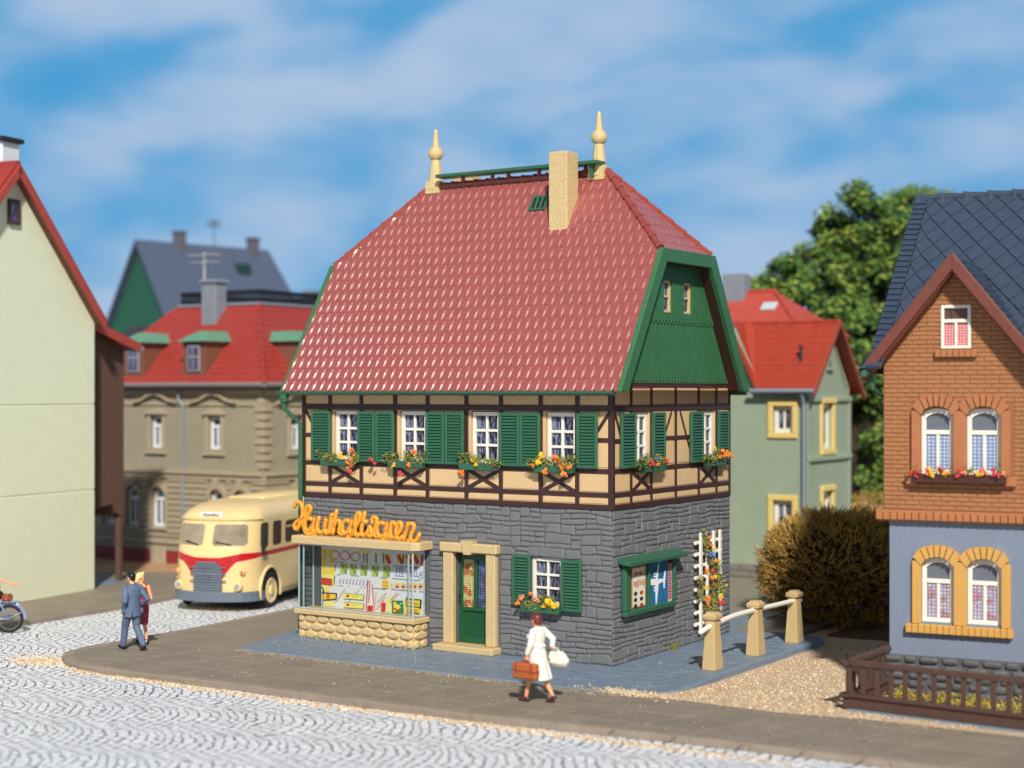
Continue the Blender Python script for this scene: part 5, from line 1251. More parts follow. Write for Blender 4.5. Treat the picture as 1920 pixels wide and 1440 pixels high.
def slate_house():
    # far house, green gable, blue-grey slate roof
    x0, y0 = -18.3, 78.0
    t = thing('slate_roof_house', 'far house with dark blue-grey slate roof, dark green gable and two chimneys', 'house', (x0, y0, 0), radians(47))
    k = 80/75.
    hw = 3.1; zr = 13.0; ze = 8.5; L = 7.9; ov = .35
    b = MB(); b.box(0, L, -hw+.3, hw-.3, -.2, ze); b.build('wall', mat('cream_wall_far', (206, 196, 168), .7), t)
    b = MB(); i = [b.P(p) for p in [(.1, -hw+.2, ze-.2), (.1, hw-.2, ze-.2), (.1, 0, zr-.2)]]; b.idx(i); j = [b.P(p) for p in [(-.05, -hw+.2, ze-.2), (-.05, hw-.2, ze-.2), (-.05, 0, zr-.2)]]; b.idx(j)
    for q in range(3): b.idx([i[q], i[(q+1) % 3], j[(q+1) % 3], j[q]])
    b.build('gable', mat('dark_green_gable', (30, 86, 66), .6, .06, 3), t)
    b = MB(); MS = mat('slate_far', (78, 90, 112), .55, .08, 2, .2, 10)
    for s in (-1, 1):
        v = [(-ov, s*hw, ze-.25), (L+.8, s*hw, ze-.25), (L, 0, zr), (-ov, 0, zr)]; n = .16
        A = [b.P(p) for p in v]; B = [b.P((p[0], p[1], p[2]+n)) for p in v]; b.idx(A); b.idx(B)
        for q in range(4): b.idx([A[q], A[(q+1) % 4], B[(q+1) % 4], B[q]])
    b.face([(L+.8, -hw, ze-.2), (L+.8, hw, ze-.2), (L, 0, zr+.1)]); rf = b.build('roof', MS, t)
    for x in (2.0, 6.6):
        b = MB(); b.box(x, x+.5, -.3, .2, zr-1.6, zr+.62, .03); b.box(x-.05, x+.55, -.35, .25, zr+.62, zr+.74, .02); b.build('chimney', mat('chimney_dusk', (92, 92, 104), .7, .1, 3), rf)
    b = MB(); b.box(5.2, 6.0, -1.0, -.55, zr-1.3, zr-.75); b.build('skylight', mat('green_dark', (26, 62, 58), .5), rf)
    a = thing('ridge_antenna', 'thin antenna on the ridge of the far slate-roofed house', 'antenna', (0, 0, 0)); a.matrix_world = Matrix.Translation((x0, y0, 0)) @ T(0, 0, 0, radians(47)) @ T(4.4, 0, zr)
    b = MB(); b.tube([(0, 0, 0), (0, 0, 1.5)], .03, 5); b.build('mast', mat('antenna_dark', (70, 84, 96), .6), a)
    b = MB()
    for z in (1.15, 1.4): b.tube([(-.45, 0, z), (.45, 0, z)], .035, 5)
    b.tube([(0, -.3, 1.28), (0, .3, 1.28)], .03, 5); b.build('elements', mat('antenna_dark', (70, 84, 96)), a)
    # low block further right
    t = thing('flat_block', 'pale grey flat-topped building far behind the black roof railing', 'building', (-10.6, 76, 0), radians(-25))
    b = MB(); b.box(0, 3.1, 0, 4, -.2, 10.1, .02); b.build('wall', mat('far_grey', (120, 122, 132), .7, .06, 2), t)
    b = MB()
    for x in (.3, 1.2, 2.2): b.box(x, x+.55, .5, 1.2, 10.1, 10.55, .03)
    b.build('parapet', mat('far_grey2', (104, 108, 120), .7), t)
    t = thing('tan_house', 'small tan house with a dark roof glimpsed left of the mansion roof', 'house', (-17.2, 68, 0), radians(-20))
    b = MB(); b.box(0, 2.2, 0, 4, -.2, 7.7, .02); b.build('wall', mat('tan_wall', (196, 160, 112), .7, .06, 2), t)
    b = MB(); b.prism([(-.2, 7.7), (2.4, 7.7), (1.1, 8.5)], 4.2, -.1); b.build('roof', mat('roof_dark', (52, 52, 60), .7), t)
    b = MB(); b.box(1.3, 1.8, -.04, 0, 6.9, 7.4); b.build('window', mat('blue_window', (60, 76, 120), .4), t)
slate_house()

def sage_house():
    t = thing('sage_house', 'sage green rendered house with orange-red roof and yellow window surrounds behind the olive bush', 'house', (8.80, 47.205, 0), radians(-33.1))
    MW = mat('sage_render', (146, 160, 138), .65, .05, 1.5, .25, 30); MY = mat('yellow_surround', (222, 196, 118), .5, .05, 5); MO = mat('orange_roof', (160, 58, 38), .5, .12, 4, .5, 16)
    ze = 5.78; D = 3.45; r = D/2; zr = 7.72
    X0 = -6.5
    wins = [(-1.08, -.46, 4.42, 5.22), (-1.08, -.46, 1.58, 2.38)]
    b = MB(); wall_sheet(b, X0, 0, .40, ze, wins, 0, .25)
    # taller part of the front on the left, closed by the steep verge of the wing roof
    b.prism([(X0, ze), (-1.62, ze), (-2.46, 7.62), (X0, 7.62)], .3, -.002)
    b.xf = SIDE; wy = [(1.18, 1.98, 3.90, 5.30), (1.22, 1.94, 1.4, 2.62)]
    wall_sheet(b, 0, D, .40, ze, wy, 0, .25); b.face([(0, 0, ze), (D, 0, ze), (r, 0, zr-.1)]); b.xf = None
    b.box(X0, -.02, D-.01, D, .4, ze)
    b.build('wall', MW, t)
    b = MB(); b.xf = SIDE; 
    for z in (3.55, 5.35): b.box(-.04, D+.04, -.09, 0, z, z+.16, .02)
    b.box(-.04, .16, -.05, 0, .4, 5.5, .01); b.box(D-.16, D+.04, -.05, 0, .4, 5.5, .01)
    b.prism([(r-.22, 6.32), (r+.22, 6.32), (r+.2, 6.42), (r-.2, 6.42)], .1, -.1)
    for s in (-1, 1): b.prism([(r+s*.26, 6.42), (r+s*.12, 6.42), (r, 6.72), (r, 6.92)], .05, -.05)
    for s in (-1, 1): b.prism([(r+s*.35, 7.1), (r+s*.50, 7.0), (r+s*1.45, 5.85), (r+s*1.3, 5.85)], .05, -.05)
    b.xf = None; b.build('relief', MW, t)
    b = MB(); b.xf = SIDE; b.prism([(r-.12, 6.42), (r+.12, 6.42), (r, 6.70)], .01, -.02); b.xf = None; b.build('attic_vent', M_BLACK, t)
    for (a, c, d, e) in wins:
        b = MB(); f = .17; b.box(a-f, c+f, -.07, .05, e, e+f, .02); b.box(a-f, c+f, -.07, .05, d-f, d, .02); b.box(a-f, a, -.068, .05, d, e, .02); b.box(c, c+f, -.068, .05, d, e, .02); b.build('window_surround', MY, t)
        casement('window', t, (a, 0, d), 0, c-a, e-d, 2, 1, M_WHITE, M_PANE, .12, .07, .07, .1)
    for (a, c, d, e) in wy:
        b = MB(); b.xf = SIDE; f = .17; b.box(a-f, c+f, -.11, .05, e, e+f, .02); b.box(a-f, c+f, -.11, .05, d-f, d, .02); b.box(a-f, a, -.068, .05, d, e, .02); b.box(c, c+f, -.068, .05, d, e, .02); b.build('window_surround', MY, t)
        casement('window', t, (0, a, d), pi/2, c-a, e-d, 2, 1, M_WHITE, M_PANE, .14, .07, .07, .1)
    # stone base
    b = MB(); MS = mat('base_stone', (122, 118, 110), .7, .12, 3, .3, 12); bricks(b, X0, 0, -.2, .40, (), .62, .2, .05, 0, 5); b.box(X0, -.01, 0, D, -.2, .39)
    b.xf = SIDE; bricks(b, 0, D, -.2, .40, (), .62, .2, .05, 0, 6); b.xf = None; b.build('stone_base', MS, t)
    # wing roof: ridge parallel to the front
    b = MB(); n = .12
    def slab4(v):
        A = [b.P(p) for p in v]; B = [b.P((p[0], p[1], p[2]+n)) for p in v]; b.idx(A); b.idx(B)
        for q in range(4): b.idx([A[q], A[(q+1) % 4], B[(q+1) % 4], B[q]])
    slab4([(-1.55, -.22, ze-.12), (.32, -.22, ze-.12), (.32, r, zr), (-2.50, r, zr)]); slab4([(X0, D+.32, ze-.22), (.32, D+.32, ze-.22), (.32, r, zr), (X0, r, zr)])
    slab4([(-1.55, -.22, ze-.12), (-2.50, r, zr), (-2.75, r-.2, zr-.02), (-2.55, -.12, 7.72)])
    rf = b.build('roof', MO, t)
    b = MB(); rib_roof(b, (-1.55, -.22, ze+.0), (.32, -.22, ze+.0), (.32, r, zr+.12), (-2.5, r, zr+.12), 12, .018); ridge_caps(b, (.34, r, zr+.08), (-3.4, r, zr+.08), .09, .35)
    b.build('ridge_tiles', MO, rf)
    b = MB()
    for s in (0, 1):
        pts = [(-.3, ze-.12), (r, zr+.10)] if s == 0 else [(r, zr+.10), (D+.38, ze-.26)]
        (a, z0), (c, z1) = pts
        for q in (.30,): 
            i = [b.P((q, a, z0-.12)), b.P((q, c, z1-.14)), b.P((q, c, z1+.06)), b.P((q, a, z0+.06))]; j = [b.P((q+.1, a, z0-.12)), b.P((q+.1, c, z1-.14)), b.P((q+.1, c, z1+.06)), b.P((q+.1, a, z0+.06))]
            b.idx(i); b.idx(j)
            for k in range(4): b.idx([i[k], i[(k+1) % 4], j[(k+1) % 4], j[k]])
    b.build('verge_board', mat('verge_red', (150, 66, 44), .5), t)
    # main roof behind, hipped
    b = MB(); MS2 = mat('salmon_roof', (178, 74, 60), .5, .1, 3, .3, 14)
    v = [(X0, 1.8, 7.5), (-.9, 1.8, 7.5), (-.9, 6.0, 7.5), (X0, 6.0, 7.5), (X0, 3.6, 8.95), (-2.6, 3.6, 8.95)]
    i = [b.P(p) for p in v]
    for q in ((0, 1, 5, 4), (1, 2, 5), (2, 3, 4, 5), (0, 1, 2, 3), (0, 4, 3)): b.idx([i[k] for k in q])
    ridge_caps(b, (-.9, 1.8, 7.5), (-2.6, 3.6, 8.95), .08); ridge_caps(b, (-2.6, 3.6, 8.95), (X0, 3.6, 8.95), .08)
    b.build('rear_roof', MS2, t)
    b = MB(); b.box(-4.3, -3.55, 3.2, 3.8, 8.6, 9.55, .03); b.build('chimney', mat('chimney_grey', (130, 138, 148)), t)
    b = MB(); b.xf = Matrix.Translation((-2.75, 2.9, 8.40)) @ Matrix.Rotation(radians(39), 4, 'X'); b.box(-.0, .50, -.2, .2, -.1, .05, .01); b.xf = None; b.build('skylight', mat('skylight_grey', (188, 196, 204), .3), t)
    b = MB(); b.tube([(-.42, .55, 6.2), (-.42, .55, 7.0)], .05, 8); b.tube([(-.42, .55, 6.98), (-.42, .55, 7.06)], .07, 8); b.tube([(-.42, .55, 6.3), (-.42, .55, 6.42)], .075, 8); b.build('vent_pipe', mat('vent_dark', (48, 52, 66), .5), t)
    b = MB(); b.tube([(-1.75, -.30, ze-.10), (.35, -.30, ze-.10)], .075, 8); b.tube([(-.06, -.28, ze-.12), (-.06, -.12, ze-.45), (-.06, -.10, ze-.5), (-.06, -.10, 1.2)], .055, 8); b.build('gutter', M_LEAD, t)
sage_house()

def brick_house():
    t = thing('brick_house', 'brown brick house with blue-grey ground floor and dark slate roof', 'house', (7.209, 30.2, 0), radians(-25))
    MBk = mat('brown_brick', (160, 108, 68), .55, .10, 4, .3, 30); MBl = mat('blue_render', (120, 132, 152), .65, .05, 2, .4, 22); MV = mat('brown_verge', (112, 58, 46), .5, .1, 5, .2, 20)
    MO = mat('ochre_surround', (206, 158, 82), .5, .05, 6, .15, 30); MSl = mat('dark_slate', (62, 74, 92), .30, .10, 5, .1, 25); MBs = mat('base_dark', (86, 88, 90), .6, .15, 4, .3, 14)
    MBr = mat('brick_arch', (172, 110, 70), .5, .08, 5)
    WR = 2.60; px = 1.24; sl = 1.27; zp = 8.02; D = 8; xe = -.10
    gwin = [(.60, 1.20, 1.30, 2.52), (1.44, 2.06, 1.30, 2.52)]; uwin = [(.60, 1.20, 4.10, 5.34), (1.44, 2.06, 4.10, 5.34)]; aw = (.97, 1.52, 6.46, 7.28)
    # ground floor + right extension of the front
    b = MB(); wall_sheet(b, 0, 8, .66, 3.22, gwin, 0, .2); b.xf = T(0, D, 0, -pi/2); wall_sheet(b, 0, D, .66, 3.22, [], 0); b.xf = None; b.build('rendered_wall', MBl, t)
    b = MB()
    zt = lambda x: zp-abs(x-px)*sl
    wall_sheet(b, xe, WR, 3.3, 5.9, uwin, -.06, .2); b.xf = T(xe, D, 0, -pi/2); wall_sheet(b, 0, D+.06, 3.3, 6.2, [], 0); b.xf = None
    wall_sheet(b, WR, 8, 3.3, 6.2, [], .0, .1)
    for i in range(27):
        xa = xe+(WR-xe)*i/27; xb = xe+(WR-xe)*(i+1)/27
        cuts = [(5.9, min(zt(xa), zt(xb)))]
        if xb > aw[0]+.01 and xa < aw[1]-.01: cuts = [(5.9, aw[2]), (aw[3], cuts[0][1])]
        for z0, z1 in cuts: b.face([(xa, -.06, z0), (xb, -.06, z0), (xb, -.06, max(z0, z1 if len(cuts) > 1 and z0 < 6 else zt(xb))), (xa, -.06, max(z0, z1 if len(cuts) > 1 and z0 < 6 else zt(xa)))])
    b.build('brick_wall', mat('brick_joint', (146, 98, 62), .7), t)
    b = MB(); op = [(a-.0, c+.0, d, e+.0) for a, c, d, e in uwin]
    bricks(b, xe, WR, 3.42, 5.88, [(.38, 2.28, 4.0, 5.42)], .265, .084, .016, -.06, 2)
    bricks(b, xe, WR, 5.88, 7.95, [aw[:2]+(6.30, aw[3])], .265, .084, .016, -.06, 4, polyclip=lambda z: (px-(zp-z)/sl+.05, px+(zp-z)/sl-.05))
    b.xf = T(xe, D, 0, -pi/2); bricks(b, 0, D, 3.42, 6.1, [], .265, .084, .022, 0, 5)
    b.xf = None; b.build('brickwork', MBk, t)
    b = MB()     # soldier course between the storeys, sills
    n = 30
    for i in range(n): x = -.24+i*.135; b.box(x+.004, x+.131, -.16, 0, 3.22, 3.36, .018)
    b.box(-.24, 3.8, -.12, 0, 3.35, 3.41, .01); b.box(-.2, 3.8, -.10, 0.0, 3.20, 3.23)
    b2 = MB()
    for i in range(7): x = .87+i*.11; b2.box(x+.003, x+.107, -.17, -.05, 6.30, 6.44, .012)
    b2.build('attic_sill', MBr, t)
    for x in (.34, 2.14): b.box(x, x+.20, -.2, -.05, 3.9, 4.08, .02)
    b.box(.40, 2.25, -.12, -.05, 3.95, 4.05, .02)
    def arches(mats_y, zb, z1, z2, xs, sill, f=.17, h0=.0):
        for a, c in xs:
            n = 7
            for i in range(n):
                t0, t1 = i/n, (i+1)/n
                A_ = lambda t_, rr: (a-rr*.9+(c-a+rr*1.8)*t_, z1+rr+.16*sin(pi*t_)**.8 if 0 < t_ < 1 else z1+rr*.55)
                B_ = lambda t_: (a+(c-a)*t_, z1-.02+.13*sin(pi*t_)**.8 if 0 < t_ < 1 else z1-.06)
                e = .010
                b.prism([(B_(t0)[0]+e, B_(t0)[1]), (B_(t1)[0]-e, B_(t1)[1]), (A_(t1, f)[0]-e, A_(t1, f)[1]), (A_(t0, f)[0]+e, A_(t0, f)[1])], .10, mats_y-.10)
        a0, c0 = xs[0]; a1, c1 = xs[1]
        for x0, x1 in ((a0-f, a0), (c0, a1), (c1, c1+f)): b.box(x0, x1, mats_y-.085, mats_y+.02, zb, z1+.02, .015)
    arches(-.06, 4.08, 5.28, 0, [(.60, 1.20), (1.44, 2.06)], True)
    b.build('brick_trim', MBr, t)
    b = MB(); arches(0, 1.27, 2.44, 0, [(.60, 1.20), (1.44, 2.06)], True)
    for i in range(17): x = .32+i*.1155; b.box(x+.003, x+.1125, -.14, 0, 1.10, 1.27, .014)
    b.box(.33, 2.27, -.10, 0, 1.12, 1.255); b.build('window_surround', MO, t)
    CB = curtain_mat('lace_blue', (208, 214, 222), (124, 144, 180), None, 'dots', .75); CR = curtain_mat('lace_red', (214, 212, 212), (150, 140, 168), (238, 196, 190), 'dots', .75); CG = curtain_mat('gingham', (224, 206, 204), (200, 110, 108), None, 'dots', 1.0)
    DK = curtain_mat('dark_lace', (44, 46, 62), (104, 108, 120), None, 'dots', .8)
    for wl, mt in ((gwin, CR), (uwin, CB)):
        for a, c, d, e in wl:
            y = 0 if wl is gwin else -.06
            w = casement('window', t, (a, y, d), 0, c-a, e-d, 2, 1, M_WHITE, DK, .085, .06, .07, .05, arch=.10, splits=.66)
            b = MB(); ww = c-a
            for s in (0, 1):     # draped curtain leaves, parted in the middle
                N_ = 10; x0 = .07 if s == 0 else ww-.07; sg = 1 if s == 0 else -1
                for i in range(N_):
                    xa = x0+sg*(ww*.45)*i/N_; xb = x0+sg*(ww*.45)*(i+1)/N_; yy = .085+.006*(i % 2)
                    zl = lambda x_: .07 if abs(x_-x0) < ww*.30 else .07+(abs(x_-x0)-ww*.30)*2.2
                    b.face([(xa, yy, zl(xa)), (xb, .085+.006*((i+1) % 2), zl(xb)), (xb, .085+.006*((i+1) % 2), .78), (xa, yy, .78)])
            b.build('curtain', mt, w)
    w = casement('window', t, (aw[0], -.06, aw[2]), 0, aw[1]-aw[0], aw[3]-aw[2], 2, 1, M_WHITE, curtain_mat('gingham_dark', (92, 70, 66), (60, 40, 44)), .06, .05, .06, -.02, splits=.66)
    b = MB(); b.box(.06, .245, .015, .02, .06, .46); b.box(.305, .49, .015, .02, .06, .46); b.build('curtain', CG, w)
    # stone base
    b = MB(); rg = random.Random(9)
    for k in range(5):
        z0 = -.12+k*.155
        x = -.1
        while x < 4.2:
            w_ = rg.uniform(.24, .44); hh_ = .155*rg.uniform(.92, 1.04)
            pl = [(x+w_/2+w_/2*cos(a_)*(abs(cos(a_))+.05)**-.45*.92*rg.uniform(.95, 1.04), z0+.078+hh_/2*sin(a_)*(abs(sin(a_))+.05)**-.3*rg.uniform(.92, 1.05)) for a_ in [2*pi*q_/12 for q_ in range(12)]]
            raised_poly(b, pl, rg.uniform(.05, .075), .055, .0); x += w_+.012
    b.box(-.0, 8, .0, .3, -.2, .66); b.build('stone_base', MBs, t)
    # roofs
    RX0, RX1 = -.30, 8.2; ye, zE = -.62, 6.10; yr, zR = 4.2, 9.83
    gh = (8.14-6.0)/1.27; zy = lambda z: ye+(z-zE)/(zR-zE)*(yr-ye)
    b = MB(); b.face([(RX0, ye, zE), (px-gh-.0, ye, zE), (px, zy(8.14), 8.14), (px, yr, zR), (RX0, yr, zR)]); b.face([(px+gh, ye, zE), (RX1, ye, zE), (RX1, yr, zR), (px, yr, zR), (px, zy(8.14), 8.14)]); b.face([(RX0, 2*yr-ye, zE), (RX1, 2*yr-ye, zE), (RX1, yr, zR), (RX0, yr, zR)]); b.face([(RX0, ye, zE-.1), (RX0, yr, zR-.1), (RX0, 2*yr-ye, zE-.1)])
    rf = b.build('roof', MSl, t)
    b = MB(); L = sqrt((yr-ye)**2+(zR-zE)**2); wv = Vector((0, (yr-ye)/L, (zR-zE)/L)); nr = Vector((0, -wv.z, wv.y)); o = Vector((RX0, ye, zE))
    tw, te = .43, .35; rows = int(L/te)+2
    gx = px-RX0
    for r in range(rows):      # diamond slates
        for k in range(int((RX1-RX0)/tw)+2):
            ac = (k+.5*(r % 2))*tw; c0 = r*te
            pts = [(ac, c0-te), (ac+tw/2, c0), (ac, c0+te), (ac-tw/2, c0)]
            if c0-te > L or ac-tw/2 > RX1-RX0: continue
            cl = []
            for (a, c), hgt in zip(pts, (.042, .020, .0, .020)):
                a = min(max(a, .28), RX1-RX0); c = min(max(c, 0), L)
                cl.append((a, c, hgt))
            cx = sum(p[0] for p in cl)/4; cy = sum(p[1] for p in cl)/4
            if zE+wv.z*cy < 8.22-abs(RX0+cx-px)*1.27: continue
            top = []
            for a, c, hh in cl: a2 = a+(cx-a)*.03; c2 = c+(cy-c)*.03; top.append(b.P(o+Vector((a2, 0, 0))+wv*c2+nr*hh))
            low = [b.P(o+Vector((a, 0, 0))+wv*c-nr*.004) for a, c, hh in cl]
            b.idx(top)
            for q in range(4): b.idx([low[q], low[(q+1) % 4], top[(q+1) % 4], top[q]])
    for r in range(int(L/.2)):   # squared slates along the verge
        b.xf = None; c0 = r*.2
        pts = [(0, c0), (.27, c0-.02), (.27, c0+.2), (0, c0+.21)]
        top = [b.P(o+Vector((a, 0, 0))+wv*min(L, max(0, c))+nr*hh) for (a, c), hh in zip(pts, (.05, .05, .012, .012))]; low = [b.P(o+Vector((a, 0, 0))+wv*min(L, max(0, c))-nr*.02) for a, c in pts]
        b.idx(top)
        for q in range(4): b.idx([low[q], low[(q+1) % 4], top[(q+1) % 4], top[q]])
    ridge_caps(b, (RX0, yr, zR-.02), (RX1, yr, zR-.02), .11, .5)
    b.build('roof_slates', MSl, rf)
    # cross gable roof, smaller slates
    gs = 1.27; zt_ = 8.14; yf = -.42
    yb = ye+(zt_+.02-zE)/(zR-zE)*(yr-ye)
    b = MB()
    for s in (-1, 1):
        hw = (zt_-6.0)/gs; xx = px+s*hw
        v = [(px, yf, zt_), (xx, yf, zt_-hw*gs), (xx, ye+.05, zt_-hw*gs+.0), (px, yb+.2, zt_)]
        A = [b.P(p) for p in v]; B = [b.P((p[0], p[1], p[2]+.09)) for p in v]; b.idx(A); b.idx(B)
        for q in range(4): b.idx([A[q], A[(q+1) % 4], B[(q+1) % 4], B[q]])
        for r in range(1, 17):   # slate courses
            f = r/17; x = px+s*hw*f; z = zt_-hw*gs*f+.09; y2 = yb+.2+(ye+.05-yb-.2)*f
            nseg = max(1, int((y2-yf)/.22))
            for q in range(nseg): b.box(x-.05, x+.06, yf+(y2-yf)*q/nseg+.005, yf+(y2-yf)*(q+1)/nseg-.005, z-.06, z+.030*((q % 2)*.3+.7), .006)
    b.build('gable_roof', MSl, rf)
    b = MB()
    for s in (-1, 1):
        hw = (zt_-5.97)/gs; a = (px, zt_+.11); c = (px+s*hw, zt_-hw*gs+.11); dn = .22
        b.prism([a, c, (c[0]-s*.05, c[1]-dn), (px, zt_+.11-dn*1.55)], .09, yf-.09); b.prism([(a[0], a[1]-.02), (c[0]-s*.02, c[1]-.02), (c[0]-s*.08, c[1]-dn-.02), (px, zt_+.06-dn*1.5)], .34, yf)
    b.build('verge_board', MV, t, bevel=.012)
    b = MB(); b.tube([(-.34, ye-.05, zE-.1), (-.34, yf+.3, zE-.12)], .07, 6); b.tube([(-.26, -.3, 6.0), (-.26, -.3, 5.72), (-.12, .3, 5.5)], .04, 8); b.build('downpipe', M_GREEN, t)
    MHb = Matrix.Translation((7.209, 30.2, 0)) @ Matrix.Rotation(radians(-25), 4, 'Z')
    f = thing('balcony_flowers', 'long dark planter of red flowers under the upper brick window pair', 'flower box', (0, 0, 0)); f.matrix_world = MHb @ T(.48, -.20, 3.95)
    b = MB(); b.box(0, 1.7, -.10, 0.0, 0, .17, .01); b.build('box', mat('planter_dark', (70, 34, 26), .6), f)
    rg = random.Random(5); b = MB()
    for i in range(22): foam(b, (rg.uniform(-.05, 1.75), -.07, .17+rg.uniform(0, .08)), (.10, .09, .08), 26, rg, (0, 1, 2), .04)
    b.build('foliage', F_MATS, f); b = MB()
    for i in range(26): blossom(b, (rg.uniform(-.05, 1.72), -.12+rg.uniform(-.03, .02), .15+rg.uniform(-.03, .12)), .055, rg.choice((5, 5, 5, 6, 3)), rg)
    b.build('blossoms', F_MATS, f)
brick_house()

def fences():
    MF = mat('fence_brown', (84, 60, 52), .5, .12, 5, .2, 20)
    t = thing('picket_fence', 'low brown picket fence round the front garden of the brick house', 'fence', (6.01, 28.40, -.05), radians(-36.1))
    def run(L, xf, n0=0, name='front'):
        b = MB(); b.xf = xf; b.box(-.12, L, -.06, .06, .80, .90, .012); b.build('top_rail', MF, t)
        b = MB(); b.xf = xf; b.box(-.12, L, -.09, .09, .24, .30, .012); b.box(-.06, L, -.04, .04, .04, .25, .008); b.build('bottom_rail', MF, t)
        x = .05; 
        while x < L-.05:
            b = MB(); b.xf = xf; b.box(x-.045, x+.045, -.025, .025, .29, .81, .008); b.build('picket', MF, t); x += .262
    run(5.2, None); run(1.9, T(0, 0, 0, pi/2))
    b = MB(); b.box(.05, 5.2, -.16, .1, -.05, .035, .012); b.build('slab', mat('slab_blue', (120, 134, 148), .5, .1, 5, .2, 20), t)
    g = MB(); rg = random.Random(12)
    for _ in range(5200):
        x = rg.uniform(.25, 5.2); y = rg.uniform(.15, 1.9); k = noise.noise(Vector((x*2.2, y*2.2, 0))); h = .10+.16*max(0, k+.35)
        g.mi = 0 if k < -.15 else rg.choice((1, 2, 2, 3)); g.leaf((x, y, rg.uniform(.0, h)), .075, rg)
    o = g.build('garden_moss', [mat('moss_brown', (110, 84, 56), .9), mat('moss_olive', (128, 122, 40), .9), mat('moss_yellow', (182, 156, 54), .9), mat('moss_green', (84, 100, 50), .9)])
    o.location = (6.01, 28.40, -.05); o.rotation_euler.z = radians(-36.1); tag(o, 'yellow-green moss covering the garden behind the brown fence', 'ground cover', kind='stuff')
fences()

# ================================================================ vegetation
def bush(loc, r, label, seed, name='bush', n=1500, mats=None, group=None, yz=1.0):
    rg = random.Random(seed); t = thing(name, label, 'bush', loc, group=group)
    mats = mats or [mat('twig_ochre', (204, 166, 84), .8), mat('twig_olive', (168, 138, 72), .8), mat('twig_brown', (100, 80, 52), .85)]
    b = MB(); 
    for k in range(7):
        a = rg.uniform(0, 2*pi); d = Vector((cos(a)*.6, sin(a)*.6, 1)); b.tube([(0, 0, -.1), tuple(d*r[2]*.35), tuple(d*r[2]*.7+Vector((rg.uniform(-.2, .2), 0, 0)))], [.06, .04, .015], 5)
    b.build('stems', mats[2], t)
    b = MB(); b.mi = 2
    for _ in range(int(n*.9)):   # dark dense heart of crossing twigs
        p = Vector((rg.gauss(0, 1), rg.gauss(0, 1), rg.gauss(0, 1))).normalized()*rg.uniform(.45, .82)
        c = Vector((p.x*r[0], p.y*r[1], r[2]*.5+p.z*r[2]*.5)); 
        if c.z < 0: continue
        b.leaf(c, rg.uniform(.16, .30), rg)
    for _ in range(n):
        p = Vector((rg.gauss(0, 1), rg.gauss(0, 1), rg.gauss(0, 1))).normalized()
        if p.z < -.92: continue
        q5 = (abs(p.x)**2.7+abs(p.y)**2.7+abs(p.z)**2.7)**(1/2.7); p = p/q5
        f = 1+.10*noise.noise(p*3+Vector((seed, 0, 0)))
        s = rg.uniform(.76, 1.0)*f*(1+.07*noise.noise(p*7))
        c = Vector((p.x*r[0]*s, p.y*r[1]*s, max(.02, r[2]*.5+p.z*r[2]*.5*s)))
        d = (p+Vector((rg.uniform(-.9, .9), rg.uniform(-.9, .9), rg.uniform(-.3, .9)))).normalized()
        L_ = rg.uniform(.12, .28); th = rg.uniform(.010, .018)
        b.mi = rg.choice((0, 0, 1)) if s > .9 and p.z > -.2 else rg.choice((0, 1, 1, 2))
        m = c+d*L_*.5; e1 = m+(d+Vector((rg.uniform(-.8, .8), rg.uniform(-.8, .8), rg.uniform(-.5, .8)))).normalized()*L_*.55; e2 = m+(d+Vector((rg.uniform(-.8, .8), rg.uniform(-.8, .8), rg.uniform(-.5, .8)))).normalized()*L_*.5
        b.tube([c, m, e1], [th, th*.8, th*.5], 3, cap=False); b.tube([m, e2], [th*.8, th*.5], 3, cap=False)
        q = c+d*L_*.2; e3 = q+(d.orthogonal()*rg.choice((-1, 1))+d).normalized()*L_*.45; b.tube([q, e3], [th*.7, th*.4], 3, cap=False)
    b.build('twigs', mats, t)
    return t
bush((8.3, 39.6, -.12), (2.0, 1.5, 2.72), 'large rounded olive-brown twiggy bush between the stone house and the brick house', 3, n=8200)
YM = [mat('twig_yellow', (160, 130, 66), .8), mat('twig_ochre', (146, 112, 44)), mat('twig_olive', (112, 92, 42))]
bush((11.9, 54.0, -.1), (1.5, 1.2, 2.3), 'low straw-yellow shrub between the sage house and the brick house', 8, n=700, mats=YM)

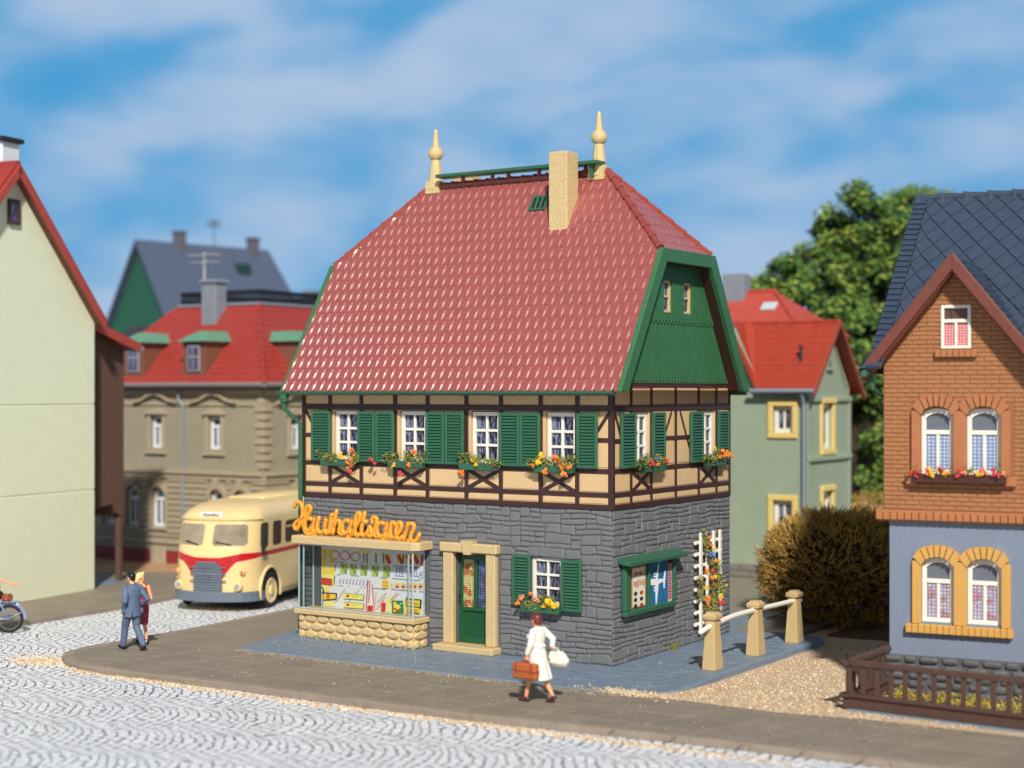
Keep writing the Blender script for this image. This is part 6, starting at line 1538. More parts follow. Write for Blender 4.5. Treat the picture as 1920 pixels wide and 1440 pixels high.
def tree(loc, label, clumps, trunk_h, seed, leafn=300, group=None, tr=.22):
    rg = random.Random(seed); t = thing('tree', label, 'tree', loc, group=group)
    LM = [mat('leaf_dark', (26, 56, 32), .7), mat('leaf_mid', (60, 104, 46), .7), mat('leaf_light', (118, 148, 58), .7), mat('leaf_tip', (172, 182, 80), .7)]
    b = MB(); b.tube(smooth_path([(0, 0, -.2), (.1, 0, trunk_h*.4), (-.1, .1, trunk_h*.75), (.1, 0, trunk_h)], 4), [tr*(1-.045*i) for i in range(13)], 10); tk = b.build('trunk', mat('bark_dark', (62, 48, 36), .9, .2, 6, .6, 14), t)
    b = MB()
    for c in clumps:
        c0 = Vector(c[:3]); st = Vector((0, 0, min(trunk_h, max(trunk_h*.5, c0.z*.6)))); mid = (st+c0)/2+Vector((rg.uniform(-.3, .3), rg.uniform(-.3, .3), .2)); b.tube(smooth_path([st, mid, c0], 4), [.09-.008*i for i in range(9)], 5)
    b.build('limbs', mat('bark_dark', (62, 48, 36)), t)
    b = MB()
    for c in clumps:
        c0 = Vector(c[:3]); R_ = c[3]
        for s in range(int(17*R_*R_)+8):        # sub-clumps give an uneven outline
            d = Vector((rg.gauss(0, 1), rg.gauss(0, 1), rg.gauss(0, 1))).normalized()*R_*rg.uniform(.55, 1.05); q = c0+Vector((d.x, d.y, d.z*.8)); rs = rg.uniform(.25, .5)
            for _ in range(int(leafn*rs*.55)):
                e = Vector((rg.gauss(0, 1), rg.gauss(0, 1), rg.gauss(0, 1))).normalized()*(rg.random()**.45)*rs
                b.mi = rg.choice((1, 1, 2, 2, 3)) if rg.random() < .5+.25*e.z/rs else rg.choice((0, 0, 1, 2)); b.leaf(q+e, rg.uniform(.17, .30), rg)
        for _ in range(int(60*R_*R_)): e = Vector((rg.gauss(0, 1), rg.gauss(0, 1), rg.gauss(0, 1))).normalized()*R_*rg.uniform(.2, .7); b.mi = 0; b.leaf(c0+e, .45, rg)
    b.build('crown', LM, t)
def tree_at(D, pts, depth_seed):
    """crown clumps given as bearing/elevation slopes of the crown at distance D"""
    rg = random.Random(depth_seed); out = []
    for u, v, r in pts: out.append(((u-960)/2966*D, D+rg.uniform(-1.2, 1.2), 5.65-(v-735)/2966*D, r/2966*D))
    return out
def rel(cl, loc): return [(x-loc[0], y-loc[1], z-loc[2], r) for x, y, z, r in cl]
D1 = 60; c1 = tree_at(D1, [(1612, 385, 42), (1570, 425, 45), (1545, 470, 38), (1640, 440, 60), (1600, 500, 60), (1540, 540, 40), (1480, 500, 34), (1450, 545, 42), (1500, 560, 44), (1435, 600, 42), (1660, 560, 55), (1580, 600, 45), (1650, 640, 50), (1610, 680, 50), (1560, 660, 40), (1700, 600, 50), (1520, 620, 28), (1620, 760, 50), (1600, 830, 52), (1660, 820, 46), (1640, 900, 40), (1520, 690, 42), (1470, 650, 36), (1640, 480, 45), (1680, 520, 50), (1600, 560, 50), (1560, 600, 42), (1630, 600, 50), (1660, 700, 50), (1690, 660, 50), (1590, 740, 45), (1600, 660, 45), (1540, 520, 36), (1420, 560, 22), (1405, 600, 20)], 1)
loc1 = ((1600-960)/2966*D1, D1, -.1)
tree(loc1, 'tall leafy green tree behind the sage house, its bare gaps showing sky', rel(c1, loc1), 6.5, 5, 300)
D2 = 66; c2 = tree_at(D2, [(1712, 372, 32), (1745, 385, 34), (1690, 400, 40), (1680, 470, 45), (1740, 460, 60), (1790, 400, 30), (1760, 520, 50), (1700, 700, 60), (1690, 800, 60), (1700, 880, 60), (1700, 600, 60), (1660, 430, 45), (1650, 520, 50), (1640, 620, 55), (1630, 740, 55), (1640, 880, 50), (1770, 372, 26), (1700, 420, 45)], 2)
loc2 = ((1730-960)/2966*D2, D2, -.1)
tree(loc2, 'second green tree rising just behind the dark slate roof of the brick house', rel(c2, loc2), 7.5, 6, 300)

# ================================================================ vehicles
def bus():
    t = thing('bus', 'cream vintage bus with red belt line and grey grille parked beside the stone house', 'bus', (-6.81, 41.5, -.14), radians(-16), scale=1.027)
    MC = mat('bus_cream', (232, 204, 146), .28, .03, 2, coat=.3); MR = mat('bus_red', (188, 28, 40), .28, coat=.3); MSv = mat('bus_silver', (100, 112, 126), .35, .05, 6); MG = mat('bus_glass', (60, 50, 44), .12, .35, 1.6, spec=.7); MGf = mat('windscreen', (150, 138, 118), .12, .35, 1.4, spec=.7)
    cx = -1.14; HW = 1.17; R = .42; LEN = 8.6
    def dims(z):   # half width, front y, rear y, bulge at height z
        if z < 1.5: return HW, .10+.02*(1.5-z), LEN, .38-.03*(1.5-z)
        if z < 2.32: k = (z-1.5)/.82; return HW-.05*k, .12+.14*k, LEN-.1*k, .38-.12*k
        k = min(1, (z-2.32)/.47); e = sqrt(max(0, 1-k*k)); return (HW-.05)*(.40+.60*e), .26+1.45*(1-e), LEN-.1-.8*(1-e), .26*e
    def S(sv, z, off=0.):
        """sv = distance along the plan outline from the middle of the front, + towards the right-hand side"""
        hw, yf, yr, bu = dims(z); r = min(R, hw*.8); s = abs(sv); sg = 1 if sv >= 0 else -1
        k = hw/HW; fl = HW-R; arc = R*pi/2
        if s <= fl: x = (hw-r)*s/fl; y = yf; n = Vector((0, -1))
        elif s <= fl+arc: a = (s-fl)/arc*pi/2; x = hw-r+r*sin(a); y = yf+r-r*cos(a); n = Vector((sin(a), -cos(a)))
        else: x = hw; y = yf+r+(s-fl-arc); n = Vector((1, 0))
        y = min(y, yr); y -= bu*(1-(x/hw)**2); return (cx+sg*(x+n.x*off), y+n.y*off, z)
    smax = (HW-R)+R*pi/2+LEN-R-.2
    ss = [0, .15, .3, .45, .6]+[(HW-R)+R*pi/2*i/7 for i in range(8)]+[1.45+i*.35 for i in range(1, 24)]; ss = sorted({min(v, smax) for v in ss})
    svals = [-v for v in ss[::-1] if v > 0]+ss
    zs = [.32, .5, .8, 1.1, 1.35, 1.5, 1.7, 1.9, 2.1, 2.32]+[2.32+.47*sin(i*pi/18) for i in range(1, 10)]
    b = MB(); G = [[b.P(S(v, z)) for v in svals] for z in zs]; n = len(svals)
    for A, B in zip(G, G[1:]):
        for j in range(n-1): b.idx([A[j], A[j+1], B[j+1], B[j]])
        b.idx([A[n-1], A[0], B[0], B[n-1]])
    b.idx(G[0]); b.idx(G[-1])
    # eyebrow over the windscreen and roof ridge panel
    for i in range(20):
        a = -1.35+i*.135; p = [S(a, 2.30, .0), S(a+.135, 2.30, .0), S(a+.135, 2.36, .05), S(a, 2.36, .05), S(a, 2.42, .0), S(a+.135, 2.42, .0)]
        b.face([p[0], p[1], p[2], p[3]]); b.face([p[3], p[2], p[5], p[4]])
    b.box(cx-.55, cx+.55, 2.0, 7, 2.73, 2.82, .03)
    body = b.build('body', MC, t, smooth=True)
    body.data.polygons.foreach_set('use_smooth', [True]*len(body.data.polygons))
    def patch(nm, m, s0, s1, zl, zh, off, k=10, kz=1, rc=0., parent=t):
        b = MB(); prev = None
        for i in range(k+1):
            s = s0+(s1-s0)*i/k; lo = zl(s) if callable(zl) else zl; hi_ = zh(s) if callable(zh) else zh
            if rc:
                d = min(i, k-i)/k*(s1-s0); 
                if d < rc: q = rc-sqrt(max(0, rc*rc-(rc-d)**2)); lo += q; hi_ -= q
            cur = [b.P(S(s, lo+(hi_-lo)*j/kz, off)) for j in range(kz+1)]
            if prev: 
                for j in range(kz): b.idx([prev[j], cur[j], cur[j+1], prev[j+1]])
            prev = cur
        return b.build(nm, m, parent, smooth=True)
    # belt line: V on the nose, thin line along the sides
    def zl(s):
        a = abs(s)
        if a < .32: return .56
        if a < .78: return .56+.76*((a-.32)/.46)**.55
        if a < 1.35: return 1.30+.10*((a-.78)/.57)
        return 1.40
    zh = lambda s: 1.40+.10*min(1, max(0, (abs(s)-.35)/.5)) if abs(s) < .85 else 1.51
    patch('belt_line', MR, -8, 8, zl, zh, .006, 240)
    # windscreens and side windows
    patch('windscreen', MGf, -.98, -.17, 1.70, 2.24, .006, 14, 1, .06); patch('windscreen', MGf, .10, .98, 1.70, 2.24, .006, 14, 1, .06)
    for s0, s1 in ((1.30, 1.74), (2.02, 2.56), (2.80, 3.80), (4.0, 5.0), (5.2, 6.2), (6.4, 7.4)):
        patch('side_window', MG, s0, s1, 1.62, 2.20 if s0 > 2.6 else 2.24, .006, 12, 1, .07); patch('side_window', MG, -s1, -s0, 1.62, 2.22, .006, 12, 1, .07)
    for s0 in (2.80, 4.0, 5.2, 6.4): patch('window_bar', MC, s0+.02, s0+.98, 2.02, 2.06, .012, 6)
    b = MB()
    for s_ in (-.30, .62): b.tube([S(s_, 1.72, .03), S(s_-.42, 1.80, .035)], .018, 5)
    b.build('wiper', M_BLACK, t)
    # grille
    b = MB()
    for i in range(12):
        z0 = .52+i*.068; w = .40-.06*max(0, i-9)-.0; b.tube([S(-w, z0, .03), S(0, z0, .045), S(w, z0, .03)], .033, 6)
    for z0 in (1.05, .88, .70): b.tube([S(-.50, z0+.1, .045), S(0, z0+.1, .085), S(.50, z0+.1, .045)], .018, 6)
    for sg in (-1, 1): b.tube([S(sg*.12, .98, .09), S(0, .78, .09), S(sg*.02, .78, .09)], .016, 5)
    b.build('grille', MSv, t)
    # bumper
    b = MB(); pr = [S(s_, .40, .07) for s_ in [-1.45+i*.145 for i in range(21)]]
    for p, q in zip(pr, pr[1:]):
        for z0, z1, o in ((.27, .36, 0), (.36, .40, .02), (.40, .52, 0)):
            b.face([(p[0], p[1], z0), (q[0], q[1], z0), (q[0], q[1], z1), (p[0], p[1], z1)])
        b.face([(p[0], p[1], .52), (q[0], q[1], .52), (q[0], q[1]+.10, .52), (p[0], p[1]+.10, .52)]); b.face([(p[0], p[1], .27), (q[0], q[1], .27), (q[0], q[1]+.10, .27), (p[0], p[1]+.10, .27)])
    b.build('bumper', MSv, t, smooth=False)
    for s_ in (-.92, .78):
        p = Vector(S(s_, .66, .0)); b = MB(); b.tube([p+Vector((0, .03, 0)), p+Vector((0, -.06, 0)), p+Vector((0, -.09, 0))], [.13, .12, .10], 14); h = b.build('headlight', MC, t, smooth=False)
        b = MB(); b.tube([p+Vector((0, -.08, 0)), p+Vector((0, -.105, 0))], [.075, .07], 12); b.build('lens', mat('lens_grey', (150, 156, 160), .2), h)
        p = Vector(S(s_*1.14+.02, 1.02, .0)); b = MB(); b.tube([p+Vector((0, .03, 0)), p+Vector((0, -.09, 0))], .055, 10); h = b.build('indicator', MC, t)
        b = MB(); b.tube([p+Vector((-.02, -.08, 0)), p+Vector((-.03, -.12, 0))], [.05, .035], 10); b.build('lens', mat('amber', (226, 110, 44), .3), h)
    # destination board
    pz = 2.46; a = Vector(S(-.42, pz, .02)); c = Vector(S(.30, pz, .02)); b = MB()
    up = Vector((0, .05, .075)); b.face([a-up, c-up, c+up, a+up]); bb = b.build('destination_board', mat('board_white', (214, 212, 214), .5), t)
    b = MB(); rg = random.Random(2); x = .14; o = (c-a)
    nn = Vector((0, -.012, .008))
    for i in range(9):      # small dark capitals, too blurred in the photograph to read
        w = .065; p = a+o*x+nn; q = a+o*(x+w)+nn; hh = up*.45
        if i in (0, 5): b.face([p-hh, p+o*.018-hh, p+o*.018+hh, p+hh]); b.face([p+hh, q+hh, q+hh*.5, p+hh*.5]); b.face([p-hh*.2, q-hh*.2, q+hh*.2, p+hh*.2])
        else: b.face([p-hh*.7, q-hh*.7, q-hh*.35, p-hh*.35]); b.face([p-hh*.6, p+o*.018-hh*.6, p+o*.018+hh*.5, p+hh*.5]); b.face([p+hh*.1, q+hh*.1, q+hh*.5, p+hh*.5])
        x += .08
    b.build('lettering', mat('ink_dark', (40, 40, 60), .6), bb)
    # wheels with dark arches
    for y in (.98, 6.4):
        for sg in (1, -1):
            X = cx+sg*HW
            b = MB(); N_ = 20; pl = [(y+.60*cos(a_), .46+.60*sin(a_)) for a_ in [-.35+i*(pi+.7)/N_ for i in range(N_+1)]]
            b.xf = Matrix(((0, sg, 0, X+sg*.004), (1, 0, 0, 0), (0, 0, 1, 0), (0, 0, 0, 1))); b.prism([p for p in pl if True]+[(y-.5, .26), (y+.5, .26)], .006, .0); b.xf = None
            b.build('wheel_arch', M_BLACK, t)
            b = MB(); pts = [(X+sg*.012, y+.62*cos(a_), .46+.62*sin(a_)) for a_ in [-.3+i*(pi+.6)/18 for i in range(19)]]; b.tube(pts, .045, 6); b.build('arch_lip', MC, t, smooth=True)
            b = MB(); xo = X-sg*.03
            rr = [(-.10, .36), (-.02, .44), (.04, .46), (.06, .43), (.065, .35)]
            K = [[b.P((xo+sg*dx, y+r_*cos(2*pi*j/24), .46+r_*sin(2*pi*j/24))) for j in range(24)] for dx, r_ in rr]
            for A, B in zip(K, K[1:]):
                for j in range(24): b.idx([A[j], A[(j+1) % 24], B[(j+1) % 24], B[j]])
            b.idx(K[-1]); w = b.build('wheel', mat('tyre_black', (24, 24, 26), .75), t, smooth=False)
            b = MB(); rr = [(.05, .33), (.075, .31), (.05, .25), (.045, .14), (.09, .11), (.10, .05)]
            K = [[b.P((xo+sg*(dx+.02), y+r_*cos(2*pi*j/24), .46+r_*sin(2*pi*j/24))) for j in range(24)] for dx, r_ in rr]
            for A, B in zip(K, K[1:]):
                for j in range(24): b.idx([A[j], A[(j+1) % 24], B[(j+1) % 24], B[j]])
            b.idx(K[-1]); b.build('hub_cap', MC, w, smooth=False)
    b = MB(); p = Vector(S(1.33, 1.60, .02)); b.tube([p, p+Vector((.10, -.12, -.12)), p+Vector((.12, -.10, .12))], .018, 5); b.box(p.x+.06, p.x+.18, p.y-.12, p.y-.09, p.z+.0, p.z+.26, .01); b.build('mirror', M_BLACK, t)
    b = MB(); b.box(cx-.9, cx+.9, .5, 8, .18, .34); b.build('underbody', M_BLACK, t)
bus()

def ring_pts(c, r, n=28, ax='y'):
    return [(c[0]+r*cos(2*pi*i/n), c[1], c[2]+r*sin(2*pi*i/n)) for i in range(n)]
def moped():
    t = thing('moped', 'blue-grey bicycle-style moped with brown saddlebag cut off by the left edge', 'moped', (-12.08, 38.0, -.14), radians(4))
    MF = mat('moped_blue', (126, 144, 176), .3, .05, 6, spec=.6); MT_ = mat('tyre_black', (24, 24, 26)); MS = mat('spoke_grey', (150, 154, 160), .35, metal=.5)
    for x in (0, -1.25):
        b = MB(); b.tube(ring_pts((x, 0, .35), .305, 32), .042, 8, closed=True); w = b.build('wheel', MT_, t, smooth=True)
        b = MB(); b.tube(ring_pts((x, 0, .35), .262, 32), .010, 6, closed=True)
        for i in range(14): a = 2*pi*i/14; b.tube([(x, (.02 if i % 2 else -.02), .35), (x+.26*cos(a), 0, .35+.26*sin(a))], .0025, 3)
        b.tube([(x, -.06, .35), (x, .06, .35)], .03, 8); b.build('rim', MS, w)
        b = MB(); a0, a1 = ((-.05, pi*.92) if x == 0 else (.3, pi*.95)); pts = [(x+.365*cos(a), 0, .35+.365*sin(a)) for a in [a0+(a1-a0)*i/14 for i in range(15)]]
        b.tube(pts, .035, 6, sq=(.35, 1.3)); b.build('mudguard', MF, t)
    b = MB(); fr = [((0, .05, .35), (-.20, .05, .72), .016), ((0, -.05, .35), (-.20, -.05, .72), .016), ((0, -.06, .35), (-.48, -.05, .33), .02), ((0, .06, .35), (-.48, .05, .33), .02), ((-.48, 0, .33), (-.33, 0, .78), .022), ((-.48, 0, .33), (-1.0, 0, .75), .03), ((-1.02, 0, .72), (-.96, 0, 1.0), .022), ((-1.25, .05, .35), (-1.02, .05, .74), .016), ((-1.25, -.05, .35), (-1.02, -.05, .74), .016), ((0, -.055, .35), (.30, -.055, .50), .020), ((.30, -.055, .5), (.25, -.04, .70), .012)]
    for p, q, r in fr: b.tube([p, q], r, 7)
    b.build('frame', MF, t, smooth=True)
    b = MB(); b.box(-.30, .17, -.08, .08, .735, .765, .01); b.tube([(.17, 0, .75), (.24, 0, .75)], .035, 8); b.build('carrier', MF, t)
    b = MB(); b.tube(smooth_path([(-.52, 0, .85), (-.36, 0, .90), (-.20, 0, .92)], 4), [.035+.011*i for i in range(9)], 8, sq=(.6, 1.2)); b.build('saddle', M_BLACK, t, smooth=True)
    b = MB(); b.tube(smooth_path([(-.82, -.28, 1.0), (-.93, -.2, 1.02), (-.97, 0, 1.02), (-.93, .2, 1.02), (-.82, .28, 1.0)], 4), .014, 7); b.build('handlebar', MS, t)
    b = MB(); b.box(-.62, -.38, -.07, .07, .20, .42, .03); b.tube([(-.5, -.09, .3), (-.5, -.2, .3)], .015, 6); b.build('engine', mat('engine_grey', (92, 98, 108), .4), t)
    g = thing('leather_bag', 'small brown leather bag strapped on the moped carrier at the left edge', 'bag', (-12.08, 38.0, .63), radians(4))
    b = MB(); b.box(-.17, .07, -.10, .10, 0, .15, .035); b.box(-.16, .06, -.105, .105, .09, .165, .03); o = b.build('bag_body', mat('tan_leather', (150, 78, 46), .5, .1, 12), g); b = MB()
    for x in (-.11, .01): b.box(x-.012, x+.012, -.11, .11, -.005, .17, .004)
    b.build('strap', mat('dark_leather', (104, 54, 34), .5), g)
moped()

# ================================================================ people
SKIN = mat('skin', (226, 162, 122), .55, .04, 9)
def organic(b, name, m, parent, vox=.012, sm=4, label=None):
    o = b.build(name, m, parent, label=label)
    r = o.modifiers.new('remesh', 'REMESH'); r.mode = 'VOXEL'; r.voxel_size = vox; r.use_smooth_shade = True
    s = o.modifiers.new('smooth', 'SMOOTH'); s.factor = .5; s.iterations = sm
    return o
def limb(b, pts, rad, n=12):
    b.tube(pts, rad, n)
    for p, r in zip(pts, rad): b.ball(p, r*.99, n, 8)
def hand(b, wrist, dirv, side, curl=.5, L=.18):
    """palm, four curled fingers of unequal length and a thumb leaving the side of the palm; dirv points to the fingertips, side to the thumb"""
    w = Vector(wrist); d = Vector(dirv).normalized(); s = Vector(side); s = (s-d*s.dot(d)).normalized(); n = d.cross(s)
    pe = w+d*L*.50
    for k in (-.5, 0, .5): b.tube([w+s*k*.035, w+d*L*.25+s*k*.05, pe+s*k*.058], [.016, .017, .014], 8)
    for i, f in enumerate((.46, .52, .48, .38)):
        o = (1.5-i)/1.5*.034; p0 = pe-d*.012+s*o; l = L*f; d1 = (d+n*curl*.5+s*o*1.5).normalized(); p1 = p0+d1*l*.45; d2 = (d+n*curl*1.6).normalized(); p2 = p1+d2*l*.32; d3 = (d*.5+n*curl*2.2).normalized(); p3 = p2+d3*l*.26
        b.tube([p0, p1, p2, p3], [.0098, .0092, .0085, .0068], 7); b.ball(p3, .0068, 6, 5)
    t0 = w+d*L*.14+s*.026; t1 = t0+(d*.6+s*.7+n*.2).normalized()*L*.2; t2 = t1+(d+s*.15+n*.4).normalized()*L*.17; b.tube([t0, t1, t2], [.013, .011, .008], 7); b.ball(t2, .008, 6, 5)
def head(b, c, yaw, h=.225):
    """skull with jaw, nose, ears, neck; c = centre of the head, yaw turns the face (0 = +y)"""
    M = Matrix.Translation(c) @ Matrix.Rotation(yaw, 4, 'Z'); old = b.xf; b.xf = M if old is None else old @ M; k = h/.225
    b.ball((0, -.012*k, .02*k), (.076*k, .094*k, .092*k), 16, 12); b.ball((0, .028*k, -.045*k), (.055*k, .058*k, .066*k), 14, 10); b.ball((0, .066*k, -.088*k), (.026*k, .022*k, .022*k), 10, 8)
    b.tube([(0, .082*k, .012*k), (0, .108*k, -.024*k)], [.010*k, .017*k], 8); b.ball((0, .104*k, -.026*k), .015*k, 8, 6)
    b.tube([(-.024*k, .083*k, -.056*k), (0, .092*k, -.056*k), (.024*k, .083*k, -.056*k)], .008*k, 6)
    for s in (-1, 1): b.ball((s*.078*k, -.006*k, -.012*k), (.012*k, .020*k, .032*k), 8, 6); b.ball((s*.030*k, .076*k, .022*k), (.026*k, .014*k, .010*k), 8, 6)
    b.xf = old; return M
def face_marks(t, M, k=1.):
    b = MB(); b.xf = M
    for s in (-1, 1): b.ball((s*.031*k, .0845*k, .004*k), (.012*k, .007*k, .007*k), 8, 6)
    b.build('eyes', mat('eye_dark', (46, 38, 34), .3), t)
    b = MB(); b.xf = M; b.tube([(-.022*k, .091*k, -.056*k), (0, .100*k, -.056*k), (.022*k, .091*k, -.056*k)], .006*k, 6); b.build('lips', mat('lip_red', (186, 84, 74), .5), t)
def shoe(b, p, d, L=.26, heel=.0):
    d = Vector(d).normalized(); p = Vector(p)
    b.tube([p-d*.06, p+d*.02, p+d*L*.45, p+d*L*.72, p+d*L*.80], [.036, .044, .038, .034, .018], 10)
    b.tube([p+Vector((0, 0, .05))-d*.01, p], [.045, .045], 10)

def man_in_suit():
    t = thing('person', 'man in blue-grey suit with black hair walking away on the pavement corner', 'person', (-8.34, 34.75, -.02), radians(42))
    b = MB(); hc = Vector((0, .06, 1.585)); M = head(b, hc, radians(12))
    limb(b, [(0, .0, 1.38), (0, .03, 1.50)], [.062, .056]); b.rings([(0, 0, .92, .15, .11), (0, 0, 1.1, .14, .10), (0, -.01, 1.28, .18, .11), (0, -.01, 1.38, .15, .09), (0, 0, 1.43, .07, .06)])
    hipL, kneeL, ankL = Vector((-.09, .02, .90)), Vector((-.09, .16, .50)), Vector((-.09, .26, .08)); hipR, kneeR, ankR = Vector((.09, .0, .90)), Vector((.10, .0, .50)), Vector((.11, -.30, .13))
    limb(b, [hipL, kneeL, ankL], [.085, .055, .040]); limb(b, [hipR, kneeR, ankR], [.085, .055, .040])
    shL, elL, wrL = Vector((-.20, -.01, 1.36)), Vector((-.25, -.13, 1.10)), Vector((-.20, .02, .90)); shR, elR, wrR = Vector((.20, -.01, 1.36)), Vector((.30, -.13, 1.12)), Vector((.24, .04, .98))
    limb(b, [shL, elL, wrL], [.05, .042, .028]); limb(b, [shR, elR, wrR], [.05, .042, .028])
    hand(b, wrL, (.1, .5, -.6), (.6, .5, .3), .7); hand(b, wrR, (-.1, .7, -.2), (-.6, 0, .6), .8)
    organic(b, 'body', SKIN, t, .009, 2); face_marks(t, M)
    b = MB(); b.xf = M; b.ball((0, -.020, .034), (.084, .096, .088), 16, 12); b.ball((0, -.058, -.012), (.066, .050, .070), 12, 10); b.ball((0, .038, .092), (.062, .052, .030), 12, 8)
    organic(b, 'hair', mat('hair_black', (22, 20, 22), .35), t, .010, 3)
    SU = mat('suit_blue', (88, 106, 134), .7, .16, 9, .3, 20)
    b = MB(); b.rings([(0, .0, .74, .205, .145), (0, 0, .80, .20, .14), (0, 0, .95, .185, .135), (0, -.01, 1.08, .175, .125), (0, -.015, 1.25, .205, .135), (0, -.015, 1.36, .20, .125), (0, -.0, 1.42, .12, .09), (0, .01, 1.46, .078, .07)], 20)
    limb(b, [(-.17, -.01, 1.365), elL, (-.205, 0, .93)], [.078, .066, .055]); limb(b, [(.17, -.01, 1.365), elR, (.25, .01, 1.00)], [.078, .066, .055])
    b.tube([(-.10, -.13, .90), (-.17, -.17, .74)], [.03, .05], 8); b.box(-.24, -.20, -.08, .06, .83, .93, .015); b.box(.19, .235, -.08, .06, .80, .92, .015)
    organic(b, 'jacket', SU, t, .011, 3)
    b = MB(); b.rings([(0, 0, .80, .155, .125), (0, 0, .90, .16, .125), (0, 0, .98, .15, .12)], 16)
    limb(b, [hipL+Vector((0, 0, -.03)), kneeL, ankL+Vector((0, -.02, .03))], [.112, .082, .072]); limb(b, [hipR+Vector((0, 0, -.03)), kneeR, ankR+Vector((0, .01, .03))], [.112, .082, .072])
    organic(b, 'trousers', SU, t, .011, 3)
    for p, d in (((-.09, .22, .045), (-.1, 1, .1)), ((.11, -.30, .085), (.1, 1, -.55))):
        b = MB(); shoe(b, p, d); organic(b, 'shoe', mat('shoe_black', (20, 20, 22), .3), t, .009, 2)
def woman_in_red():
    t = thing('person', 'woman in dark red sleeveless dress and cream headscarf walking arm in arm with the man', 'person', (-8.34, 35.55, -.02), radians(15))
    b = MB(); hc = Vector((0, .03, 1.50)); M = head(b, hc, radians(-62))
    limb(b, [(0, 0, 1.30), (0, .02, 1.42)], [.050, .048]); b.rings([(0, 0, .90, .16, .12), (0, 0, 1.02, .12, .09), (0, 0, 1.2, .15, .11), (0, 0, 1.31, .14, .08), (0, 0, 1.36, .06, .055)])
    hipL, kneeL, ankL = Vector((-.08, 0, .86)), Vector((-.07, .10, .46)), Vector((-.07, .12, .10)); hipR, kneeR, ankR = Vector((.08, 0, .86)), Vector((.09, .02, .46)), Vector((.12, -.12, .12))
    limb(b, [hipL, kneeL, ankL], [.085, .052, .032]); limb(b, [hipR, kneeR, ankR], [.085, .052, .032])
    limb(b, [(-.16, 0, 1.29), (-.24, -.05, 1.06), (-.20, .14, 1.0)], [.045, .036, .024]); hand(b, (-.20, .14, 1.0), (-.5, .8, 0), (0, .2, 1), .6)
    limb(b, [(.16, 0, 1.29), (.23, -.04, 1.03), (.15, .18, 1.02)], [.048, .038, .026]); hand(b, (.15, .18, 1.02), (-.5, .8, .1), (0, 0, 1), .7)
    organic(b, 'body', SKIN, t, .009, 2); face_marks(t, M)
    b = MB(); b.xf = M; b.ball((0, -.024, .030), (.088, .100, .090), 16, 12); b.tube([(0, -.10, .0), (0, -.09, -.09), (.0, -.085, -.13)], [.06, .055, .02], 10); b.tube([(-.08, .02, -.02), (-.04, .05, -.10), (0, .055, -.115), (.04, .05, -.10), (.08, .02, -.02)], .014, 6)
    b.tube([(.05, .03, .10), (.03, .06, .115)], [.03, .02], 8)
    organic(b, 'headscarf', mat('scarf_cream', (228, 206, 146), .65, .06, 12), t, .010, 2)
    DR = mat('dress_red', (146, 52, 66), .6, .1, 9, .2, 20)
    b = MB(); b.rings([(.01, 0, .46, .150, .135), (0, 0, .56, .165, .145), (0, 0, .78, .182, .15), (0, 0, .90, .175, .14), (0, 0, 1.02, .128, .10), (0, .01, 1.16, .155, .13), (0, .0, 1.26, .15, .11), (0, 0, 1.315, .125, .07)], 20); b.tube([(-.125, 0, 1.30), (-.10, 0, 1.33)], .045, 8); b.tube([(.125, 0, 1.30), (.10, 0, 1.33)], .045, 8)
    organic(b, 'dress', DR, t, .011, 3)
    for p, d in (((-.07, .10, .055), (0, 1, -.1)), ((.12, -.13, .075), (.05, 1, -.5))):
        b = MB(); shoe(b, p, d, .22); organic(b, 'shoe', mat('shoe_black', (20, 20, 22)), t, .009, 2)
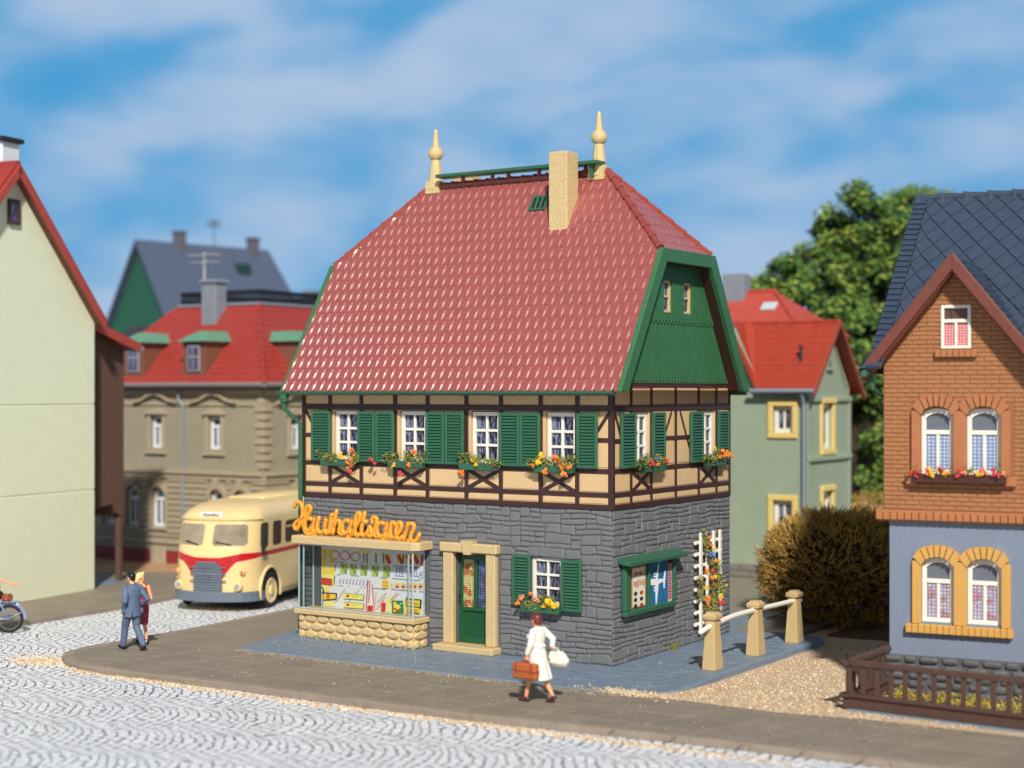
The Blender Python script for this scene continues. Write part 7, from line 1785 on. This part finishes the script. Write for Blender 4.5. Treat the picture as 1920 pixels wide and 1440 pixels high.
def woman_in_white():
    t = thing('person', 'auburn haired woman in white coat walking along the kerbside pavement carrying luggage', 'person', (.47, 28.92, -.02), radians(52))
    b = MB(); hc = Vector((0, .05, 1.50)); M = head(b, hc, radians(-6))
    limb(b, [(0, -.01, 1.31), (0, .02, 1.42)], [.052, .05]); b.rings([(0, 0, .90, .16, .12), (0, 0, 1.04, .12, .10), (0, 0, 1.2, .15, .11), (0, -.01, 1.31, .15, .09), (0, 0, 1.36, .06, .055)])
    hipL, kneeL, ankL = Vector((-.08, 0, .86)), Vector((-.08, .12, .47)), Vector((-.09, .20, .10)); hipR, kneeR, ankR = Vector((.08, 0, .86)), Vector((.09, -.06, .47)), Vector((.10, -.27, .13))
    limb(b, [hipL, kneeL, ankL], [.088, .058, .034]); limb(b, [hipR, kneeR, ankR], [.088, .060, .036])
    wl = Vector((-.25, .06, .87)); wr = Vector((.17, -.20, 1.00))
    limb(b, [(-.17, -.01, 1.30), (-.24, -.02, 1.08), wl], [.048, .040, .026]); limb(b, [(.17, -.01, 1.30), (.25, -.16, 1.14), wr], [.048, .040, .026])
    hand(b, wl, (-.05, .05, -1), (0, 1, 0), .8); hand(b, wr, (.05, -.6, -.5), (-.4, .2, .6), .8)
    organic(b, 'body', SKIN, t, .009, 2); face_marks(t, M)
    b = MB(); b.xf = M; b.ball((0, -.026, .032), (.092, .104, .096), 16, 12); b.ball((0, -.070, -.030), (.080, .058, .066), 12, 10); b.ball((0, .036, .092), (.062, .052, .030), 12, 8)
    organic(b, 'hair', mat('hair_auburn', (112, 44, 42), .38, .1, 12), t, .010, 3)
    WC = mat('coat_white', (226, 226, 214), .65, .05, 10, .2, 20)
    b = MB(); b.rings([(.01, -.02, .42, .215, .235), (0, -.01, .52, .20, .21), (0, 0, .72, .19, .175), (0, 0, .90, .18, .15), (0, 0, 1.0, .145, .12), (0, .0, 1.06, .135, .115), (0, .02, 1.18, .165, .15), (0, .0, 1.28, .175, .125), (0, -.005, 1.34, .13, .09), (0, .0, 1.385, .07, .066)], 22)
    limb(b, [(-.155, -.01, 1.30), (-.24, -.02, 1.08), (-.25, .05, .92)], [.072, .064, .050]); limb(b, [(.155, -.01, 1.30), (.25, -.16, 1.14), (.19, -.19, 1.03)], [.072, .064, .050])
    b.tube(ring_el(0, 0, 1.03, .148, .125), .022, 8, closed=True)
    for i in range(7): a = i*.9; b.tube([(.17*cos(a), .15*sin(a), .8), (.215*cos(a), .235*sin(a)-.02, .43)], [.02, .035], 7)
    b.ball((.07, .13, 1.19), (.07, .06, .06), 10, 8); b.ball((-.07, .13, 1.19), (.07, .06, .06), 10, 8)
    organic(b, 'coat', WC, t, .011, 3)
    for p, d in (((-.09, .18, .045), (0, 1, .0)), ((.10, -.28, .085), (0, 1, -.55))):
        b = MB(); shoe(b, p, d, .24); organic(b, 'shoe', mat('shoe_maroon', (84, 40, 50), .3), t, .009, 2)
    Mw = Matrix.Translation((.47, 28.92, -.02)) @ Matrix.Rotation(radians(52), 4, 'Z')
    g = thing('suitcase', 'orange-brown leather suitcase in the left hand of the woman in white', 'suitcase'); g.matrix_world = Mw @ T(-.27, .07, .45)
    b = MB(); b.box(-.075, .075, -.27, .27, 0, .30, .03); o = b.build('case', mat('suitcase_brown', (178, 92, 44), .45, .14, 8, .1, 20), g, bevel=.008)
    b = MB()
    for z in (.14,): b.box(-.079, .079, -.274, .274, z, z+.02, .004)
    for y in (-.17, .17): b.box(-.079, -.07, y-.015, y+.015, .10, .30, .003)
    b.build('trim', mat('suitcase_dark', (120, 58, 30), .5), g)
    b = MB(); b.tube(smooth_path([(0, -.08, .29), (0, -.07, .335), (0, .07, .335), (0, .08, .29)], 4), .011, 7); b.build('handle', mat('suitcase_dark', (120, 58, 30)), g)
    g = thing('white_bag', 'crumpled white cloth bag in the right hand of the woman in white', 'bag'); g.matrix_world = Mw @ T(.22, -.30, .66)
    b = MB(); rg = random.Random(3); b.ball((0, -.02, .13), (.12, .19, .15), 16, 12, .05, rg); b.ball((.02, -.12, .10), (.10, .10, .11), 12, 9, .08, rg); b.ball((-.02, .08, .17), (.09, .11, .11), 12, 9, .08, rg)
    for i in range(9): a = rg.uniform(0, 6.28); b.tube([(.05*cos(a), .08*sin(a), .28), (.11*cos(a), .19*sin(a), .06)], [.012, .022], 6)
    organic(b, 'bag_cloth', WC, g, .011, 2)
    b = MB(); b.tube(smooth_path([(-.02, .12, .24), (-.03, .10, .33), (-.02, .02, .33), (0, -.04, .26)], 4), .010, 6); b.build('handle', WC, g)
def ring_el(x, y, z, rx, ry, n=20): return [(x+rx*cos(2*pi*i/n), y+ry*sin(2*pi*i/n), z) for i in range(n)]
def rider():
    t = thing('person', 'rider on the moped at the left edge, bare arm stretched out backwards', 'person', (-12.44, 38.05, -.14), radians(94))
    b = MB(); hc = Vector((0, .10, 1.66)); M = head(b, hc, 0)
    limb(b, [(0, .02, 1.42), (0, .06, 1.56)], [.056, .052]); b.rings([(0, 0, .92, .16, .13), (0, 0, 1.08, .13, .10), (0, .02, 1.28, .17, .11), (0, .03, 1.40, .15, .09), (0, .03, 1.45, .07, .06)])
    for s in (-1, 1):
        k = Vector((s*.15, .36, .70 if s < 0 else .80)); a = Vector((s*.13, .22, .28 if s < 0 else .44)); limb(b, [(s*.09, 0, .93), k, a], [.09, .058, .040])
    limb(b, [(-.17, .02, 1.38), (-.26, -.22, 1.30), (-.24, -.46, 1.20)], [.048, .038, .025]); hand(b, (-.24, -.46, 1.20), (.0, -1, -.45), (-.3, 0, 1), .12, .18)
    limb(b, [(.17, .02, 1.38), (.26, .20, 1.22), (.22, .42, 1.16)], [.048, .038, .026]); hand(b, (.22, .42, 1.16), (0, 1, -.2), (-1, 0, 0), .9)
    organic(b, 'body', SKIN, t, .010, 2); face_marks(t, M)
    b = MB(); b.xf = M; b.ball((0, -.02, .034), (.084, .096, .088), 14, 10); b.ball((0, -.05, -.01), (.068, .05, .07), 12, 8); organic(b, 'hair', mat('hair_brown', (84, 56, 38), .5), t, .011, 2)
    b = MB(); b.rings([(0, 0, .92, .18, .15), (0, 0, 1.08, .155, .125), (0, .02, 1.28, .19, .13), (0, .03, 1.40, .17, .11), (0, .03, 1.46, .08, .075)], 18); limb(b, [(-.16, .02, 1.385), (-.21, -.08, 1.35)], [.07, .06]); limb(b, [(.16, .02, 1.385), (.21, .10, 1.31)], [.07, .06]); organic(b, 'shirt', mat('shirt_white', (214, 208, 198), .7), t, .012, 3)
    b = MB(); b.ball((0, -.04, .90), (.18, .17, .13), 14, 10)
    for s in (-1, 1):
        k = Vector((s*.15, .36, .70 if s < 0 else .80)); a = Vector((s*.13, .22, .30 if s < 0 else .46)); limb(b, [(s*.09, 0, .92), k, a], [.11, .078, .062])
    organic(b, 'trousers', mat('trousers_dark', (34, 38, 44), .7), t, .012, 3)
    for s in (-1, 1):
        b = MB(); shoe(b, (s*.13, .20, .21 if s < 0 else .37), (0, 1, .0)); organic(b, 'shoe', mat('shoe_black', (20, 20, 22)), t, .010, 2)
man_in_suit(); woman_in_red(); woman_in_white(); rider()
